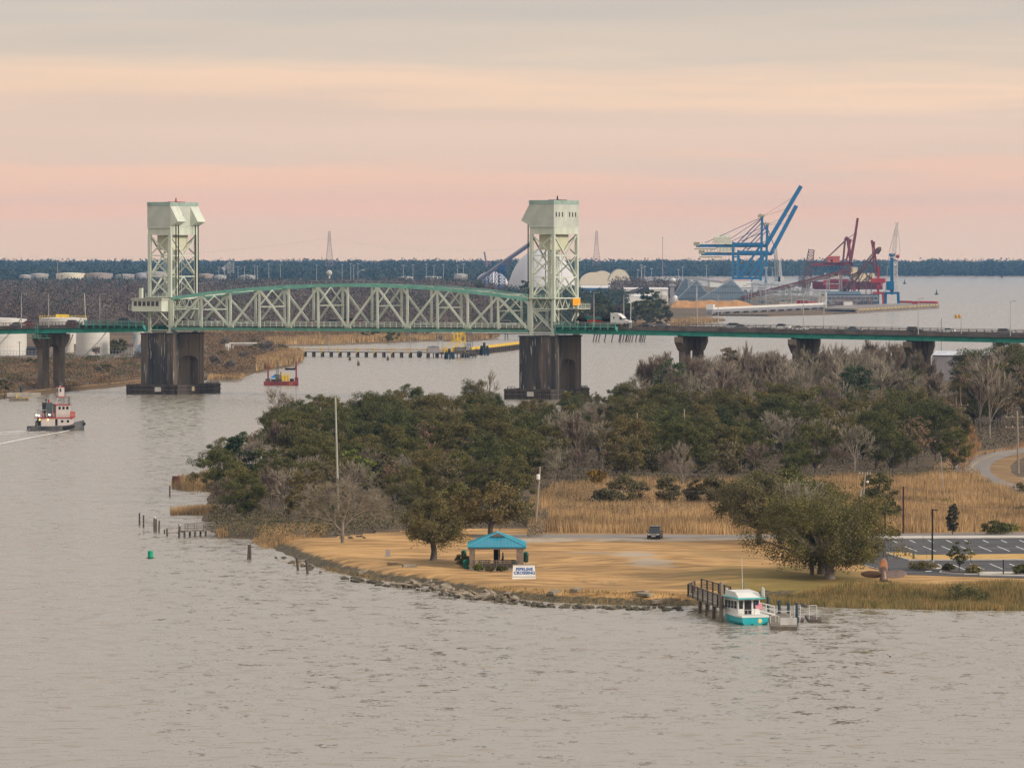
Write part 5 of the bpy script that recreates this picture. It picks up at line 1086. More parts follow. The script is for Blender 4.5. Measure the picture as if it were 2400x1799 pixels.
bq=G(2019,1216,ZG); MB().tube((-.5,0,0),(A(2018,1142,bq.y)-bq),.14,.12).build('second_pole',mt('green_pole',(.35,.38,.33),.8),tB); MB().ball(A(2033,1126,bq.y)-bq,.22,.22,.22,8,6).build('lamp',white,tB)
tC,pC=pole(793,1195,786,928,'very tall pale grey pole rising from the wood near the river tip',mt('pale_pole',(.42,.42,.36),.7,var=.1),.17,foot=Vector((G(793,1195,ZG).x,G(793,1195,ZG).y,ZG))); 
tD,pD=pole(2244,1066,2240,928,'brown utility pole with double crossarm at the clearing',woodd,.2,((.86,2.6),(.80,2.0))); tE,pE=pole(2387,1109,2384,960,'utility pole with two wide crossarms at the right edge',wood,.2,((.90,2.3),(.74,2.3)))
tF,pF=pole(2228,1010,2222,905,'farther brown pole left in the clearing',woodd,.18,((.9,2.0),)); tG,pG=pole(2252,1020,2251,905,'tall dark pole right of the clearing poles',woodd,.18)
tH,pH=pole(2211,1160,2205,1064,'thin grey pole standing in the marsh reeds',mt('thin_pole',(.33,.30,.27),.8),.09)
t1,p1=pole(1892,1215,1890,1130,'grey lamp pole with white globe above the spreading live oak',mt('pale_pole',(.42,.42,.36)),.12); MB().ball((p1-G(1892,1215,ZG))+Vector((0,0,.4)),.3,.3,.28,10,7).build('globe',white,t1)
right=A(2640,1130,pB.y+10)
wires('upper wire from the leaning pole to the double pole',[pA,pB-Vector((.6,0,0))],1.0); wires('upper wire from the double pole toward the curved road',[pB,A(2400,1085,pB.y+60)],.8)
wires('lower wire from the leaning pole across the oaks',[pA-Vector((0,0,2.6)),A(1700,1148,pB.y-10),A(2000,1140,pB.y)],.6); wires('lower wire from the double pole over the marsh',[A(2023,1139,pB.y),A(2117,1141,G(2117,1250,ZG).y),A(2700,1150,G(2117,1250,ZG).y+20)],1.2)
wires('brown cable sagging across the marsh behind the parking lot',[A(2060,1154,840),A(2640,1160,840)],2.2,.03)
for k,(a,b) in enumerate((((-2.2,.3),(-2.1,.3)),((-1,.3),(-1,.3)),((1,.3),(1,.3)),((2.2,.3),(2.1,.3)))):
    q1=tD.location+(pD-G(2244,1066,ZG))*.86+Vector((a[0],0,.5)); q2=tE.location+(pE-G(2387,1109,ZG))*.9+Vector((b[0],0,.5)); q3=tF.location+(pF-G(2228,1010,ZG))*.9+Vector((a[0]*.8,0,.4))
    wires(('first','second','third','fourth')[k]+' wire of the line from the clearing to the right edge pole',[q3,q1,q2,q2+Vector((24,-60,1))],2.4,.02)
# ------------------------------------------------------------------ slabs and stones along the bank
rockm=mt('bank_rock',(.15,.13,.09),.9,rgb2=(.06,.055,.038),scale=.9,bump=.3,objrand=.35); slabm=mt('concrete_slab',(.36,.30,.22),.9,rgb2=(.18,.15,.11),scale=.8,bump=.15,objrand=.25)
def rock_mesh(seed,slab=False):
    rs=random.Random(seed); m=MB()
    if slab: 
        m.box(-1,1,-.7,.7,-.25,.25); m.v=[(x*(1+rs.uniform(-.15,.15)),y*(1+rs.uniform(-.2,.2)),z*(1+rs.uniform(-.3,.3))) for x,y,z in m.v]
    else:
        m.ball((0,0,0),1,.85,.6,7,5); m.v=[(x*(1+rs.uniform(-.25,.25)),y*(1+rs.uniform(-.25,.25)),z*(1+rs.uniform(-.25,.25))) for x,y,z in m.v]
    me=bpy.data.meshes.new('slab' if slab else 'rock'); me.from_pydata(m.v,[],m.f); me.materials.append(slabm if slab else rockm); return me
rms=[rock_mesh(i) for i in range(6)]; sms=[rock_mesh(20+i,True) for i in range(5)]
bk=[(640,1296),(690,1314),(760,1339),(830,1354),(900,1363),(960,1370),(1010,1377),(1060,1388),(1130,1399),(1200,1405),(1290,1412),(1400,1416),(1500,1419),(1600,1420)]
def bank_at(px):
    for (a,b),(c,d) in zip(bk[:-1],bk[1:]):
        if a<=px<=c: return b+(d-b)*(px-a)/(c-a)
    return bk[-1][1]
rr=random.Random(3)
def rock(name,me,px,py,s,lab,z=None,grp=None,tilt=.5):
    p=G(px,py,.5); o=lnk(name,me,None,(p.x,p.y,(hA(p.x,p.y)+.12*s) if z is None else z)); o.scale=(s*rr.uniform(.7,1.2),s*rr.uniform(.7,1.1),s*rr.uniform(.6,1)); o.rotation_euler=(rr.uniform(-tilt,tilt),rr.uniform(-tilt,tilt),rr.uniform(0,6.3)); tag(o,lab,'rock' if name=='boulder' else 'stone block',grp); return o
def zn(px):
    return 'near the left lawn point' if px<760 else ('below the marker stone' if px<900 else ('below the lone lawn oak' if px<1020 else ('below the pavilion' if px<1100 else ('below the pipeline sign' if px<1200 else ('right of the pipeline sign' if px<1330 else ('below the middle of the lawn' if px<1480 else 'left of the wooden pier'))))))
for i in range(150):
    px=rr.uniform(645,1610); s=rr.uniform(.3,.62); up=rr.uniform(-2,9) if px<1250 else rr.uniform(-2,5)
    rock('boulder',rms[i%6],px,bank_at(px)-up,s,('small' if s<.42 else 'larger')+' dark mossy boulder at the waterline '+zn(px),grp='boulders along the bank')
for i in range(62):
    c=rr.choice([(975,45,13),(1050,40,15),(1120,40,14),(1180,35,12)]); px=rr.gauss(c[0],c[1]*.6); up=rr.uniform(1,c[2]); s=rr.uniform(.42,.85)
    rock('stone_block',sms[i%5],px,bank_at(px)-up,s,('tilted' if i%2 else 'flat')+(' small' if s<.6 else ' broad')+' concrete slab in the pile '+zn(px),grp='concrete slabs tipped on the bank',z=hA(G(px,bank_at(px)-up,.5).x,G(px,bank_at(px)-up,.5).y)+rr.uniform(.1,.55),tilt=.6)
for i,(px,py) in enumerate([(1300,1397),(1350,1398),(1500,1402),(1510,1405),(1545,1408),(700,1306),(850,1340),(925,1337),(960,1342)]):
    rock('stone_block',sms[i%5],px,py,.9,('first','second','third','fourth','fifth','sixth','seventh','eighth','ninth')[i]+' lone flat slab lying apart on the bank '+zn(px),tilt=.12)
for i in range(26):
    px=rr.uniform(1880,2330); rock('boulder',rms[i%6],px,1412+rr.uniform(-6,5),rr.uniform(.3,.6),'low wet stone in the grassy bank '+('below the great live oak' if px<2000 else ('below the propeller' if px<2150 else 'below the parking lot')),grp='boulders along the bank')
for i in range(10):
    px=rr.uniform(790,860); rock('boulder',rms[i%6],px,1269+rr.uniform(-3,5),rr.uniform(.25,.5),'pale stone at the foot of the wide leafless tree',grp='stones by the leafless tree')
# ------------------------------------------------------------------ old dock, pilings, buoy
def pile(px,py,top,lab,r=.17,m=timber,lean=0,grp='old pilings in the river',cap=False,z0=0):
    b=G(px,py,z0); h=A(px,top,b.y).z; o=T('piling',lab,'piling',(b.x,b.y,-1.2),group=grp); MB().tube((0,0,0),(lean,0,h+1.2),r,r*.85,10).build('shaft',m,o)
    MB().lathe([(r*.9,h+1.15),(r*.8,h+1.22),(r*.2,h+1.26)],(lean,0,0),n=10).build('top',timberg if not cap else m,o); return o
for px,py,top,lb,ln in [(327,1230,1202,'leftmost piling in the river near the old dock',0),(336.5,1236,1207,'second piling from the left near the old dock',0),(361.5,1245,1214,'third piling, leaning on its neighbour',0),(366,1245,1216,'fourth piling right against the third',0),(372,1247,1220,'fifth piling, slightly leaning',.1),(385.5,1250,1241,'short stub piling before the old dock',0),(391.5,1255,1238,'piling at the outer end of the old dock',0),(418,1259,1233,'leaning piling in front of the old dock',.25),
    (581,1310,1277,'left one of the close pair off the lawn point',.15),(587,1310,1276,'right one of the close pair off the lawn point',-.05),(700,1336,1305,'left one of two leaning posts by the rocky bank',-.25),(723,1343,1310,'right one of two leaning posts by the rocky bank',-.3),(398,1163,1138,'thin dark piling left of the reeds',0),(470,1094,1086,'tiny stub beside the stump snag upriver',0)]:
    pile(px,py,top,lb,.19 if px>500 else .15,lean=ln)
for px,py,lb in [(363,1212,'white gull on the third piling'),(421,1228,'white gull on the leaning piling')]:
    y=G(px,1250,0).y; p=A(px,py+2,y); t=T('gull',lb,'bird',p); MB().ball((0,0,.12),.22,.1,.1,8,6).build('body',white,t,smooth=True); MB().ball((-.16,0,.28),.06,.06,.06,8,6).build('head',white,t,smooth=True); MB().bar((-.2,0,.27),(-.3,0,.25),.03).build('beak',yellow,t)
o1=G(392,1246,.9);o2=G(512,1240,.9)
t=T('old_dock','broken wooden dock with a railing leading to the river tip of the wood','dock',(o1.x,o1.y,0)); dv=o2-o1; L1=dv.length
t.rotation_euler=(0,0,math.atan2(dv.y,dv.x))
MB().box(0,3,-.3,.3,.65,.8).box(3,L1,-.8,.8,.8,.95).build('planks',timberg,t)
m=MB(); rail(m,3,L1,-.75,.95,1.1,2,3,.1,.09); rail(m,3,L1,.75,.95,1.1,2,3,.1,.09); m.build('railing',mt('dock_rail',(.20,.18,.16),.9),t)
for x_ in (3,5.2,7.4): MB().box(x_-.12,x_+.12,-.7,-.5,-1,.8).box(x_-.12,x_+.12,.5,.7,-1,.8).build('trestle',timber,t)
x,y,z=tuple(G(413,1138,.3)); t=T('rusty_tank','rusty broken cylinder standing in reeds at the river tip','tank remnant',(x,y,.2)); MB().lathe([(.78,0),(.8,1.5),(.68,1.9),(.66,1.6),(.6,.2)],n=18).build('shell',mt('rust_shell',(.14,.06,.04),.9,var=.3),t)
x,y,z=tuple(G(478,1093,0)); t=T('stump_snag','dark driftwood stump standing in the water upriver','driftwood',(x,y,-.2)); MB().tube((0,0,0),(-.1,0,1.4),.3,.2).tube((-.1,0,1.4),(-.35,0,2.3),.15,.1).tube((-.1,0,1.3),(.5,0,2.0),.12,.06).build('trunk',timber,t)
x,y,z=tuple(G(352.5,1307,0)); t=T('green_buoy','bright green can buoy floating left of the lawn point','buoy',(x,y,0)); MB().lathe([(.2,-.3),(.62,-.1),(.66,.06),(.3,.1)],n=20).build('float',mt('buoy_black',(.03,.06,.05),.5),t); MB().lathe([(.36,.1),(.38,.15),(.38,.95),(.33,1.02),(.12,1.05)],n=20).build('body',mt('buoy_green',(.005,.36,.20),.45),t); MB().bar((-.1,0,1.04),(0,0,1.25),.04).bar((.1,0,1.04),(0,0,1.25),.04).build('ring',steel,t)
# ------------------------------------------------------------------ wooden pier, floating dock, ferry
Pz=1.85
q0,q1,q2,q3=[G(a,b,Pz) for a,b in ((1613,1391),(1694,1421),(1712,1398),(1640,1379))]
t=T('wooden_pier','wooden fishing pier with slatted railings reaching from the lawn','pier',(q0.x,q0.y,0))
L0=lambda p: p-Vector((q0.x,q0.y,0))
c=[L0(p) for p in (q0,q1,q2,q3)]
MB().add([tuple(p-Vector((0,0,.35))) for p in c]+[tuple(p) for p in c],[(0,3,2,1),(4,5,6,7),(0,1,5,4),(1,2,6,5),(2,3,7,6),(3,0,4,7)]).build('deck',timberg,t)
def slat_rail(a,b,n,skip=()):
    m=MB()
    for k in range(5): h=.3+k*.2; m.bar(a+Vector((0,0,h)),b+Vector((0,0,h)),.05,.07)
    m.bar(a+Vector((0,0,1.22)),b+Vector((0,0,1.22)),.16,.06); m.build('slat_rail',mt('rail_brown',(.13,.105,.085),.9),t)
    for i in range(n+1): p=a.lerp(b,i/n); MB().box(p.x-.1,p.x+.1,p.y-.1,p.y+.1,p.z-.3,p.z+1.25).build('rail_post',mt('rail_post_dark',(.06,.045,.04),.9),t)
slat_rail(c[0],c[1],7); slat_rail(c[3]+Vector((.2,0,0)),c[2],5); slat_rail(c[0],c[3]*.55+c[0]*.45,2)
m=MB()
for i in range(4):
    for p in (c[0].lerp(c[1],.35+i*.2),c[3].lerp(c[2],.3+i*.22)): m.tube((p.x,p.y,-2),(p.x,p.y,Pz-.3),.2,n=8)
m.build('support_piles',timber,t)
p=c[1]; MB().tube((p.x-.2,p.y,0),(p.x-.2,p.y,Pz+2.9),.2,n=8).build('tall_corner_pile',timberg,t)
gA=c[1].lerp(c[2],.4); gB=L0(G(1815,1440,.5)); m=MB(); m.bar(gA,gB,1.2,.12)
for s_ in (-.55,.55): m.bar(gA+Vector((0,s_,1)),gB+Vector((0,s_,1)),.07,.07); m.bar(gA+Vector((0,s_,.55)),gB+Vector((0,s_,.55)),.05,.05)
for i in range(7):
    for s_ in (-.55,.55): p=gA.lerp(gB,i/6)+Vector((0,s_,0)); m.bar(p,p+Vector((0,0,1)),.05,.05)
m.build('gangway',white,t)
pile(1741.5,1400,1364,'square wooden post standing behind the ferry roof',.19,m=mt('mossy_wood',(.20,.19,.10),.9),grp='piles of the floating dock',z0=.3)
tb_=MB(); x,y,z=P0(1656,1385); 
d0,d1,d2,d3=[G(a,b,.45) for a,b in ((1806,1466),(1868,1468),(1872,1437),(1800,1434))]
t=T('floating_dock','grey floating dock with white rails beside the turquoise ferry','dock',(d0.x,d0.y,0)); c=[p-Vector((d0.x,d0.y,0)) for p in (d0,d1,d2,d3)]
MB().add([tuple(p-Vector((0,0,.5))) for p in c]+[tuple(p) for p in c],[(0,3,2,1),(4,5,6,7),(0,1,5,4),(1,2,6,5),(2,3,7,6),(3,0,4,7)]).build('deck',timberg,t)
MB().box(1.2,3.1,1.4,2.1,.46,1.25).build('dock_box',mt('dock_box_white',(.55,.54,.50),.7),t)
def hoop(m,x0_,x1_,y_,h): m.path([Vector((x0_,y_,.4)),Vector((x0_,y_,h-.15)),Vector((x0_+.12,y_,h)),Vector((x1_-.12,y_,h)),Vector((x1_,y_,h-.15)),Vector((x1_,y_,.4))],.035)
m=MB(); hoop(m,.9,2.6,6.2,1.75); hoop(m,2.6,3.6,4.4,1.3); hoop(m,.2,1.2,4.9,1.3); m.build('white_rail',white,t)
m=MB().box(.2,3.0,-.05,0,-.1,.1); 
for (a,b,cc,dd,lb) in (((1862,1452),(1884,1452),(1884,1447),(1862,1445),'small dark float left of the long one beside the dock'),((1895,1452),(1925,1452),(1922,1445),(1886,1440),'long dark float lying right of the dock')):
    r_=[G(*q,.3) for q in (a,b,cc,dd)]; o=r_[0]; t=T('small_float',lb,'float',(o.x,o.y,0)); c=[p-Vector((o.x,o.y,0)) for p in r_]
    MB().add([tuple(p-Vector((0,0,.6))) for p in c]+[tuple(p) for p in c],[(0,3,2,1),(4,5,6,7),(0,1,5,4),(1,2,6,5),(2,3,7,6),(3,0,4,7)]).build('deck',timber,t)
    m=MB(); w__=c[1].x; m.path([Vector((.1*w__,1.5,.3)),Vector((.1*w__,1.5,1.9)),Vector((.7*w__,1.5,1.9)),Vector((.7*w__,1.5,.3))],.035); m.build('white_hoop',white,t)
dbl=mt('piling_sleeve',(.035,.06,.085),.5,var=.2)
for px,py,top,lb in [(1800,1438,1398,'dark blue pile farthest left beside the ferry roof'),(1826.5,1446,1406,'second dark blue pile at the floating dock'),(1848,1445,1412,'third dark blue pile with a white lamp'),(1867.5,1469,1412,'nearest dark blue pile at the dock corner')]:
    pile(px,py,top,lb,.2,m=dbl,grp='piles of the floating dock',cap=True)
# ferry
sp0=G(1738,1464,0);sp1=G(1803,1463,0); ctr_=(sp0+sp1)/2
hd=math.atan2(7.0,-2.2); t=T('ferry_boat','turquoise and white passenger boat moored stern on at the floating dock','boat',(ctr_.x,ctr_.y,0),hd)
hullm=mt('turquoise_hull',(.02,.42,.46),.35,var=.06,scale=1,spec=.5); Lb=9.4
def hr(x,hw,zk,zd): return [(x,-hw,zd),(x,-hw*.97,zd*.35),(x,-hw*.75,zk),(x,hw*.75,zk),(x,hw*.97,zd*.35),(x,hw,zd)]
MB().loft([hr(0,1.62,-.3,.85),hr(2.5,1.72,-.35,.88),hr(5.2,1.65,-.35,1.0),hr(7.4,1.15,-.25,1.2),hr(8.8,.5,0,1.42),hr(9.4,.06,.5,1.5)]).build('hull',hullm,t,smooth=False)
MB().loft([[(x,-hw,z),(x,-hw,z+.22),(x,hw,z+.22),(x,hw,z)] for x,hw,z in ((-.05,1.68,.86),(2.5,1.78,.89),(5.2,1.71,1.01),(7.4,1.2,1.21),(8.8,.55,1.43),(9.5,.08,1.51))]).build('gunwale',white,t)
MB().box(-.02,0.0,-1.5,1.5,-.25,.02).box(0,3,-1.64,1.64,-.3,-.0).build('boot_stripe',timber,t)
cbn=MB().box(2.2,7.0,-1.35,1.35,.9,2.9).build('cabin',white,t)
for y0_,y1_ in ((-1.22,-.55),(.75,1.22)): MB().box(2.15,2.2,y0_,y1_,1.75,2.7).build('window',glass,cbn)
MB().box(2.15,2.2,-.3,.55,1.1,2.72).build('door',glass,cbn)
for s_ in (-1,1):
    for k in range(4): MB().box(2.7+k*1.05,3.5+k*1.05,s_*1.35,s_*1.38,1.75,2.6).build('window',glass,cbn)
MB().box(6.98,7.02,-1.1,1.1,1.8,2.6).build('window',glass,cbn)
MB().box(1.2,7.5,-1.7,1.7,2.9,3.05).build('roof_awning',mt('awning_turquoise',(.10,.50,.50),.4),t,bev=.04); MB().prism([(2.0,3.05),(6.8,3.05),(6.2,3.75),(3.0,3.6)],1,-1.4,1.4).build('upper_deck',white,t,bev=.05)
MB().prism([(1.6,3.1),(2.6,3.1),(2.4,4.25),(1.7,4.1)],1,-1.75,-1.68).prism([(6.0,3.05),(7.0,3.05),(6.8,3.95),(6.2,3.9)],1,1.2,1.27).build('side_screens',white,t)
MB().tube((4.4,0,3.6),(4.4,.1,7.6),.035,.02,6).build('antenna',white,t)
m=MB()
for s_ in (-1,1): m.path([Vector((6.9,s_*1.3,1.3)),Vector((7.4,s_*1.15,2.0)),Vector((8.9,s_*.5,2.2)),Vector((9.4,0,2.2))],.035); m.path([Vector((7.4,s_*1.15,1.4)),Vector((7.4,s_*1.15,2.0))],.03); m.path([Vector((8.9,s_*.5,1.5)),Vector((8.9,s_*.5,2.2))],.03)
for y_ in (-1.5,-.7,.1,.9,1.5): m.path([Vector((.1,y_,1.05)),Vector((.1,y_,1.75))],.02)
m.path([Vector((.1,-1.5,1.75)),Vector((.1,1.5,1.75))],.02); m.build('bow_and_stern_rails',white,t)
MB().tube((.2,.05,1.0),(.1,0,2.7),.02,n=5).build('flag_staff',steel,t)
fg=MB()
for i in range(7): fg.add([(.05,-.85+.0,1.7+i*.11),(.05,-.02,1.95+i*.08),(.05,-.02,2.03+i*.08),(.05,-.85,1.81+i*.11)],[(0,1,2,3)])
fo=fg.build('flag',mt('flag_red',(.65,.05,.10),.8,rgb2=(.75,.55,.6),scale=6,stretch=(1,1,3)),t); MB().box(.03,.045,-.35,-.02,2.3,2.55).build('flag_canton',mt('flag_navy',(.02,.03,.15),.8),fo)
MB().lathe([(.30,0),(.30,.03)],n=18).v
em=MB().tube((-.03,-.55,.45),(-.01,-.55,.45),.27,n=20).build('round_emblem',mt('emblem_gold',(.75,.62,.20),.5),t); MB().tube((-.045,-.55,.5),(-.03,-.55,.5),.13,n=16).build('emblem_centre',white,em)
for y_ in (-1.0,0.4): MB().tube((-.12,y_,.1),(-.12,y_,-.25),.12,n=8).build('fender',black,t)
# ------------------------------------------------------------------ tug
tp_=G(132,1009,0); t=T('tugboat','red and white tug with grey hull, lit deck lamps and a tall mast, heading right','tugboat',(tp_.x,tp_.y+1.5,0),R(24))
th=mt('tug_hull_grey',(.035,.04,.05),.6,rgb2=(.13,.125,.12),scale=.3); tw_=mt('tug_white',(.50,.44,.41),.6,var=.06); trd=mt('tug_red',(.40,.03,.05),.5); LL=6.9
def tr3(x,hw,zd): return [(x,-hw,zd),(x,-hw*.95,.0),(x,-hw*.7,-.6),(x,hw*.7,-.6),(x,hw*.95,0),(x,hw,zd)]
MB().loft([tr3(-7.1,1.9,1.15),tr3(-6,2.4,1.15),tr3(-2,2.6,1.15),tr3(2,2.6,1.3),tr3(4.6,2.1,1.75),tr3(6.2,1.2,2.2),tr3(7.0,.35,2.45)]).build('hull',th,t)
m=MB()
for k in range(11):
    f=k/10; x_=1.2+f*5.6; hw=2.7 if x_<2 else 2.7-(x_-2)*.46; zz=.75+max(0,x_-2)*.17
    for s_ in (-1,1): m.lathe([(.16,-.14),(.36,-.14),(.36,.14),(.16,.14)],(0,0,0),n=10,cap=False) if 0 else m.tube((x_,s_*(hw-.05),zz),(x_,s_*(hw+.28),zz),.42,n=10)
m.build('tyre_fenders',tyre,t)
MB().box(-7.15,-7.1,-.9,.2,.25,.55).build('stern_lettering',dirtyw,t)
h1=MB().box(-4.6,2.4,-1.7,1.7,1.1,3.1); h1.loft([[(2.4,-1.7,1.1),(2.4,-1.7,3.1),(2.4,1.7,3.1),(2.4,1.7,1.1)],[(4.0,-1.0,1.3),(4.0,-1.0,3.1),(4.0,1.0,3.1),(4.0,1.0,1.3)]]); h1=h1.build('deckhouse',tw_,t)
for k in range(3): MB().box(-1.0+k*1.5,-.4+k*1.5,-1.74,-1.7,1.3 if k==0 else 2.0,2.9 if k==0 else 2.6).build('window',glass,h1)
MB().box(-4.65,-4.6,-1.2,1.2,1.3,2.8).build('dark_opening',mt('opening_dark',(.015,.03,.035),.7),h1)
MB().box(-5.2,4.0,-2.0,2.0,3.1,3.26).build('red_deck_band',trd,t)
h2=MB().box(-.6,3.0,-1.25,1.25,3.26,6.3).build('wheelhouse',tw_,t); 
for k in range(3): MB().box(0+k*1.0,.6+k*1.0,-1.29,-1.25,5.2,5.9).build('window',glass,h2)
MB().box(2.98,3.03,-1,1,5.1,5.9).build('window',glass,h2); MB().box(-.9,3.3,-1.6,1.6,6.3,6.45).build('roof',trd,h2)
MB().box(3.0,4.4,-1.1,1.1,3.26,4.6).build('red_bulwark',mt('tug_orange_red',(.50,.07,.04),.5),t)
for y_ in (-.95,.95):
    s_=MB().box(-3.3,-1.6,y_-.6,y_+.6,3.26,6.9).build('funnel',mt('funnel_grey',(.05,.06,.06),.6),t,bev=.08); MB().tube((-2.3,y_,6.9),(-2.5,y_,7.7),.2,.22).build('exhaust',trd if y_<0 else black,s_)
MB().box(-1.7,-1.1,-.7,.7,3.3,4.7).tube((-3.4,0,3.3),(-3.4,0,4.6),.5,.3).build('red_winch',mt('winch_red',(.50,.04,.05),.5),t)
m=MB().box(-5.1,-3.3,-1.9,-.2,5.1,5.2)
for x_ in (-5.05,-4.2,-3.4): 
    for y_ in (-1.85,-.25): m.bar((x_,y_,3.26),(x_,y_,5.1),.08)
m.build('stern_canopy',mt('canopy_grey',(.35,.33,.33),.7),t)
m=MB(); 
for y_ in (-.5,.5): m.bar((-.4,y_,6.4),(.9,y_*.6,11.0),.14,.14)
for k in range(9): m.bar((-.35+k*.13,-.5,6.7+k*.45),(-.35+k*.13,.5,6.7+k*.45),.07)
m.build('ladder_mast',tw_,t)
cn=MB().box(.2,1.7,-.75,.75,8.4,10.6).build('crow_nest',tw_,t); MB().box(.5,.9,-.78,-.74,9.5,10.3).build('window',glass,cn); MB().box(.15,.2,-.4,.4,9.4,10.3).build('window',glass,cn)
MB().box(.1,2.4,-.9,.9,8.25,8.4).box(.1,1.9,-.85,.85,10.6,10.7).build('mast_platform',trd,t)
MB().tube((.9,0,10.7),(.9,0,12.6),.06).tube((1.4,.3,10.7),(1.4,.3,11.7),.1).tube((2.6,-1.1,6.4),(2.6,-1.1,8.3),.12).tube((2.9,-1.4,6.4),(2.9,-1.4,8.4),.14).tube((-3.1,-1.4,5.2),(-3.1,-1.4,8.4),.16).bar((-.6,0,8),(-3,0,6),.05).tube((3.4,-1.5,3.3),(3.4,-1.5,11),.03).build('antennas',mt('mast_grey',(.2,.18,.17),.6),t)
m=MB(); 
for x0_,x1_ in ((-5.1,4.2),):
    for y_ in (-1.95,1.95):
        for h_ in (.5,.95): m.bar((x0_,y_,3.26+h_),(x1_,y_,3.26+h_),.05)
        for k in range(11): m.bar((x0_+k*.93,y_,3.26),(x0_+k*.93,y_,4.21),.05)
m.build('deck_railing',dirtyw,t)
lampw=mt('deck_lamp_lit',(1,.97,.88),.5,emit=6); lampa=mt('amber_lamp_lit',(1,.62,.12),.5,emit=9)
for x_,y_,z_ in ((-5.2,-1.7,3.8),(-5.2,.2,3.85),(-2.5,-1.6,3.95)): MB().ball((x_,y_-.1,z_),.17,.17,.17,8,6).build('deck_lamp',lampw,t)
for x_,y_,z_ in ((-4.75,-.9,2.7),(-2.9,-1.85,2.75)): MB().ball((x_,y_,z_),.12,.12,.12,8,6).build('amber_lamp',lampa,t)
MB().tube((-5.6,-.6,1.1),(-5.6,-.6,2.1),.22,.16).ball((-5.5,-.6,2.3),.3,.25,.22,8,6).build('tow_bitt',black,t)
# wake
wk=mt('wake_foam',(.80,.78,.74),.8,rgb2=(.45,.42,.38),scale=1.2,stretch=(.4,1,1),contrast=(.45,.6))
def foam(name,pts,w0,w1):
    c=[G(x,y,0) for x,y in pts]; vs=[];n=len(c)
    for i,p in enumerate(c):
        dd=(c[min(i+1,n-1)]-c[max(i-1,0)]).normalized(); nn=Vector((dd.y,-dd.x,0)); w_=(w0+(w1-w0)*i/(n-1))/2*random.uniform(.7,1.3)
        vs+=[p-nn*w_+Vector((0,0,.05)),p+Vector((0,0,.13)),p+nn*w_+Vector((0,0,.05))]
    fs=[]
    for i in range(n-1): a=3*i; fs+=[(a,a+1,a+4,a+3),(a+1,a+2,a+5,a+4)]
    me=bpy.data.meshes.new(name); me.from_pydata(vs,[],fs); me.materials.append(wk); me.shade_smooth(); o=lnk(name,me); o['kind']='stuff'
foam('wake_foam',[(195,1003+0),(160,1009),(135,1014),(100,1020),(60,1028),(20,1036),(-30,1046)],1.0,1.4)
foam('wake_foam',[(78,1008),(50,1010),(20,1013),(0,1014),(-30,1017)],1.6,2.6)
foam('wake_foam',[(105,1011),(70,1013),(30,1016.5),(-20,1021)],.8,1.4)
# ------------------------------------------------------------------ near far-bank: bulkhead, tanks, scrub, barge, oil dock
def seg_world(px,py,z=0): return G(px,py,z)
b0=G(-150,948,0); pts=[G(a,b,0) for a,b in ((-150,952),(0,934),(80,925.5),(160,916.5),(250,908.5),(330,898.5))]
o=pts[0]; m=MB()
for a,b in zip(pts[:-1],pts[1:]):
    n=int((b-a).length/.8)
    for i in range(n): q=a.lerp(b,i/n)-o; m.cbox((q.x,q.y,.4+random.uniform(-.15,.15)),.35,.35,2.6)
t=T('timber_bulkhead','long weathered timber bulkhead along the near left bank','retaining wall',o); m.build('sheet_piles',timber,t)
m=MB()
for a,b in zip(pts[:-1],pts[1:]): m.bar(a-o+Vector((0,-.3,1.3)),b-o+Vector((0,-.3,1.3)),.35,.35)
m.build('cap_beam',mt('ochre_beam',(.30,.19,.08),.9,var=.3),t)
for px,py,top,lb in [(49,930,904,'dark navy pile at the little landing on the left'),(33,932,911,'thin pile left of the navy one'),(12,934,921,'short stub at the left frame edge')]: pile(px,py,top,lb,.35 if px==49 else .25,m=navy if px==49 else timber,grp='piles of the left landing')
q=G(30,932,.9); t=T('landing','small timber landing with a yellow rail on the left bank','landing',q); MB().box(-1,4.5,-.5,3,-1.2,0).build('deck',timberg,t); MB().bar((1,-.3,0),(5,-.3,0),.25).bar((1.2,-.3,0),(1.2,-.3,1.4),.2).build('yellow_rail',yellow,t)
MB().box(-2,8,3.3,3.4,.2,1.5).build('pale_fence',mt('pale_fence',(.42,.38,.32),.9),t)
def tank(px0,px1,pyb,pyt,lab,mat=tankm,dome=.6,rail_=False,z=1.0):
    b=G((px0+px1)/2,pyb,z); r=(px1-px0)/2/FP*b.y; h=A(0,pyt,b.y).z-z; t=T('storage_tank',lab,'storage tank',(b.x,b.y+r,z),group='white storage tanks')
    MB().lathe([(r,-.5),(r,h),(r*.97,h+.05),(r*.5,h+dome*.7),(.01,h+dome)],n=48,cap=False).build('shell',mat,t)
    m=MB(); 
    for k in range(1,4): m.lathe([(r+.05,h*k/4-.06),(r+.05,h*k/4+.06)],n=48,cap=False)
    m.build('weld_bands',dirtyw,t)
    m=MB(); 
    for k in range(14): a0_=-1.9+k*.09; a1_=a0_+.09; m.bar((math.cos(a0_)*(r+.4),math.sin(a0_)*(r+.4),h*k/14),(math.cos(a1_)*(r+.4),math.sin(a1_)*(r+.4),h*(k+1)/14),.5,.1)
    m.build('spiral_stair',mt('stair_grey',(.25,.24,.22),.7),t)
    if rail_:
        m=MB(); 
        for k in range(40): a=k*math.pi/20; m.box(r*math.cos(a)-.05,r*math.cos(a)+.05,r*math.sin(a)-.05,r*math.sin(a)+.05,h,h+1.1)
        m.lathe([(r,h+1.05),(r,h+1.13)],n=40,cap=False); m.box(-3,3,-r*.4,-r*.2,h,h+1.8); m.build('top_rail',yellow,t)
tank(-66,57,833,748,'big white tank cut by the left frame edge'); 
tank(87,199,806,746,'white tank with yellow top rail showing above the left approach deck',rail_=True)
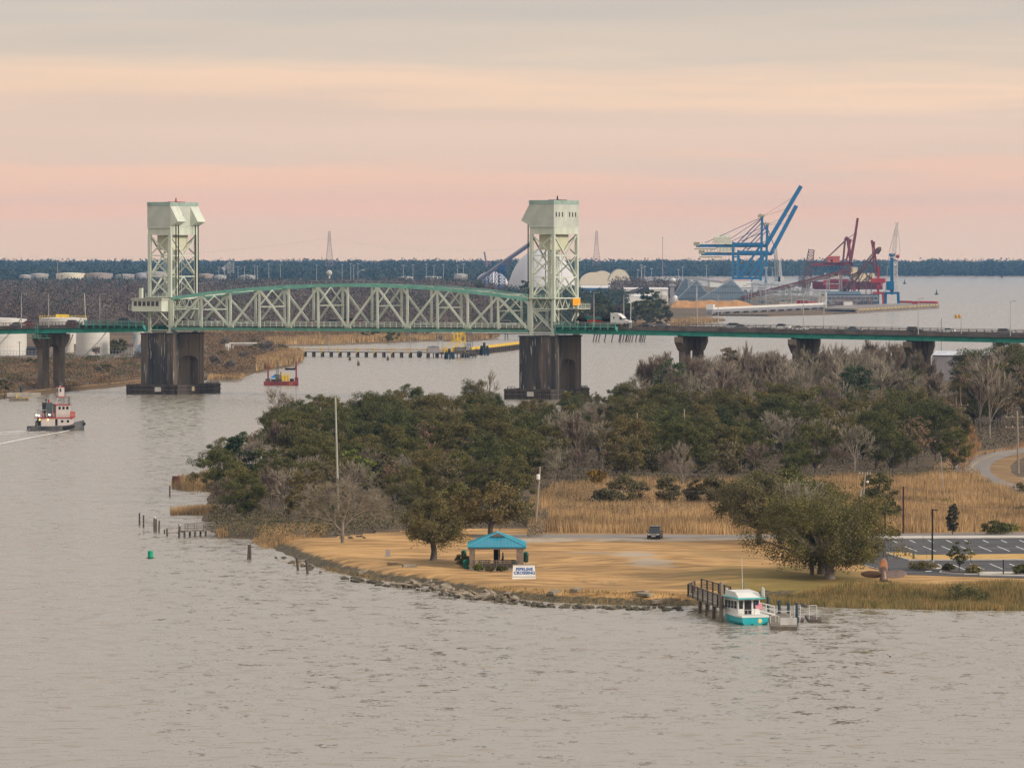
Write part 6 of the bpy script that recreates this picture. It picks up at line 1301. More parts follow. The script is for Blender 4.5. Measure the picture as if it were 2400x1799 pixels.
tank(175,254,832,778,'white tank under the left approach deck, nearest the pier'); tank(146,172,826,783,'narrow dull tank between the two white tanks under the deck',dirtyw)
tank(312,345,833,766,'white tank with a blue painted top behind the left main pier',mt('sky_mural',(.70,.67,.60),.6,rgb2=(.14,.36,.55),scale=.12,contrast=(.42,.52)))
def house(name,lab,cat,px0,px1,pyb,pyt,depth,wm,rm_,z=1.0,roof=.25,parts=None,group=None,rz=0,win=True):
    a=G(px0,pyb,z);b=G(px1,pyb,z);w_=b.x-a.x; h=A(0,pyt,a.y).z-z; t=T(name,lab,cat,(a.x,a.y,z),rz,group); hw=h*(1-roof)
    wl=MB().box(0,w_,0,depth,-.5,hw).build('wall',wm,t); MB().prism([(-.3,hw-.05),(depth+.3,hw-.05),(depth/2,h)],0,-.4,w_+.4).build('roof',rm_,t)
    if win:
        n=max(1,int(w_/7))
        for k in range(min(n,12)): x=w_*(k+.5)/n; MB().box(x-.9,x+.9,-.06,0,hw*.35,hw*.7).build('window',glass,wl)
    return t
gm=mt('grey_metal_wall',(.30,.28,.29),.6,var=.1,scale=.2,stretch=(3,1,1)); wr=mt('white_roof',(.72,.70,.67),.6,var=.06,scale=.1); bluew=mt('blue_metal_wall',(.05,.12,.24),.6); redroof=mt('red_brown_roof',(.26,.07,.06),.8)
house('shed','low brown roofed shed behind the tanks left of the main pier','shed',256,312,829,805,12,mt('shed_wall',(.30,.26,.24),.8),mt('brown_roof',(.10,.065,.05),.9))
house('pipe_rack_hut','small dark pump hut among the tanks','pump house',57,85,832,812,6,mt('dark_wall',(.05,.05,.055),.8),black,win=False)
t=T('chain_link_fence','long wire fence along the foot of the white tanks','fence',G(-100,836,1.0)); L_=(G(330,836,1).x-G(-100,836,1).x); m=MB()
for k in range(60): x=L_*k/59; m.tube((x,0,0),(x,0,2.6),.07,n=5)
m.bar((0,0,2.5),(L_,0,2.5),.09).bar((0,0,1.3),(L_,0,1.3),.07).bar((0,0,.2),(L_,0,.2),.3,.5).build('posts_and_rails',steel,t)
for px,py,top,lb in [(46,860,800,'wooden pole on the scrubby bank before the big white tank'),(199,886,845,'broken post on the scrubby bank'),(298,884,828,'thin grey post left of the main pier')]:
    b=G(px,py,1); h=A(0,top,b.y).z-1; t=T('utility_pole',lb,'pole',b); MB().tube((0,0,-.3),(0,0,h),.16,.12).build('pole',woodd,t); MB().bar((-.9,0,h-.4),(.9,0,h-.4),.12).build('crossarm',woodd,t)
# scrub, bushes and far woods
def scatter(poly,n): 
    poly=np.array(poly); a,b=poly.min(0),poly.max(0); P_=RNG.uniform(a,b,(int(n*5)+50,2)); return P_[inpoly(P_,poly)][:n]
def clump_mass(name,P_,hs,rs_,per,leafs,mat,z0=1.0,flat=.6,stem=False):
    """mass of crowns: every crown a lumpy cloud of leaf sized faces"""
    n=len(P_); u=RNG.normal(size=(n,per,3)); u/=np.linalg.norm(u,axis=2)[:,:,None]; u*=(RNG.uniform(.35,1,(n,per))**.5)[:,:,None]
    lump=1+.3*np.sin(u[:,:,0]*7+np.arange(n)[:,None])*np.cos(u[:,:,1]*6)
    C=u*lump[:,:,None]*np.stack([rs_,rs_,hs*.5],1)[:,None,:]; C+=np.stack([P_[:,0],P_[:,1],z0+hs*.52],1)[:,None,:]
    C=C.reshape(-1,3); C=C[C[:,2]>z0-.2]; co,f=leaves(C,leafs)
    o=lnk(name,fastmesh(name,co,f,mat)); o['kind']='stuff'; return o
w_purple=mt('winter_wood',(.085,.062,.052),.9,rgb2=(.19,.15,.13),scale=.02,detail=10,island=.28,contrast=(.40,.60))
w_red=mt('russet_wood',(.12,.07,.06),.9,rgb2=(.20,.12,.10),scale=.05,island=.28)
w_dark=mt('far_pines',(.030,.045,.036),.9,rgb2=(.075,.088,.06),scale=.02,detail=6,island=.25)
scrubm=mt('bank_scrub',(.13,.085,.05),.9,rgb2=(.26,.17,.09),scale=.06,detail=6,island=.4)
scrubg=mt('green_scrub',(.06,.06,.03),.9,rgb2=(.12,.12,.05),scale=.1,island=.4)
P_=scatter(gp([(-150,940),(0,925),(160,910),(250,902),(330,890),(330,842),(-150,842)],1),900); clump_mass('bank_scrub',P_,RNG.uniform(.7,2.0,len(P_)),RNG.uniform(1,3.5,len(P_)),60,.25,scrubm)
P_=scatter(gp([(-150,910),(0,905),(250,895),(330,885),(330,842),(-150,842)],1),70); clump_mass('bank_scrub',P_,RNG.uniform(1.6,3.2,len(P_)),RNG.uniform(2,4,len(P_)),110,.3,scrubg)
P_=scatter(gp([(480,884),(560,882),(600,868),(640,856),(690,830),(640,815),(560,800),(490,800)],1),420); clump_mass('bank_scrub',P_,RNG.uniform(1.2,3.5,len(P_)),RNG.uniform(1.5,4,len(P_)),90,.28,scrubm)
P_=scatter(gp([(640,798),(760,798),(960,792),(1040,789),(1100,788),(1000,776),(480,776),(480,800)],1),500); clump_mass('bank_scrub',P_,RNG.uniform(1.2,3.5,len(P_)),RNG.uniform(2,5,len(P_)),70,.4,scrubm)
for lb,poly,n,h in [('reeds',[(600,868),(640,860),(690,852),(712,842),(702,828),(650,832),(600,850)],9000,2.6),('reeds',[(640,806),(760,805),(860,801),(960,797),(1040,794),(1040,790),(860,793),(700,797),(620,800)],12000,2.8),('reeds',[(1040,795),(1100,796),(1165,790),(1171,787.5),(1100,785),(1040,788)],6000,2.6),('reeds',[(480,780),(760,779),(760,784),(480,785)],5000,3),('reeds',[(1440,772),(1560,768),(1650,757.5),(1698,751.5),(1640,747),(1560,752),(1440,764)],7000,2.0),('reeds',[(486,889),(560,887),(575,880),(490,884)],1200,1.2)]:
    blades('far_marsh_reeds',gp(poly,1.0),n,h,.16,reedm,z=.9,jit=.15)
# countable bushes and trees on the far bank
PROT['fbush']=(make_tree,'dark_bush','bush','bushes on the far bank',dict(seed=71,h=5,rx=3.2,h0=.2,nclump=22,per=60,leafs=.34,lm=leafg,tr=.08,fork=.4))
PROT['fbrown']=(make_bare,'brown_bush','bush','bushes on the far bank',dict(seed=72,h=5,spread=.9,lv=5,tr=.09,tm=twigb,kd=(3,5),trunk=.15,tmin=.06))
PROT['ftree']=(make_tree,'evergreen_tree','tree','trees on the far bank',dict(seed=73,h=13,rx=5,h0=2,nclump=30,per=60,leafs=.5,lm=leafg,tr=.3))
PROT['fpine']=(make_tree,'pine_tree','tree','trees on the far bank',dict(seed=74,h=16,rx=4.5,h0=6,nclump=26,per=60,leafs=.5,lm=leafp,shape='pine',tr=.3,fork=13))
PROT['fbare']=(make_bare,'bare_tree','tree','trees on the far bank',dict(seed=75,h=13,spread=.6,lv=5,tr=.3,tm=twigb,tmin=.11,bk=bark))
def fput(key,px,py,s,lb): p=G(px,py,1); put(key,p.x,p.y,1.0,s,lb)
for k,px,py,s,lb in [('fbush',602,828,1.0,'dark round tree beside the white pipes above the reeds'),('fbush',522,838,.7,'dark bush below the white box right of the left pier'),('fbush',660,820,.6,'dark bush at the head of the oil dock'),('fbush',670,822,.5,'low dark bush beside the head of the oil dock'),('fbrown',505,868,1.3,'round brown bush at the water right of the left pier'),('fbrown',540,874,1.1,'grey brown bush at the shore right of the round one'),('fbrown',572,850,1.0,'brown bush behind the shore bushes'),('fbrown',625,838,1.5,'tall brown thicket beside the reed point'),('fbrown',527,818,1.2,'brown thicket before the white pipes'),('fbush',594,810,.8,'dark tree just right of the left pier under the span'),
    ('fbush',868,797,1.3,'dark bush on the far marsh under midspan'),('fbush',920,799,1.1,'wide dark bush on the far marsh right of midspan'),('fbush',905,790,1.0,'round bush behind the far marsh bushes'),('fbrown',960,795,1.6,'brown thicket on the far marsh'),('fbrown',1000,793,1.4,'brown thicket left of the far trestle'),
    ('fbush',277,829,1.5,'dark round tree between the tanks and the left main pier'),('fbush',158,864,.5,'green bush under the left approach pier'),('fbush',76,858,.7,'dark scrub bush left of the approach pier'),('fbush',250,872,.7,'olive bush on the scrubby bank near the left pier'),('fbrown',232,880,.8,'brown bush on the scrubby bank'),('fbrown',225,836,.9,'brown bush under the tanks'),('fbrown',325,850,1.0,'brown bush right next to the left main pier'),('fbush',8,918,.9,'green bush above the landing at the left edge')]: fput(k,px,py,s,lb)
rr2=random.Random(9)
for i in range(26):
    px=rr2.uniform(1362,1590); py=rr2.uniform(757,767); fput(rr2.choice(['ftree','ftree','fbare','fpine','fbare','ftree']),px,py,rr2.uniform(.8,1.25) if px<1560 else .7,('shorter' if i%3 else 'taller')+(' tree' if i%2 else ' dense tree')+' of the grove behind the '+('flatbed load' if px<1420 else ('white cab' if px<1480 else 'cars right of the truck')))
for px,lb in ((1122,'dark tree in front of the white dome'),(1225,'small tree against the foot of the white dome')): p=G(px,722,1); put('fpine',p.x,p.y,1,1.3,lb)
# the great winter wood behind the bridge, thinning out into blue pines near the skyline
def wood(poly,n,h,r,per,ls,mat,name='far_woodland'): P_=scatter(gp(poly,1),n); clump_mass(name,P_,RNG.uniform(h[0],h[1],len(P_)),RNG.uniform(r[0],r[1],len(P_)),per,ls,mat)
wood([(-900,788),(480,786),(800,776),(1000,774),(1180,772),(1180,740),(1000,725),(-900,725)],1550,(8,18),(3,6),170,.62,w_purple)
wood([(-900,725),(1190,725),(1150,700),(-900,700)],2325,(9,19),(4,7),130,.9,w_purple)
wood([(-900,770),(480,770),(1100,765),(1150,700),(-900,700)],263,(13,21),(4,7),150,.8,w_dark)
wood([(-900,740),(1100,740),(1150,690),(-900,690)],310,(12,18),(4,8),130,.8,w_red)
wood([(-900,701),(1100,701),(1100,680),(-900,680)],2015,(9,16),(6,9),90,1.3,w_purple)
wood([(-900,705),(1110,705),(1110,674),(-900,674)],589,(11,18),(6,9),110,1.3,w_dark)
wood([(-900,682),(1110,682),(1110,669),(-900,669)],1550,(7,12),(7,11),70,1.6,w_dark)
wood([(-900,662),(1500,662),(1450,652),(-900,652)],2015,(15,24),(10,16),70,2.6,w_dark)
wood([(-900,653),(1000,653),(1000,643),(-900,643)],2015,(19,27),(12,20),90,2.8,w_dark)
wood([(900,651),(1900,647.5),(2500,647.5),(2500,641),(900,641)],3400,(18,28),(12,20),90,2.8,w_dark)
P_=np.column_stack([RNG.uniform(-1300,1400,1700),RNG.uniform(12200,13500,1700)]); clump_mass('far_woodland',P_,RNG.uniform(18,31,1700),RNG.uniform(14,24,1700),100,3.2,w_dark,z0=2.5)
wood([(1170,776),(1360,773),(1360,700),(1170,700)],260,(9,15),(4,7),130,.8,w_dark)
wood([(1440,700),(1640,700),(1560,690),(1440,688)],140,(12,19),(5,8),90,1.2,w_purple)
wood([(1340,735),(1470,732),(1470,712),(1340,715)],120,(10,15),(4,7),100,1.0,w_dark)
wood([(-900,652),(2450,651),(2450,645),(-900,645)],232,(27,33),(7,12),120,2.6,w_dark)
# pale tanks and sheds peeping out of the wood
tankf=mt('far_tank_cream',(.50,.47,.42),.8,rgb2=(.36,.33,.30),scale=.04)
for px0,px1,yb,yt,lb,mm in [(44,75,668,645,'far pale tank at the far left of the skyline row',tankm),(70,112,668,642,'second far pale tank in the skyline row',tankm),(128,200,668,641,'wide far cream tank in the skyline row',mt('cream_tank',(.80,.72,.55),.6,var=.06)),(198,262,668,641,'far grey and rust tank in the skyline row',mt('rusty_tank',(.45,.33,.24),.8,rgb2=(.30,.26,.24),scale=.05)),(212,255,668,650,'far low cream tank before the rusty one',tankm),(269,322,668,644,'far white tank left of the left lift tower',tankm),(318,345,668,641,'far grey tank seen beside the tower legs',mt('grey_tank',(.42,.40,.40),.8)),(335,392,668,638,'far white tank seen through the left tower',tankm),(462,500,668,643,'far brownish tank right of the left tower',mt('rusty_tank',(.45,.33,.24),.8)),(500,530,668,646,'far white tank in the trees right of the left tower',tankm),(560,598,668,646,'far low white tank before midspan',tankm),(933,967,668,649,'pale silo pair above midspan',tankm),(992,1035,668,649,'far white tank above the right half of the span',tankm),(1064,1096,668,643,'far pale tank left of the conveyor',tankm)]:
    tank(px0,px1,yb,yt,lb,tankf if mm is tankm else mm,dome=1.2,z=2)
for px0,px1,yb,yt,d_,lb,w__,r__ in [(841,857,655,631,20,'square white building on the skyline above midspan',white,white),(805,832,657,640,30,'low red brick building on the skyline',redp,redroof),(828,853,668,654,20,'red roofed block showing above the span rail',redp,redroof)]:
    house('far_building',lb,'building',px0,px1,yb,yt,d_,w__,r__,z=2,win=False)
# white pipes and box near the oil dock head, far road
t=T('pipe_rack','white pipe loop on posts above the reeds right of the left pier','pipe rack',G(535,824,1)); s=G(600,824,1).x-G(535,824,1).x
m=MB(); m.path([Vector((0,0,0)),Vector((0,0,3.2)),Vector((.5,0,3.7)),Vector((s,0,3.7)),Vector((s+1,0,3.2)),Vector((s+1,0,0))],.25,8); m.path([Vector((2,1,0)),Vector((2,1,3)),Vector((s-1,1,3)),Vector((s-1,1,0))],.2,8); m.build('pipes',white,t)
t=T('white_box','small white equipment box right of the left main pier','equipment box',G(528,822,1)); MB().box(0,2.4,0,2,0,2.9).build('body',dirtyw,t); MB().box(-.1,2.5,-.1,2.1,2.9,3.05).build('lid',white,t)
# ---- oil dock: trestle, shed, loading platform
Yd=G(900,836,0).y
def DP(px,py,z=0): return G(px,py,z)
o=DP(715,835.5,0); e=DP(1045,838,0); L_=(e-o).length; an=math.atan2(e.y-o.y,e.x-o.x)
t=T('oil_dock_trestle','long low trestle with yellow posts leading to the oil berth','jetty',(o.x,o.y,0),an)
MB().box(-6,L_,-1.2,1.2,1.9,2.3).build('deck',mt('jetty_deck',(.20,.17,.15),.8),t); MB().box(-22,L_,-.9,-.6,2.9,3.3).build('pipe',mt('jetty_pipe',(.55,.47,.38),.6),t)
n=17
for k in range(n):
    x=L_*k/(n-1); MB().box(x-.35,x+.35,-1.1,1.1,-1,1.9).build('pile_bent',timber,t)
m=MB()
for k in range(9): x=L_*k/8; m.box(x-.2,x+.2,-1.3,-1.1,1.5,4.0)
m.box(-22,L_,-1.15,-1.1,3.5,3.65); m.build('yellow_posts',yellow,t)
for x_ in (L_*.17,L_*.75): MB().tube((x_,0,2.3),(x_,0,10.5),.12,n=6).build('light_mast',steel,t)
c=DP(1025,838,0); t=T('dock_shed','grey shed on piles at the end of the oil dock trestle','shed',(DP(1002.5,838,0).x,c.y,0)); sw=DP(1029,838,0).x-DP(1002.5,838,0).x
MB().box(0,sw,0,4,2.0,4.5).build('wall',gm,t); MB().prism([(-.2,4.5),(sw+.2,4.5),(sw/2,5.1)],1,-.2,4.2).build('roof',mt('shed_roof',(.25,.23,.25),.6),t); m=MB()
for x_ in (.3,sw/2,sw-.3):
    for y_ in (.3,3.6): m.tube((x_,y_,-1),(x_,y_,2),.22)
m.box(-.3,sw+1.5,-.3,4.3,1.8,2.0); m.build('piles',timber,t)
c=DP(1037,838,0); t=T('loading_berth','cluttered yellow loading platform with hoses and pipes at the oil berth','loading platform',(c.x,c.y,0)); S_=c.y/FP  # metres per pixel
yx=lambda px: (px-1037)*S_
MB().box(yx(1030),yx(1115),0,7,1.5,2.4).build('deck',timber,t)
m=MB()
for k in range(12): m.box(yx(1034)+k*1.3,yx(1034)+k*1.3+.5,.1,.7,-1,1.5)
m.build('deck_piles',timber,t)
m=MB(); m.box(yx(1060),yx(1085),1,4,2.4,4.4).box(yx(1070),yx(1078),1.6,3.4,7.2,8.6).box(yx(1080),yx(1088),1.6,3.4,9.8,11.2).box(yx(1042),yx(1058),1,3,2.4,3.6).box(yx(1066),yx(1082),1.5,3.5,6.9,7.2).box(yx(1062),yx(1092),1.5,3.5,9.6,9.8).box(yx(1072),yx(1094),1.5,3.5,12.4,12.7)
for px in (1064,1072,1080,1090):
    for y_ in (1.5,3.5): m.bar((yx(px),y_,2.4),(yx(px),y_,12.6 if px>1070 else 9.6),.38)
for k in range(4): m.bar((yx(1064),1.5,2.4+k*2.4),(yx(1090),1.5,4.8+k*2.4 if k<3 else 12),.3)
m.bar((yx(1040),1,3.2),(yx(1062),1,7.2),.35,.3).bar((yx(1040),2.2,4),(yx(1062),2.2,8),.1).box(yx(1030),yx(1062),.4,.6,3.2,3.4).box(yx(1030),yx(1062),.4,.6,4.0,4.15)
for k in range(8): m.box(yx(1030)+k*.8,yx(1030)+k*.8+.1,.4,.5,2.4,4.1)
m.build('yellow_frame',yellow,t)
MB().box(yx(1071),yx(1096),.8,2.6,12.7,13.4).bar((yx(1072),1,12.2),(yx(1060),1,10.0),.3).build('white_boom',white,t)
m=MB()
for k in range(4): 
    x=yx(1095+k*4); m.path([Vector((x-1,1,9.5)),Vector((x-.5,1,10.6)),Vector((x+.2,1,9.8)),Vector((x+.1,1,5)),Vector((x-.6,1,3.4)),Vector((x-1,1,6))],.11,5)
m.build('hoses',mt('hose_grey',(.10,.10,.14),.6),t)
m=MB().box(yx(1066),yx(1090),.3,3,2.4,4.4).tube((yx(1068),.5,3),(yx(1090),.5,3),.5); m.build('machinery',mt('machinery_grey',(.14,.13,.12),.7),t)
m=MB().tube((yx(1026),2,2),(yx(1026),2,9.8),.14).tube((yx(1038),2,2),(yx(1038),2,9.5),.14).bar((yx(1026),2,6.2),(yx(1038),2,5.8),.08); m.build('light_masts',steel,t)
def dolphin(px,py,lab,r=1.6,h=2.8,mat=navy,n=9,peg=True,name='mooring_dolphin'):
    c=DP(px,py,0); t=T(name,lab,'mooring dolphin',(c.x,c.y+r,0),group='mooring dolphins'); m=MB()
    for k in range(n): a=2*math.pi*k/n; m.tube((r*math.cos(a),r*math.sin(a),-1),(r*.75*math.cos(a),r*.75*math.sin(a),h),.42,.38,7)
    m.build('pile_cluster',mat,t)
    if peg: MB().tube((0,0,h-1),(0,0,h+1.4),.6,.5,8).build('centre_pile',black,t)
    return t
dolphin(983,834,'small dolphin halfway along the oil dock trestle',.9,2.0,peg=False); dolphin(1053,841,'dark blue dolphin before the yellow platform',2.0,2.9); dolphin(1090,837,'dark blue dolphin at the hoses',1.5,3); dolphin(1109,834.5,'low dark dolphin right of the hoses',1.2,2.0,peg=False); dolphin(1135,832,'big dark blue dolphin before the yellow walkway',1.9,4.0)
for px,py,lb in [(820,844,'left of two dark cone shaped dolphins before the trestle'),(909,844,'right of two dark cone shaped dolphins before the trestle'),(840,856,'nearest dark cone shaped dolphin in the channel')]:
    c=DP(px,py,0); t=T('pile_dolphin',lb,'mooring dolphin',(c.x,c.y,0),group='cone shaped dolphins'); m=MB()
    for k in range(7): a=2*math.pi*k/7; m.tube((.6*math.cos(a),.6*math.sin(a),-.8),(.2*math.cos(a),.2*math.sin(a),1.6),.2,.16,6)
    m.tube((0,0,0),(0,0,2.0),.22,n=6); m.build('pile_cluster',timber,t); MB().lathe([(.42,1.45),(.42,1.75)],n=10).build('cap',mt('dolphin_cap',(.45,.42,.4),.8),t)
a=DP(1100,833,0);b=DP(1218,818,0); an=math.atan2(b.y-a.y,b.x-a.x); L_=(b-a).length; t=T('yellow_walkway','yellow piped walkway on short dark piles running to the right pier','walkway',(a.x,a.y,0),an)
MB().box(0,L_,-1,1,2.0,2.4).build('deck',timber,t); m=MB().box(0,L_,-1.1,-.9,2.5,3.0).box(0,L_,-1.05,-.95,3.6,3.75).tube((0,-.4,3),(L_,-.4,3),.4)
for k in range(30): m.box(L_*k/29-.06,L_*k/29+.06,-1.1,-.95,2.4,3.7)
m.build('yellow_pipes',yellow,t); m=MB()
for k in range(26): m.box(L_*k/25-.3,L_*k/25+.3,-1,1,-1,2)
m.build('piles',timber,t)
# small boat drifting, floating logs
c=DP(680,866.5,0); t=T('skiff','tiny dark skiff on the water behind the red barge','skiff',(c.x,c.y,0)); MB().loft([[(x,-w_,.55+abs(x)*.08),(x,0,-.1),(x,w_,.55+abs(x)*.08)] for x,w_ in ((-1.9,.15),(-1,.7),(.9,.75),(1.9,.6))]).build('hull',black,t); MB().box(1.7,2.1,-.15,.15,.3,1.1).build('outboard',black,t)
# red jack-up barge
c=DP(660,903,0); S_=c.y/FP; t=T('work_barge','dark red jack-up barge with two spud legs, drill rig and yellow machine','barge',(c.x,c.y,0)); bx=lambda px:(px-660)*S_
MB().box(bx(618),bx(698),0,6,-.5,1.3).build('hull',rustm,t,bev=.05)
for px in (628,694):
    tp_=856 if px==628 else 847.5; h=A(0,tp_,c.y).z; l=MB().tube((bx(px),1.5,-2),(bx(px),1.5,h),.28,n=10).build('spud_leg',mt('spud_red',(.25,.05,.05),.6),t); MB().lathe([(.28,h),(.02,h+.5)],(bx(px),1.5,0),n=10).build('tip',MATS['spud_red'],l)
MB().box(bx(622),bx(633),.5,2.6,1.3,2.2).build('spud_well',timber,t); MB().box(bx(690.5),bx(698.5),.2,2.8,-.4,2.6).build('spud_housing',rustm,t)
MB().add([(bx(632),1,2.4),(bx(646),.6,2.5),(bx(646),3.4,2.5),(bx(632),3,2.4),(bx(640),2,3.2),(bx(646),2,3.9)],[(0,1,5,4),(3,4,5,2),(0,4,3),(1,2,5)]).build('blue_tarpaulin',mt('tarp_blue',(.01,.22,.55),.6),t)
m=MB().bar((bx(648),1.5,1.3),(bx(648),1.5,8.6),.2).bar((bx(651.5),1.5,1.3),(bx(651.5),1.5,8.2),.25).box(bx(645),bx(655),1,2.6,1.3,3.6)
for k in range(6): m.bar((bx(648),1.5,2+k),(bx(651.5),1.5,2.6+k),.08)
m.bar((bx(657),1.5,1.3),(bx(658),1.5,4.6),.3); m.build('drill_rig',mt('rig_brown',(.13,.11,.08),.7),t)
m=MB().box(bx(661),bx(667),1,3,1.5,1.9).box(bx(661),bx(676),1,3,3.8,4.0).tube((bx(664),1,2.6),(bx(664),3,2.6),.8)
for px in (661.5,669,676.5): m.bar((bx(px),1,1.3),(bx(px),1,4.0),.3)
m.box(bx(671),bx(676),1,3,1.3,3.2); m.build('yellow_machine',yellow,t)
m=MB().box(bx(635),bx(644),1,3,1.3,2.0).box(bx(646),bx(660),.5,2.5,1.3,2.0).box(bx(679),bx(688),1,3,1.3,2.2); m.build('deck_boxes',mt('deck_box_dark',(.06,.055,.06),.8),t)
MB().box(bx(677),bx(688),-.06,0,.1,1.2).build('rust_patch',mt('bright_rust',(.45,.13,.07),.8,rgb2=(.22,.05,.05),scale=2.5,stretch=(4,1,.5),contrast=(.45,.55)),t)
# trestle and dolphins beyond the bridge
a=DP(985,796,0); c=DP(1240,797,0); t=T('pier_trestle','dark high trestle on paired legs seen behind the right half of the span','trestle',(DP(1010,796,0).x,a.y,0)); S_=a.y/FP
m=MB().box(0,(1360-1010)*S_,-1.5,1.5,2.9,3.3); m.box(-12,0,-1.5,1.5,2.0,2.5); m.build('deck',mt('trestle_deck',(.06,.05,.05),.8),t); MB().box(-5,(1360-1010)*S_,-1.4,-1.3,3.3,3.8).build('white_rail',mt('rail_white',(.50,.45,.40),.7),t)
for px in (1030,1078,1132,1187): 
    x=(px-1010)*S_
    for d_ in (-.6,.6): MB().bar((x+d_*1.3,0,-1),(x+d_,0,3),.4).build('leg',timber,t)
for px,w_,lb in [(1399,3,'pair of dark legs under the deck left of the platform'),(1436,8,'grey platform on piles under the right approach deck'),(1462,3,'pile group right of the grey platform'),(1474,2,'leaning pile pair under the truck'),(1492,4,'slanted pile group under the right deck'),(1508,2,'last slanted pile pair under the right deck')]:
    c=DP(px,801,0); S_=c.y/FP; t=T('pile_platform',lb,'mooring dolphin',(c.x,c.y,0),group='pile groups under the right deck'); m=MB()
    for k in range(3): m.bar(((k-1)*w_*.45-.8,0,-1),((k-1)*w_*.45+.3,0,4.2),.55)
    m.build('piles',timber,t); MB().box(-w_*.6,w_*.6,-1.5,1.5,3.9,5.4 if w_>5 else 4.6).build('cap',conc if w_>5 else timber,t)
# ------------------------------------------------------------------ the port
hazeb=mt('crane_blue',(.005,.16,.40)); craneb=mt('bright_crane_blue',(.002,.115,.27),.5,var=.12,scale=.03); cream=mt('cream_paint',(.62,.58,.42),.6); dred=mt('gantry_red',(.20,.028,.032),.6,var=.15,scale=.05); rustk=mt('rusty_lattice',(.13,.065,.055),.8,var=.3,scale=.2)
def plane(Y,px,py): b=A(px,py,Y); return lambda x,y,dy=0: Vector((A(x,y,Y).x-b.x,dy,A(x,y,Y).z-b.z))
def stscrane(lab,Y,dx,dyp,sc_,boom):
    b=A(1760+dx,658+dyp,Y); t=T('gantry_crane',lab,'container crane',(b.x,b.y,b.z),group='blue container cranes'); q=plane(Y,1760+dx,658+dyp)
    P=lambda x,y,d=0: q(x+dx,y+dyp,d)
    S=Y/FP; W=16
    for d in (0,W):
        for x0,x1,yt in ((1719,1719,567),(1787,1783,508)):
            MB().bar(P(x0,yt,d),P(x1,658,d),4.4*S,4.8*S).build('leg',craneb,t)
    m=MB()
    for d in (0,W): m.bar(P(1722,572,d),P(1790,572,d),5*S,7*S); m.bar(P(1719,602,d),P(1735,602,d),3*S,3*S)
    m.bar(P(1719,572),P(1719,572,W),4*S).bar(P(1786,572),P(1786,572,W),4*S).bar(P(1786,510),P(1786,510,W),4*S).bar(P(1719,652),P(1786,652),5*S).bar(P(1719,652,W),P(1786,652,W),5*S); m.build('portal_beam',craneb,t)
    m=MB()
    for d in (0,W): m.bar(P(1728,656,d),P(1781,578,d),4.4*S).bar(P(1733,656,d),P(1786,600,d),2.2*S)
    m.build('diagonal_brace',craneb,t)
    MB().bar(P(1632,576,W/2),P(1798,576,W/2),8*S,7*S).build('trolley_girder',craneb,t)
    m=MB(); m.bar(P(1626,572,W/2-3),P(1640,572,W/2-3),3*S,8*S).box(P(1628,0).x,P(1680,0).x,W/2-5,W/2+5,P(0,585).z,P(0,582).z)
    for k in range(12): x=1630+k*8; m.bar(P(x,570,W/2-5),P(x,566,W/2-5),.6*S*2)
    m.build('girder_walkway',mt('ochre_walkway',(.36,.32,.16),.7),t)
    h=MB().box(P(1674,0).x,P(1713,0).x,W/2-7,W/2+7,P(0,571).z,P(0,556).z).build('machinery_house',cream,t); MB().prism([(W/2-7.2,P(0,556).z),(W/2+7.2,P(0,556).z),(W/2,P(0,550.5).z)],0,P(1676,0).x,P(1712,0).x).build('roof',cream,h)
    for d in (W/2-4,W/2+4):
        MB().bar(P(1796,575,d),P(*boom,d),5.5*S,9*S).build('boom',craneb,t)
    m=MB()
    for k in range(16):
        f=k/16; a=P(1796,575,W/2-4).lerp(P(*boom,W/2-4),f); c=P(1796,575,W/2+4).lerp(P(*boom,W/2+4),f+1/16); m.bar(a,c,1.2*S)
    m.build('boom_lacing',craneb,t)
    m=MB(); m.box(P(1778,0).x,P(1792,0).x,0,W,P(0,509).z,P(0,503).z); m.bar(P(1780,508,W/2),P(1783,500,W/2),2*S); m.build('apex_platform',mt('ochre_walkway',(.36,.32,.16)),t)
    m=MB(); 
    for a,c,w_ in (((1784,510),(1653,569),1.3),((1784,512),(1700,568),1.1),((1784,514),(1728,570),2.4),((1786,522),(1736,572),1.8),((1786,545),(1738,565),1.5),((1787,516),(1804,560),1.5)):
        for d in (W/2-4,W/2+4): m.bar(P(*a,d),P(*c,d),w_*S*.9)
    m.build('back_stay',mt('stay_dark',(.05,.06,.16),.6),t)
    m=MB(); a=P(1788,507,W/2); 
    for f in (.62,.84): c=P(1796,575,W/2).lerp(P(*boom,W/2),f); m.bar(a,c,.9*S)
    m.build('fore_stay',mt('stay_tan',(.40,.30,.24),.7),t)
    bd=P(*boom,W/2)-P(1796,575,W/2); bv=bd.normalized(); ang=math.atan2(bd.z,bd.x)
    text('lettering','PORT OF WILMINGTON',6.2*S,mt('crane_letter_white',(.75,.78,.8),.6),t,P(1796,575,W/2-4).lerp(P(*boom,W/2-4),.52)+Vector((0,-2.4*S,0)),(R(90),-ang,0),ext=.05,sp=1.25)
    m=MB(); 
    for k in range(9): z=P(0,652-k*9).z; m.box(P(1715,0).x,P(1718,0).x,-1.5,1.5,z,z+.5)
    m.bar(P(1715.3,652,-1.5),P(1715.3,575,-1.5),.5*S).build('stair_tower',mt('stair_blue_grey',(.16,.25,.32),.7),t)
    m=MB(); 
    for k in range(16): x=1640+k*8; m.bar(P(x,580,W/2),P(x+2,588+3*math.sin(k),W/2),.6*S)
    m.box(P(1655,0).x,P(1690,0).x,W/2-3,W/2+3,P(0,592).z,P(0,590).z); m.build('festoon',mt('festoon_grey',(.30,.30,.26),.7),t)
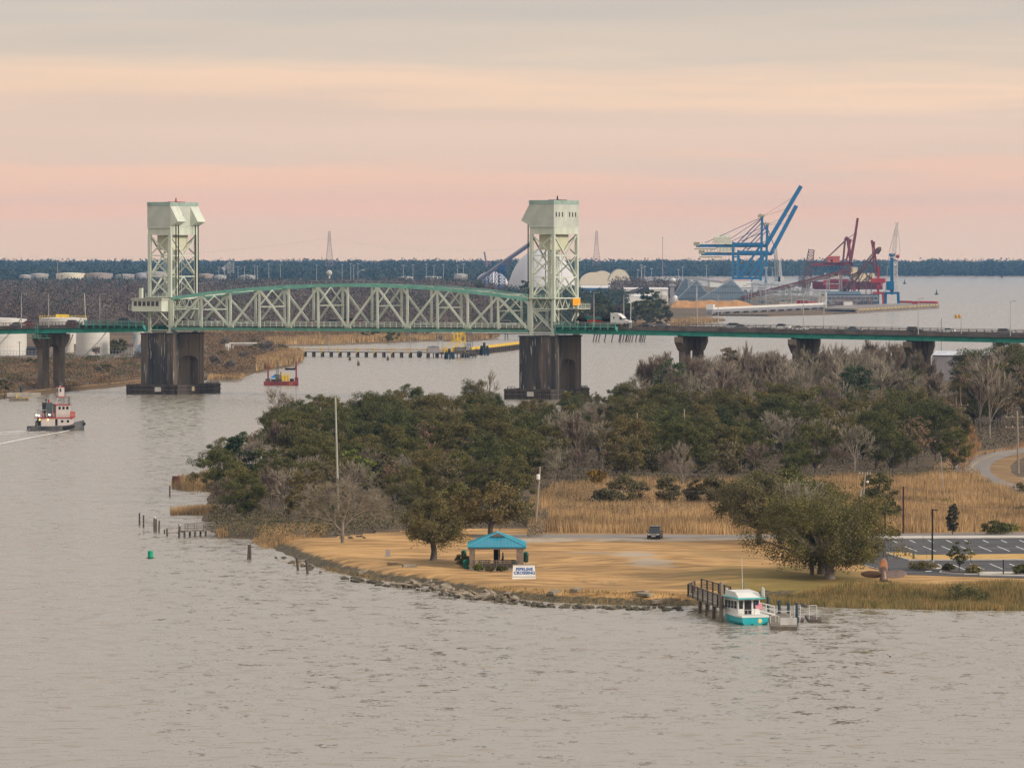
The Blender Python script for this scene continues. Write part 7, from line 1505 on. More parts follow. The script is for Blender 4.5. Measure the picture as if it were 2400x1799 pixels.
stscrane('nearer blue container crane with its boom raised highest',7900,0,0,1,(1878,436)); stscrane('farther blue container crane with lower raised boom and lower girder',8350,12,19,1,(1855,463))
# red gantry crane
Y=5800; q=plane(Y,1985,680); S=Y/FP; b=A(1985,680,Y); t=T('gantry_crane','dark red gantry crane with its boom raised steeply','container crane',b)
for d in (0,12):
    MB().bar(q(1982,558,d),q(1970,682,d),5*S*.55,2.6).build('leg',dred,t); MB().bar(q(1988,558,d),q(2003,682,d),2.6).build('leg',dred,t)
MB().bar(q(1985,558,0),q(1985,558,12),3).bar(q(1972,619,0),q(1998,619,0),2.6).bar(q(1974,640,0),q(2000,640,0),2).bar(q(1982,620,0),q(1994,560,0),1.8).build('portal_beam',dred,t)
MB().bar(q(1903,620,6),q(1998,618,6),4,3.4).build('trolley_girder',dred,t)
for d in (4,8): MB().bar(q(1993,622,d),q(2006,545,d),2.6,4.5).bar(q(2006,545,d),q(2011,511,d),2.2,4.0).build('boom',dred,t)
hs=MB().box(q(1941,0).x,q(1969,0).x,1,11,q(0,615).z,q(0,603).z).build('machinery_house',mt('orange_red_house',(.48,.10,.07),.6),t); MB().prism([(.5,q(0,603).z),(11.5,q(0,603).z),(6,q(0,600).z)],0,q(1940,0).x,q(1970,0).x).build('roof',mt('orange_red_house',(.48,.10,.07)),hs); MB().box(q(1948,0).x,q(1953,0).x,.9,1,q(0,614).z,q(0,608).z).build('door',black,hs)
MB().bar(q(1986,560,6),q(1927,616,6),1.5).bar(q(1987,560,6),q(2003,548,6),.6).bar(q(1988,575,6),q(2002,560,6),.5).build('stay',mt('stay_red',(.28,.12,.09),.7),t)
m=MB()
for k in range(9): x=1906+k*9; m.path([q(x,623,6),q(x+2,631,6),q(x+5,633,6),q(x+9,623,6)],.25,4)
m.build('festoon_cable',black,t)
# lattice helper
def lattice(m,a,b,w0,w1,n,r,axis=Vector((0,1,0))):
    d=(b-a).normalized(); s=d.cross(axis).normalized(); ps=[]
    for sx_,sy_ in ((-1,-1),(1,-1),(1,1),(-1,1)): ps.append((a+s*sx_*w0/2+axis*sy_*w0/2,b+s*sx_*w1/2+axis*sy_*w1/2))
    for p,q_ in ps: m.bar(p,q_,r*1.4)
    for k in range(n):
        f=k/n;g=(k+1)/n
        for i in range(4):
            p0,p1=ps[i];q0,q1=ps[(i+1)%4]; u,v=((p0.lerp(p1,f),q0.lerp(q1,g)) if k%2 else (q0.lerp(q1,f),p0.lerp(p1,g))); m.bar(u,v,r); m.bar(p0.lerp(p1,g),q0.lerp(q1,g),r*.8)
    return m
def jib(name,lab,cat,Y,foot,segs,mat,w,n=10,r=.5,extra=None):
    b=A(foot[0],foot[1],Y); q=plane(Y,*foot); t=T(name,lab,cat,b)
    for a,c,w0,w1 in segs: lattice(MB(),q(*a),q(*c),w0,w1,n,r).build('lattice_jib',mat,t)
    return t,q
t,q=jib('ship_loader','rusty black lattice ship loader leaning right in front of the red gantry','ship loader',5000,(1975,694),[((1975,688),(2058,583),5,2.4)],rustk,5,16,.55)
MB().bar(q(1983,690,8),q(2062,582,8),1.6).bar(q(2062,582,0),q(2057,592,8),3).bar(q(2036,660,4),q(2050,600,4),1.0).bar(q(2010,668,4),q(2040,610,4),.8).build('inner_strut',rustk,t); MB().prism([(q(1962,694).x,0),(q(1990,694).x,0),(q(1984,684).x,6.5),(q(1973,678).x,8)],1,0,10).build('hopper',mt('hopper_black',(.06,.045,.05),.8),t)
MB().ball(q(2053,590,4),2.4,3,2,8,6).bar(q(2028,640,4),q(2044,655,4),.9).bar(q(2044,655,4),q(2036,676,4),.9).build('head_pulley',rustk,t)
m=MB(); lattice(m,q(2010,676,3),q(2040,648,3),4,3,6,.5); lattice(m,q(1990,650,3),q(2015,640,3),3,3,5,.4); m.build('loading_tower',rustk,t)
for px in (1996,2012,2030,2042): MB().bar(q(px,690,3),q(px+2,640,3),.8).build('support',rustk,t)
# long inclined conveyor
Y=4850; b=A(1738,702,Y); q=plane(Y,1738,702); t=T('inclined_conveyor','long dark red lattice conveyor climbing right from the grey stores to the red gantry','conveyor',b)
lattice(MB(),q(1738,699),q(1997,632),3.2,3.2,44,.45).build('gallery',rustk,t); MB().bar(q(1738,697,-1),q(1997,630,-1),2.2,1.2).build('cover',mt('conveyor_red',(.16,.055,.06),.7),t)
for px,yt in ((1790,686),(1835,675),(1850,672),(1893,661),(1941,648),(1970,640)): lattice(MB(),q(px,702),q(px,yt),3,2,6,.35).build('support_tower',steel,t)
# conveyor to the white dome
Y=5150; b=A(1120,672,Y); q=plane(Y,1120,672); t=T('dome_conveyor','steep blue grey conveyor gallery rising to the top of the white dome','conveyor',b)
gal=mt('gallery_blue_grey',(.10,.11,.17),.6); MB().bar(q(1119,658),q(1243,571),5,4.2).build('gallery',gal,t); MB().bar(q(1119,654,-2.6),q(1243,567,-2.6),.6,.8).build('gallery_rim',mt('rim_grey',(.35,.33,.34),.6),t)
bs=mt('support_blue',(.03,.08,.22),.6)
for px,yt in ((1130,652),(1140,645),(1150,638),(1164,628)): lattice(MB(),q(px,680),q(px,yt),4,3,5,.5).build('support',bs,t)
MB().box(q(1170,0).x,q(1184,0).x,-3,4,q(0,632).z,q(0,622).z).build('transfer_house',bs,t); lattice(MB(),q(1177,682),q(1177,632),5.5,5.5,7,.6).build('transfer_tower',bs,t); lattice(MB(),q(1190,632),q(1198,602),3.4,3,5,.5).build('dome_support',gal,t)
def dome(cpx,w_,yb,yt,Y,lab,mat=white,el=1):
    b=A(cpx,yb,Y); r=w_/2*Y/FP; h=A(cpx,yt,Y).z-b.z; t=T('storage_dome',lab,'storage dome',(b.x,b.y+r,b.z)); m=MB(); ph=[i/16*math.pi/2 for i in range(17)]
    m.lathe([(r*math.cos(p)+.01,h*math.sin(p)) for p in ph],n=56); o=m.build('shell',mat,t,smooth=True); MB().lathe([(r*1.01,-.5),(r*1.01,1.6)],n=56).build('ring_wall',conc,t); return t
domem=mt('dome_white',(.62,.60,.60),.55,var=.04,scale=.03)
dome(1271,168,706,582,5200,'huge white dome standing behind the right lift tower',domem); dome(1152,78,668,636,7200,'smaller white dome seen under the inclined conveyor',domem); 
def quonset(px0,px1,yb,yt,Y,dep,lab,mat,peak=False):
    b=A(px0,yb,Y); S=Y/FP; w_=(px1-px0)*S; h=(yb-yt)*S; t=T('arched_store',lab,'warehouse',b)
    pf=[(w_/2-w_/2*math.cos(math.pi*i/16),h*(math.sin(math.pi*i/16)**(.9 if not peak else 1.3))) for i in range(17)]
    MB().prism(pf,1,0,dep).build('shell',mat,t); MB().prism([(w_/2+(x-w_/2)*.97,z*.96) for x,z in pf],1,-.3,0).build('end_wall',mt('end_wall_cream',(.74,.66,.50),.7,var=.05),t); return t
gr_=mt('grey_membrane',(.36,.35,.31),.8,var=.08,scale=.1)
quonset(1357,1426,668,638,6200,30,'cream arched store right of the right lift tower',mt('arch_cream',(.72,.62,.44),.7,var=.05)); quonset(1384,1440,664,634,6500,50,'grey arched store behind the cream one',gr_); quonset(1424,1480,664,630,6400,50,'grey peaked store left of the brown port trees',gr_,True)
house('port_shed','long blue sided shed with white roof right of the tower','shed',1357,1462,683,669,60,bluew,wr,z=2,roof=.4,win=False)
house('port_shed','blue gabled shed at the end of the long blue shed','shed',1432,1464,680,667,40,bluew,bluew,z=2,roof=.7,win=False)
house('white_shed','large white warehouse among trees below the blue shed','warehouse',1400,1532,712,690,70,white,wr,z=2,roof=.2,win=False); house('white_shed','small white shed at the foot of the dome','warehouse',1357,1392,697,684,50,white,wr,z=2,roof=.4,win=False)
house('white_shed','white store with dark streaked doors left of the grey silos','warehouse',1464,1566,703,674,60,dirtyw,wr,z=2,roof=.12); house('grey_shed','grey lower shed under the streaked white store','warehouse',1526,1562,712,699,30,gm,gm,z=2,roof=.15,win=False)
for px0,px1,yb,yt,lb,mm in ((1477,1496,674,664,'red container stack before the brown port trees',redp),(1385,1411,668,661,'low red containers before the cream arched store',redroof),(1357,1383,667,656,'pale boxes before the cream arched store',gr_)): house('container_stack',lb,'containers',px0,px1,yb,yt,12,mm,mm,z=2,roof=.05,win=False)
house('port_store','long pale store with red band beyond the pyramids','warehouse',1664,1760,672,655,60,white,mt('pinkish_roof',(.50,.30,.28),.8),z=2,roof=.15,win=False)
# scrap heap
t=T('scrap_conveyor','dark mound and stacker by the white stores left of the grey pyramids','stacker',A(1495,690,4700)); q=plane(4700,1495,690); m=MB(); lattice(m,q(1468,689),q(1512,675),2,4,9,.5); m.prism([(q(1480,688).x,q(1480,688).z),(q(1524,684).x,q(1524,684).z),(q(1520,672).x,q(1520,672).z),(q(1504,676).x,q(1504,676).z)],1,0,8); m.build('boom_and_heap',mt('scrap_black',(.06,.05,.05),.9),t); MB().box(q(1518,0).x,q(1523,0).x,-1,4,q(0,700).z,q(0,684).z).build('rust_tower',mt('rust_tower',(.40,.14,.06),.8),t)
# chip pile, pyramid stores
Y=G(1670,722,1).y; b=A(1572,720,Y); S=Y/FP; t=T('wood_chip_pile','long tan pile of wood chips in front of the grey pyramid stores','stockpile',b); m=MB(); N_=26
vs=[];L_=206*S
for i in range(N_+1):
    f=i/N_; h=17*S*(min(1,f*14)**.7)*min(1,(1-f)*5.5)*(.86+.08*math.sin(i*1.7)+.06*math.sin(i*.7)); x=f*L_
    vs+=[(x,0,-.5),(x,10,h*.8+.1),(x,18,h+.1),(x,28,h*.85),(x,40,-.5)]
m.add(vs,[(5*i+j,5*i+5+j,5*i+6+j,5*i+1+j) for i in range(N_) for j in range(4)]); m.build('pile',mt('wood_chips',(.42,.21,.075),.95,rgb2=(.52,.29,.12),scale=.12,bump=.4),t)
pyr=mt('pyramid_sheet',(.20,.24,.27),.5,.2,rgb2=(.30,.34,.36),scale=.25,stretch=(3,3,.2))
def pyramid(px0,px1,ax,yt,yb,Y,lab):
    S=Y/FP; b=A(px0,yb,Y); w_=(px1-px0)*S; h=(yb-yt)*S; t=T('pyramid_store',lab,'warehouse',b,group='grey pyramid stores'); a=(ax-px0)*S; d=w_*.9; tp=[(a-4*S,d/2-5,h),(a+4*S,d/2-5,h),(a+4*S,d/2+5,h),(a-4*S,d/2+5,h)]
    MB().add([(0,0,0),(w_,0,0),(w_,d,0),(0,d,0)]+tp,[(0,1,5,4),(1,2,6,5),(2,3,7,6),(3,0,4,7),(4,5,6,7)]).build('roof',pyr,t)
    m=MB(); 
    for k in range(1,30): x=w_*k/30; f=min(1,min(x/a,(w_-x)/(w_-a))); m.bar((x,-.3,0.3),(x+(a-x)*0,(d/2-5)*f-.3,h*f+.3),.5,.4)
    for f in (.33,.66): m.bar((a*f,(d/2-5)*f-.4,h*f+.4),(w_-(w_-a)*f,(d/2-5)*f-.4,h*f+.4),.5,.5)
    m.build('ribs',mt('rib_dark',(.12,.15,.18),.5),t); MB().box(0,w_,.5,d-.5,-3,0).build('wall',mt('store_wall',(.28,.28,.28),.8),t)
    MB().box(a-5*S,a+5*S,d/2-4,d/2+4,h,h+2.5*S).build('top_house',gm,t)
pyramid(1576,1640,1608,651,698,5150,'farthest left grey pyramid store'); pyramid(1588,1668,1634,658,701,4900,'middle grey pyramid store'); pyramid(1640,1762,1716,657,701,4850,'largest grey pyramid store on the right')
Y=4950;b=A(1600,655,Y);q=plane(Y,1600,655); t=T('store_conveyor','pale conveyor gallery linking the tops of the grey pyramid stores','conveyor',b); MB().bar(q(1604,650),q(1694,662),2.4,2).bar(q(1694,662),q(1716,655),2).build('gallery',steel,t); MB().bar(q(1660,700),q(1660,657),1).bar(q(1614,690),q(1614,652),1.2).build('support',steel,t)
tank(1545,1566,712,691,'pale silo with round cap left of the pyramid stores',dirtyw,dome=3,z=2); tank(1577,1589,714,697,'small white tank at the left foot of the pyramid stores',white,dome=2,z=2)
Y=4700;b=A(1576,700,Y);q=plane(Y,1576,700); t=T('silo_tower','grey service tower with round lamp globe beside the silo','tower',b); MB().box(q(1571,0).x,q(1581,0).x,-2,2,-4,q(0,664).z).build('shaft',gm,t); MB().box(q(1568,0).x,q(1585,0).x,-3,3,q(0,671).z,q(0,666).z).build('platform',steel,t); MB().ball(q(1578,656),2.2,2.2,1.8,10,7).build('globe',white,t)
# mobile harbour cranes
def mobile(lab,Y,foot,mat,tower,cab,portal,jibs,jm):
    b=A(foot[0],foot[1],Y); q=plane(Y,*foot); t=T('harbour_crane',lab,'harbour crane',b); S=Y/FP
    (x,y0_,y1_,w_)=tower; MB().bar(q(x,y0_),q(x,y1_),w_*S,w_*S).build('tower',mat,t)
    (x0,y0_,x1,y1_)=cab; MB().box(q(x0,0).x,q(x1,0).x,-4,4,q(0,y1_).z,q(0,y0_).z).build('machine_cabin',mat,t,bev=.4)
    (x0,y0_,x1,y1_)=portal
    MB().box(q(x0,0).x,q(x1,0).x,-6,6,q(0,y0_+5).z,q(0,y0_).z).build('portal_deck',mat,t)
    for xx in (x0+3,x1-3):
        for d in (-5,5): MB().bar(q(xx,y0_+4,d),q(xx+(1 if xx>x0+5 else -1),y1_-2,d),4.2*S).build('leg',mat,t); MB().box(q(xx-5,0).x,q(xx+5,0).x,d-1,d+1,q(0,y1_).z,q(0,y1_-3).z).build('bogie',mat,t)
    for a,c,w0,w1,mm in jibs: lattice(MB(),q(*a),q(*c),w0,w1,12,.38).build('jib',mm,t)
    return t,q
lw=mt('jib_white',(.60,.56,.52),.6)
t,q=mobile('blue harbour crane with white lattice jib and red hook at the quay end',4450,(2090,718),craneb,(2090,594,690,7),(2079,659,2096,680),(2073,684,2108,717),[((2094,605),(2102,527),3.2,1.6,lw)],lw)
MB().box(q(2084,0).x,q(2098,0).x,-2,2,q(0,600).z,q(0,597).z).bar(q(2086,600),q(2086,594),1.4).bar(q(2096,600),q(2096,594),1.4).build('tower_head',craneb,t); m=MB()
for a,c in (((2100,527),(2084,592)),((2103,525),(2110,590)),((2084,595),(2075,684)),((2108,592),(2108,600))): m.bar(q(*a),q(*c),.35)
m.build('ropes',mt('rope_tan',(.42,.36,.30),.7),t); MB().ball(q(2104,601),1.6,1.2,1.6,8,6).bar(q(2104,606),q(2104,601),.5).bar(q(2101,600),q(2107,600),.6).build('hook',redp,t); m=MB(); lattice(m,q(2099,684),q(2099,612),3,3,16,.3); m.box(q(2095,0).x,q(2105,0).x,-1.5,1.5,q(0,622).z,q(0,618).z); m.build('stair_mast',lw,t)
MB().box(q(2098,0).x,q(2107,0).x,-1,1,q(0,525).z,q(0,521).z).build('jib_head',lw,t)
t,q=mobile('red harbour crane with red lattice jib left of the blue one',4700,(2060,712),redp,(2058,625,690,5.5),(2042,652,2076,663),(2047,684,2073,716),[((2053,640),(2046,572),3.4,2,dred)],redp)
MB().bar(q(2046,580),q(2043,563),2).bar(q(2048,578),q(2049,566),1.6).bar(q(2056,640),q(2048,580),.8).bar(q(2060,650),q(2062,622),1.2).build('jib_tip',dred,t); MB().box(q(2056,0).x,q(2064,0).x,-2,2,q(0,676).z,q(0,664).z).build('slewing_ring',redp,t)
for px0,py0,px1,py1,Y,w_,lb,mm in [(1889,668,1902,585,5600,8,'black lattice boom standing between the blue and red cranes',rustk),(1880,660,1884,612,5700,5,'dark lattice mast left of the standing lattice boom',mt('mast_blue_grey',(.10,.15,.20),.7)),(1822,650,1817,583,7600,5,'thin lattice jib right of the blue container cranes',steel),(1830,650,1828,612,7600,3,'short twin mast right of the thin jib',lw)]:
    b=A(px0,py0,Y); q=plane(Y,px0,py0); t=T('lattice_crane',lb,'crane',b); lattice(MB(),q(px0,py0),q(px1,py1),w_*1.1,w_*.7,12,.5).build('lattice_boom',mm,t); MB().box(-4,4,-3,3,-6,1.5).build('machine_base',mm,t); MB().bar(q(px0-9,py0-4),q((px0+px1)/2-2,py1+14),.6).build('ropes',mm,t)
# plant clutter: pipe racks, tanks, hoppers, dark warehouse, ship
Y=4600; b=A(1929,712,Y); t=T('dark_warehouse','long dark blue grey warehouse under the red gantry','warehouse',b); q=plane(Y,1929,712); MB().box(0,q(2062,0).x,0,35,-2,q(0,690).z).build('wall',mt('blue_grey_wall',(.06,.09,.14),.7,rgb2=(.10,.13,.17),scale=.08,stretch=(2,1,.3)),t); MB().prism([(-.5,q(0,690).z),(35.5,q(0,690).z),(17,q(0,683).z)],0,0,q(2020,0).x).build('roof',mt('blue_grey_roof',(.09,.13,.18),.7),t)
for px0,px1,yb,yt,Y,lb,mm in [(1868,1892,711,702,4500,'red tank wagon left of the pipe dock gate',redp),(1890,1917,711,705,4500,'long red and white tank car right of the red one',mt('red_white_car',(.45,.06,.06),.6)),(1926,1934,714,695,4350,'pale column at the corner of the dark warehouse',dirtyw),(1978,1998,713,706,4300,'white truck parked before the dark warehouse',white),(2139,2152,712,705,4350,'red box on the pier end',redp),(1935,1966,672,664,5700,'dark red block under the gantry girder',dred),(1930,1945,664,655,5900,'long red hull band beyond the conveyor',redp),(1995,2010,650,626,5400,'yellow and white superstructure behind the gantry legs',mt('ship_cream',(.68,.58,.36),.7)),(1826,1866,711,707,4500,'row of pale crates on the port ground',mt('crate_tan',(.50,.42,.32),.8)),(1790,1812,690,684,5000,'grey block left of the conveyor foot',gm)]:
    b=A(px0,yb,Y); S=Y/FP; t=T('port_box' if 'ship' not in mm.name else 'superstructure',lb,'port equipment',b); w_=(px1-px0)*S;h=(yb-yt)*S; MB().box(0,w_,0,6,-2,h*.85).build('body',mm,t); MB().box(-.2,w_+.2,-.2,6.2,h*.85,h).build('top',mt('box_top_pale',(.50,.46,.42),.7),t)
b=A(1926,672,6100); q=plane(6100,1926,672); t=T('cargo_ship','red hulled ship with cream deckhouse behind the red gantry','ship',b)
MB().loft([[(q(x,0).x,-w_,6),(q(x,0).x,0,-3),(q(x,0).x,w_,6)] for x,w_ in ((1905,1),(1915,9),(2060,9),(2070,1))]).build('hull',mt('hull_red',(.24,.03,.035),.7),t); MB().box(q(1998,0).x,q(2050,0).x,-7,7,6,q(0,640).z).build('deckhouse',mt('ship_cream',(.68,.58,.36)),t); MB().box(q(1932,0).x,q(1990,0).x,-6,6,6,9).build('hatches',dred,t)
for x in (1934,1950,1966): MB().bar(q(x,668),q(x,640),1.6).bar(q(x,645),q(x+12,650),.8).build('derrick',mt('ship_cream',(.68,.58,.36)),t)
rs=random.Random(4)
def plant(lab,Y,x0,x1,y0_,y1_,n,mat,seed):
    b=A(x0,y1_,Y); q=plane(Y,x0,y1_); t=T('process_plant',lab,'industrial plant',b); r=random.Random(seed); m=MB();k_=MB()
    for i in range(n):
        x=r.uniform(x0,x1);y=r.uniform(y0_,y1_); d=r.uniform(0,25); w_=r.uniform(3,16)
        if i%3==0: m.bar(q(x,y1_,d),q(x,y,d),.55)
        elif i%3==1: m.bar(q(x,y,d),q(min(x1,x+w_*2),y+r.uniform(-1,1),d),.6)
        else: k_.box(q(x,0).x,q(min(x1,x+w_*.5),0).x,d,d+4,q(0,y1_).z,q(0,max(y,y1_-9)).z)
    m.build('pipe_frames',mat,t); k_.build('sheds',mt('plant_shed_grey',(.22,.22,.22),.8,var=.4,scale=.08),t)
plant('grey pipe work and sheds between the pyramid stores and the dark warehouse',4650,1750,1935,676,712,110,steel,1); plant('tangle of conveyors behind the long conveyor',5400,1740,1900,664,688,80,mt('plant_grey',(.20,.21,.22),.7),2); plant('rusty pipe frames before the dark warehouse',4350,1945,2050,696,716,80,mt('plant_rust',(.22,.13,.11),.8),3)
for yy_,x0,x1 in ((681,1800,1925),(694,1930,2058),(704,1930,2058)):
    Y=4400; b=A(x0,yy_,Y);q=plane(Y,x0,yy_); t=T('pipe_bridge',('upper pale pipe gallery behind the long conveyor' if yy_==681 else ('upper pipe run before the dark warehouse' if yy_==694 else 'lower pipe run before the dark warehouse')),'pipe bridge',b); MB().bar(q(x0,yy_),q(x1,yy_),.7,.9).build('pipe',steel,t); m=MB()
    for k in range(14): x=x0+(x1-x0)*k/13; m.bar(q(x,yy_),q(x,718),.4)
    m.build('pipe_support',steel,t)
# pipeline dock (white), concrete quay with yellow edge
a=G(1663,740,0); c=G(1930,727,0); an=math.atan2(c.y-a.y,c.x-a.x); L_=(c-a).length; t=T('pipeline_jetty','long white and grey pipeline jetty on bents before the chip pile','jetty',(a.x,a.y,0),an)
MB().box(0,L_,-2,2,2.4,4.4).build('beam',mt('jetty_grey',(.28,.28,.30),.7),t); MB().box(0,L_,-2.2,-2,4.4,6.0).build('white_pipe',white,t); m=MB()
for k in range(14): m.box(L_*k/13-2,L_*k/13+2,-2,2,-1,2.4)
m.build('bent',mt('bent_grey',(.22,.20,.19),.8),t)
MB().box(0,6,-2.5,2.5,4.4,8).build('end_frame',white,t); lattice(MB(),Vector((L_-3,0,0)),Vector((L_-3,0,14)),5,5,5,.5).build('gate_tower',dirtyw,t)
qz=3.2; pts=[(2010,724),(2197,713),(2197,710.5),(2150,709.5),(1960,716),(1930,722)]
wp=[G(x,y,qz) for x,y in pts]; o=wp[0]; t=T('concrete_quay','concrete quay on dark bays with a yellow edge at the port tip','quay',(o.x,o.y,0)); loc=[w_-o for w_ in wp]
MB().prism([(p.x,p.y) for p in loc],2,2.0,qz).build('deck',mt('quay_concrete',(.27,.23,.20),.9,var=.25,scale=.05),t)
m=MB(); a,c=loc[0],loc[1]; n=24
for k in range(n+1): p=a.lerp(c,k/n); m.cbox((p.x,p.y+1,0),3.0,2.5,7.0)
m.build('quay_piers',mt('quay_pier_pink',(.40,.32,.27),.9),t); d_=(c-a).normalized(); nrm=Vector((-d_.y,d_.x,0))
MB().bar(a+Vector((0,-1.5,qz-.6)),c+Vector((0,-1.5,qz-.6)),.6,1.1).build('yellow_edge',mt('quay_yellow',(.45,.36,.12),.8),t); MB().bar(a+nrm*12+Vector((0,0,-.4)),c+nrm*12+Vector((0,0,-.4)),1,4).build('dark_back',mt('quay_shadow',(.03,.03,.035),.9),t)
a=G(2010,733,0)-o;b_=G(2190,716,0)-o; m=MB(); e1,e2=loc[2],loc[3]
for k in range(34): p=loc[1].lerp(loc[2],.8).lerp(Vector((A(2112,711,4460)-o)),k/33); m.box(p.x-1.2,p.x+.8,p.y,p.y+1,qz,qz+1.4+.4*(k%2))
m.build('red_barriers',mt('barrier_red',(.50,.06,.07),.7),t)
b=A(1660,756,G(1660,756,1).y); 
# navigation buoys, sailboat mast, pylons, masts
for px,py,s,lb in ((2195,690,1,'dark navigation buoy on open water right of the quay'),(2120,665,.9,'small far navigation buoy above the quay')):
    c=G(px,py,0); t=T('navigation_buoy',lb,'buoy',(c.x,c.y,0)); k=s*c.y/5600; MB().lathe([(2.0*k,-.5),(2.2*k,.8*k),(.8*k,1.2*k)],n=14).build('float',black,t); MB().lathe([(.9*k,1.2*k),(.4*k,4*k),(.7*k,4.2*k),(.1*k,5*k)],n=10).build('cage',mt('buoy_dark',(.08,.09,.09),.7),t)
Y=2300; b=A(2207,800,Y); q=plane(Y,2207,800); t=T('sailboat','sailing boat mast with slanting stay showing above the right approach','sailboat',(b.x,b.y,0)); k=b.z; MB().tube((0,0,.5),(0,0,k+(800-746)*Y/FP),.35,.3,6).build('mast',steel,t); MB().bar((-1.5,0,1),(-9,0,.6),.3).bar((0,0,k+9),(-8,0,3),.15).build('stay',steel,t); MB().loft([[(x,-w_,1.3),(x,0,-.3),(x,w_,1.3)] for x,w_ in ((-7,.1),(-3,1.6),(4,1.5),(5.5,.9))]).build('hull',white,t)
def pylon(px,yt,yb,Y,lab,arms=((.86,5.5),(.74,7),(.62,5.5)),w0=None):
    b=A(px,yb,Y); q=plane(Y,px,yb); t=T('transmission_tower',lab,'pylon',b,group='transmission pylons'); h=q(px,yt).z; w0=w0 or h*.24; m=MB(); lattice(m,Vector((0,0,-5)),Vector((0,0,h*.66)),w0,w0*.36,8,.42); lattice(m,Vector((0,0,h*.66)),Vector((0,0,h)),w0*.36,w0*.2,5,.4); m.build('lattice',mt('pylon_grey',(.30,.22,.23),.8),t); m=MB()
    for f,w_ in arms: m.bar((-w_*h/90,0,h*f),(w_*h/90,0,h*f),.6)
    m.build('crossarms',MATS['pylon_grey'],t); return b+Vector((0,0,h*.8))
pa=pylon(772,542,622,9000,'lattice pylon on the skyline above midspan'); pb_=pylon(1398,541,616,9000,'lattice pylon on the skyline right of the right lift tower')
m=pa; wires('far power line from the midspan pylon toward the left tower',[Vector((-900,10500,38)),pa],10,.08); wires('far power line between the two pylons',[pa,pb_],22,.08); wires('far power line from the right pylon toward the blue cranes',[pb_,A(1600,600,10500)],12,.08)
for px,yt,yb,Y,lb in ((1553,555,640,9500,'thin red and white mast on the skyline'),(135,614,650,8200,'thin mast far left on the skyline'),(539,612,640,8000,'skyline spar near the pale gantry')): b=A(px,yb,Y); h=A(px,yt,Y).z-b.z; t=T('radio_mast',lb,'mast',b); MB().tube((0,0,-5),(0,0,h),.7,.45,6).build('mast',mt('mast_pink',(.42,.24,.22),.8),t); MB().bar((-1.5,0,h*.97),(1.5,0,h*.97),.8).build('antenna',steel,t)
# flood light masts of the port and yards
lm=[(x,y0_,y1_) for x,y0_,y1_ in ((513,652,626),(526,652,625),(558,652,625),(573,652,625),(597,652,622),(603,652,624),(630,655,618),(657,655,620),(742,652,622),(802,655,620),(822,655,618),(829,655,622),(839,655,618),(945,660,622),(968,660,621),(999,660,619),(1017,660,622),(1039,660,620),(1072,660,622),(1086,660,619),(1447,676,640),(1454,680,633),(1463,680,634),(1495,676,632),(1503,672,622),(1504,680,628),(1511,676,625),(1527,680,630),(1590,668,632),(1600,660,626),(1795,718,628),(1797,650,632),(1810,650,628),(1854,718,668),(1883,718,690),(1632,700,668),(1656,655,622))]
proto_l=None
for i,(px,yb,yt) in enumerate(lm):
    Y=6500 if yb<700 else 4400
    b=A(px,yb,Y); h=A(px,yt,Y).z-b.z; lb=f"{'tall' if yb-yt>34 else 'slim'} floodlight mast "+('left of midspan' if px<740 else ('above midspan' if px<900 else ('above the right half of the span' if px<1100 else ('right of the domes' if px<1600 else 'among the port cranes'))))
    if proto_l is None:
        t=T('floodlight_mast',lb,'light mast',b,group='floodlight masts'); MB().tube((0,0,-6),(0,0,20),.38,.25,6).build('mast',mt('mast_blue_white',(.45,.47,.52),.7),t); MB().box(-1.8,1.8,-.5,.5,19.6,20.6).build('lamp_bar',steel,t); t.scale=(1,1,h/20); proto_l=(t,[(c,[]) for c in kids(t)])
    else: copy_tree(proto_l[0],b,0,lb,(1,1,h/20),proto_l[1])
for px,yb,yt,Y,lb in ((1030,650,612,9500,'tiny grey ship crane on the skyline left of the conveyor'),): pass
Y=9800; b=A(1140,640,Y); q=plane(Y,1140,640); t=T('far_gantry','faint purple grey crane on the skyline behind the conveyor','container crane',b); MB().bar(q(1141,626),q(1135,590),3).bar(q(1135,618),q(1150,616),2.4).bar(q(1141,640),q(1141,612),4).bar(q(1150,640),q(1150,616),3).build('frame',mt('faint_purple',(.22,.16,.20),.8),t)
Y=7600; b=A(530,640,Y); q=plane(Y,530,640); t=T('far_conveyor','small pale loader frame on the skyline right of the left tower','conveyor',b); lattice(MB(),q(522,632),q(540,617),4,4,5,.8).build('boom',dirtyw,t); lattice(MB(),q(541,640),q(541,616),8,8,4,.8).build('tower',steel,t)
Y=6500; b=A(772,655,Y); t=T('water_tank','small white globe tank in the far trees under the pylon','water tank',b); MB().ball((0,0,8),3.4,3.4,3.6,14,9).build('globe',dirtyw,t); MB().tube((0,0,-4),(0,0,5),1.2,1).build('stem',white,t)
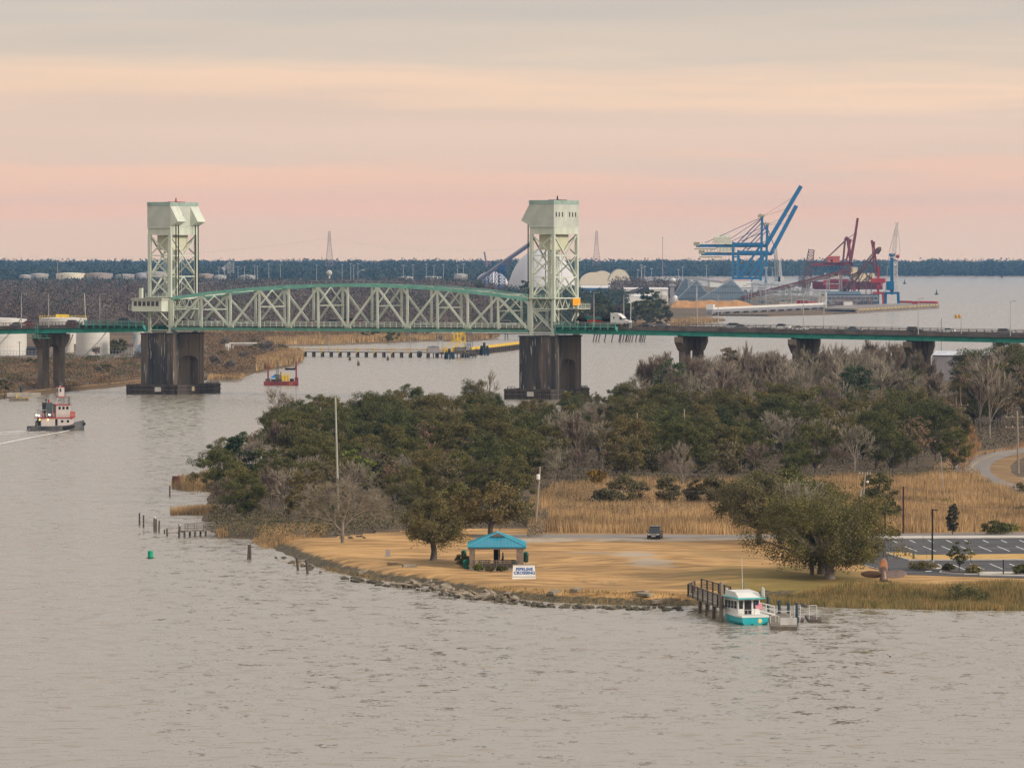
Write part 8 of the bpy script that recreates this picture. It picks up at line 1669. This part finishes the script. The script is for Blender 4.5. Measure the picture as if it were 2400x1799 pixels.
# warehouse and blue boat behind the right end of the approach
a=G(2186,893,1); Y=a.y; S=Y/FP; t=T('grey_warehouse','long grey warehouse with pale roof behind the third approach pier','warehouse',a,R(-14)); L_=30; h=A(2220,832,Y).z-1
MB().box(0,L_,0,16,-1,h).build('wall',gm,t); MB().add([(-.3,-.4,h),(L_+.3,-.4,h),(L_+.3,8,h+1.3),(-.3,8,h+1.3),(L_+.3,16.4,h),(-.3,16.4,h)],[(0,1,2,3),(3,2,4,5),(0,3,5),(1,4,2)]).build('roof',mt('pale_blue_roof',(.58,.60,.64),.5),t)
Y=1860; b=A(2305,845,Y); q=plane(Y,2305,845); t=T('blue_workboat','blue and white workboat with an orange funnel beside the grey warehouse','boat',(b.x,b.y,0)); z0=b.z
MB().box(q(2307,0).x,q(2318,0).x,-1.5,1.5,.5,q(0,838).z+z0).build('wheelhouse',mt('boat_blue',(.03,.22,.45),.5),t); MB().loft([[(x,-w_,2.6),(x,-w_*.7,-.2),(x,w_*.7,-.2),(x,w_,2.6)] for x,w_ in ((-3,1.5),(1,2.4),(9,2.2),(14,.4))]).build('hull',mt('boat_blue',(.03,.22,.45)),t); MB().tube((q(2304,0).x,0,2),(q(2304,0).x,0,q(0,826).z+z0),.5,.35).build('funnel',mt('funnel_orange',(.50,.20,.05),.6),t); MB().bar((q(2272,0).x,0,q(0,829).z+z0),(q(2302,0).x,0,q(0,828).z+z0),.4).tube((q(2292,0).x,0,2),(q(2292,0).x,0,q(0,820).z+z0),.15).box(q(2310,0).x,q(2330,0).x,-1,1,q(0,840).z+z0-.8,q(0,840).z+z0).build('derrick',steel,t)
# ------------------------------------------------------------------ birds
def bird(px,py,Y,span,lab,mat,rz=0,up=.35):
    b=A(px,py,Y); t=T('flying_bird',lab,'bird',b,rz); s=span/2; MB().ball((0,0,0),s*.32,s*.1,s*.1,8,5).build('body',mat,t,smooth=True); m=MB()
    for k in (-1,1): m.add([(s*.12,0,0),(-s*.16,0,0),(-s*.12,k*s*.5,s*up),(s*.16,k*s*.5,s*up),(-s*.05,k*s,s*up*.6)],[(0,1,2,3),(3,2,4)])
    m.build('wings',mat,t)
bd=mt('bird_dark',(.04,.035,.03),.8)
bird(2086,1538,560,1.6,'dark bird flying low over the water in the lower right',bd,R(70)); bird(1458,1152,880,1.3,'white gull flying before the marsh cedars',white,R(60)); bird(1574,451,900,.7,'tiny dark bird high left of the blue cranes',bd,R(70)); 
bird(1136,884,1010,.5,'dark bird perched in the forked leafless tree',bd)
for i,(px,py) in enumerate([(14,604),(30,606),(43,601),(73,601),(84,602),(88,598),(459,417),(487,410),(508,404),(134,434),(145,420),(1484,555),(1494,556),(1506,557),(1516,556),(1528,556),(1541,555),(2240,592),(2254,594)]):
    lb='tiny distant bird in the flock '+('above the left skyline' if px<100 else ('high above the left part of the span' if px<600 else ('in a line right of the right pylon' if px<1700 else 'above the far right shore')))
    b=A(px,py,2200); t=T('distant_bird',lb,'bird',b,R(75),'distant flying birds'); m=MB()
    for k in (-1,1): m.add([(.2,0,0),(-.2,0,0),(0,k*.8,.3)],[(0,1,2)])
    m.ball((0,0,0),.25,.1,.1,6,4); m.build('wings_and_body',bd,t)
# ------------------------------------------------------------------ haze
def haze():
    m=bpy.data.materials.new('haze'); m.use_nodes=True; nt=m.node_tree;N=nt.nodes;L=nt.links
    N.remove(N['Principled BSDF']); v=N.new('ShaderNodeVolumePrincipled'); v.inputs['Density'].default_value=2.8e-5; v.inputs['Color'].default_value=(.24,.55,1,1); v.inputs['Anisotropy'].default_value=.1
    L.new(v.outputs[0],N['Material Output'].inputs['Volume'])
    mb=MB().box(-3700,3700,-60,14000,-10,185); o=mb.build('haze',m); o['kind']='stuff'; o.display_type='WIRE'
haze()
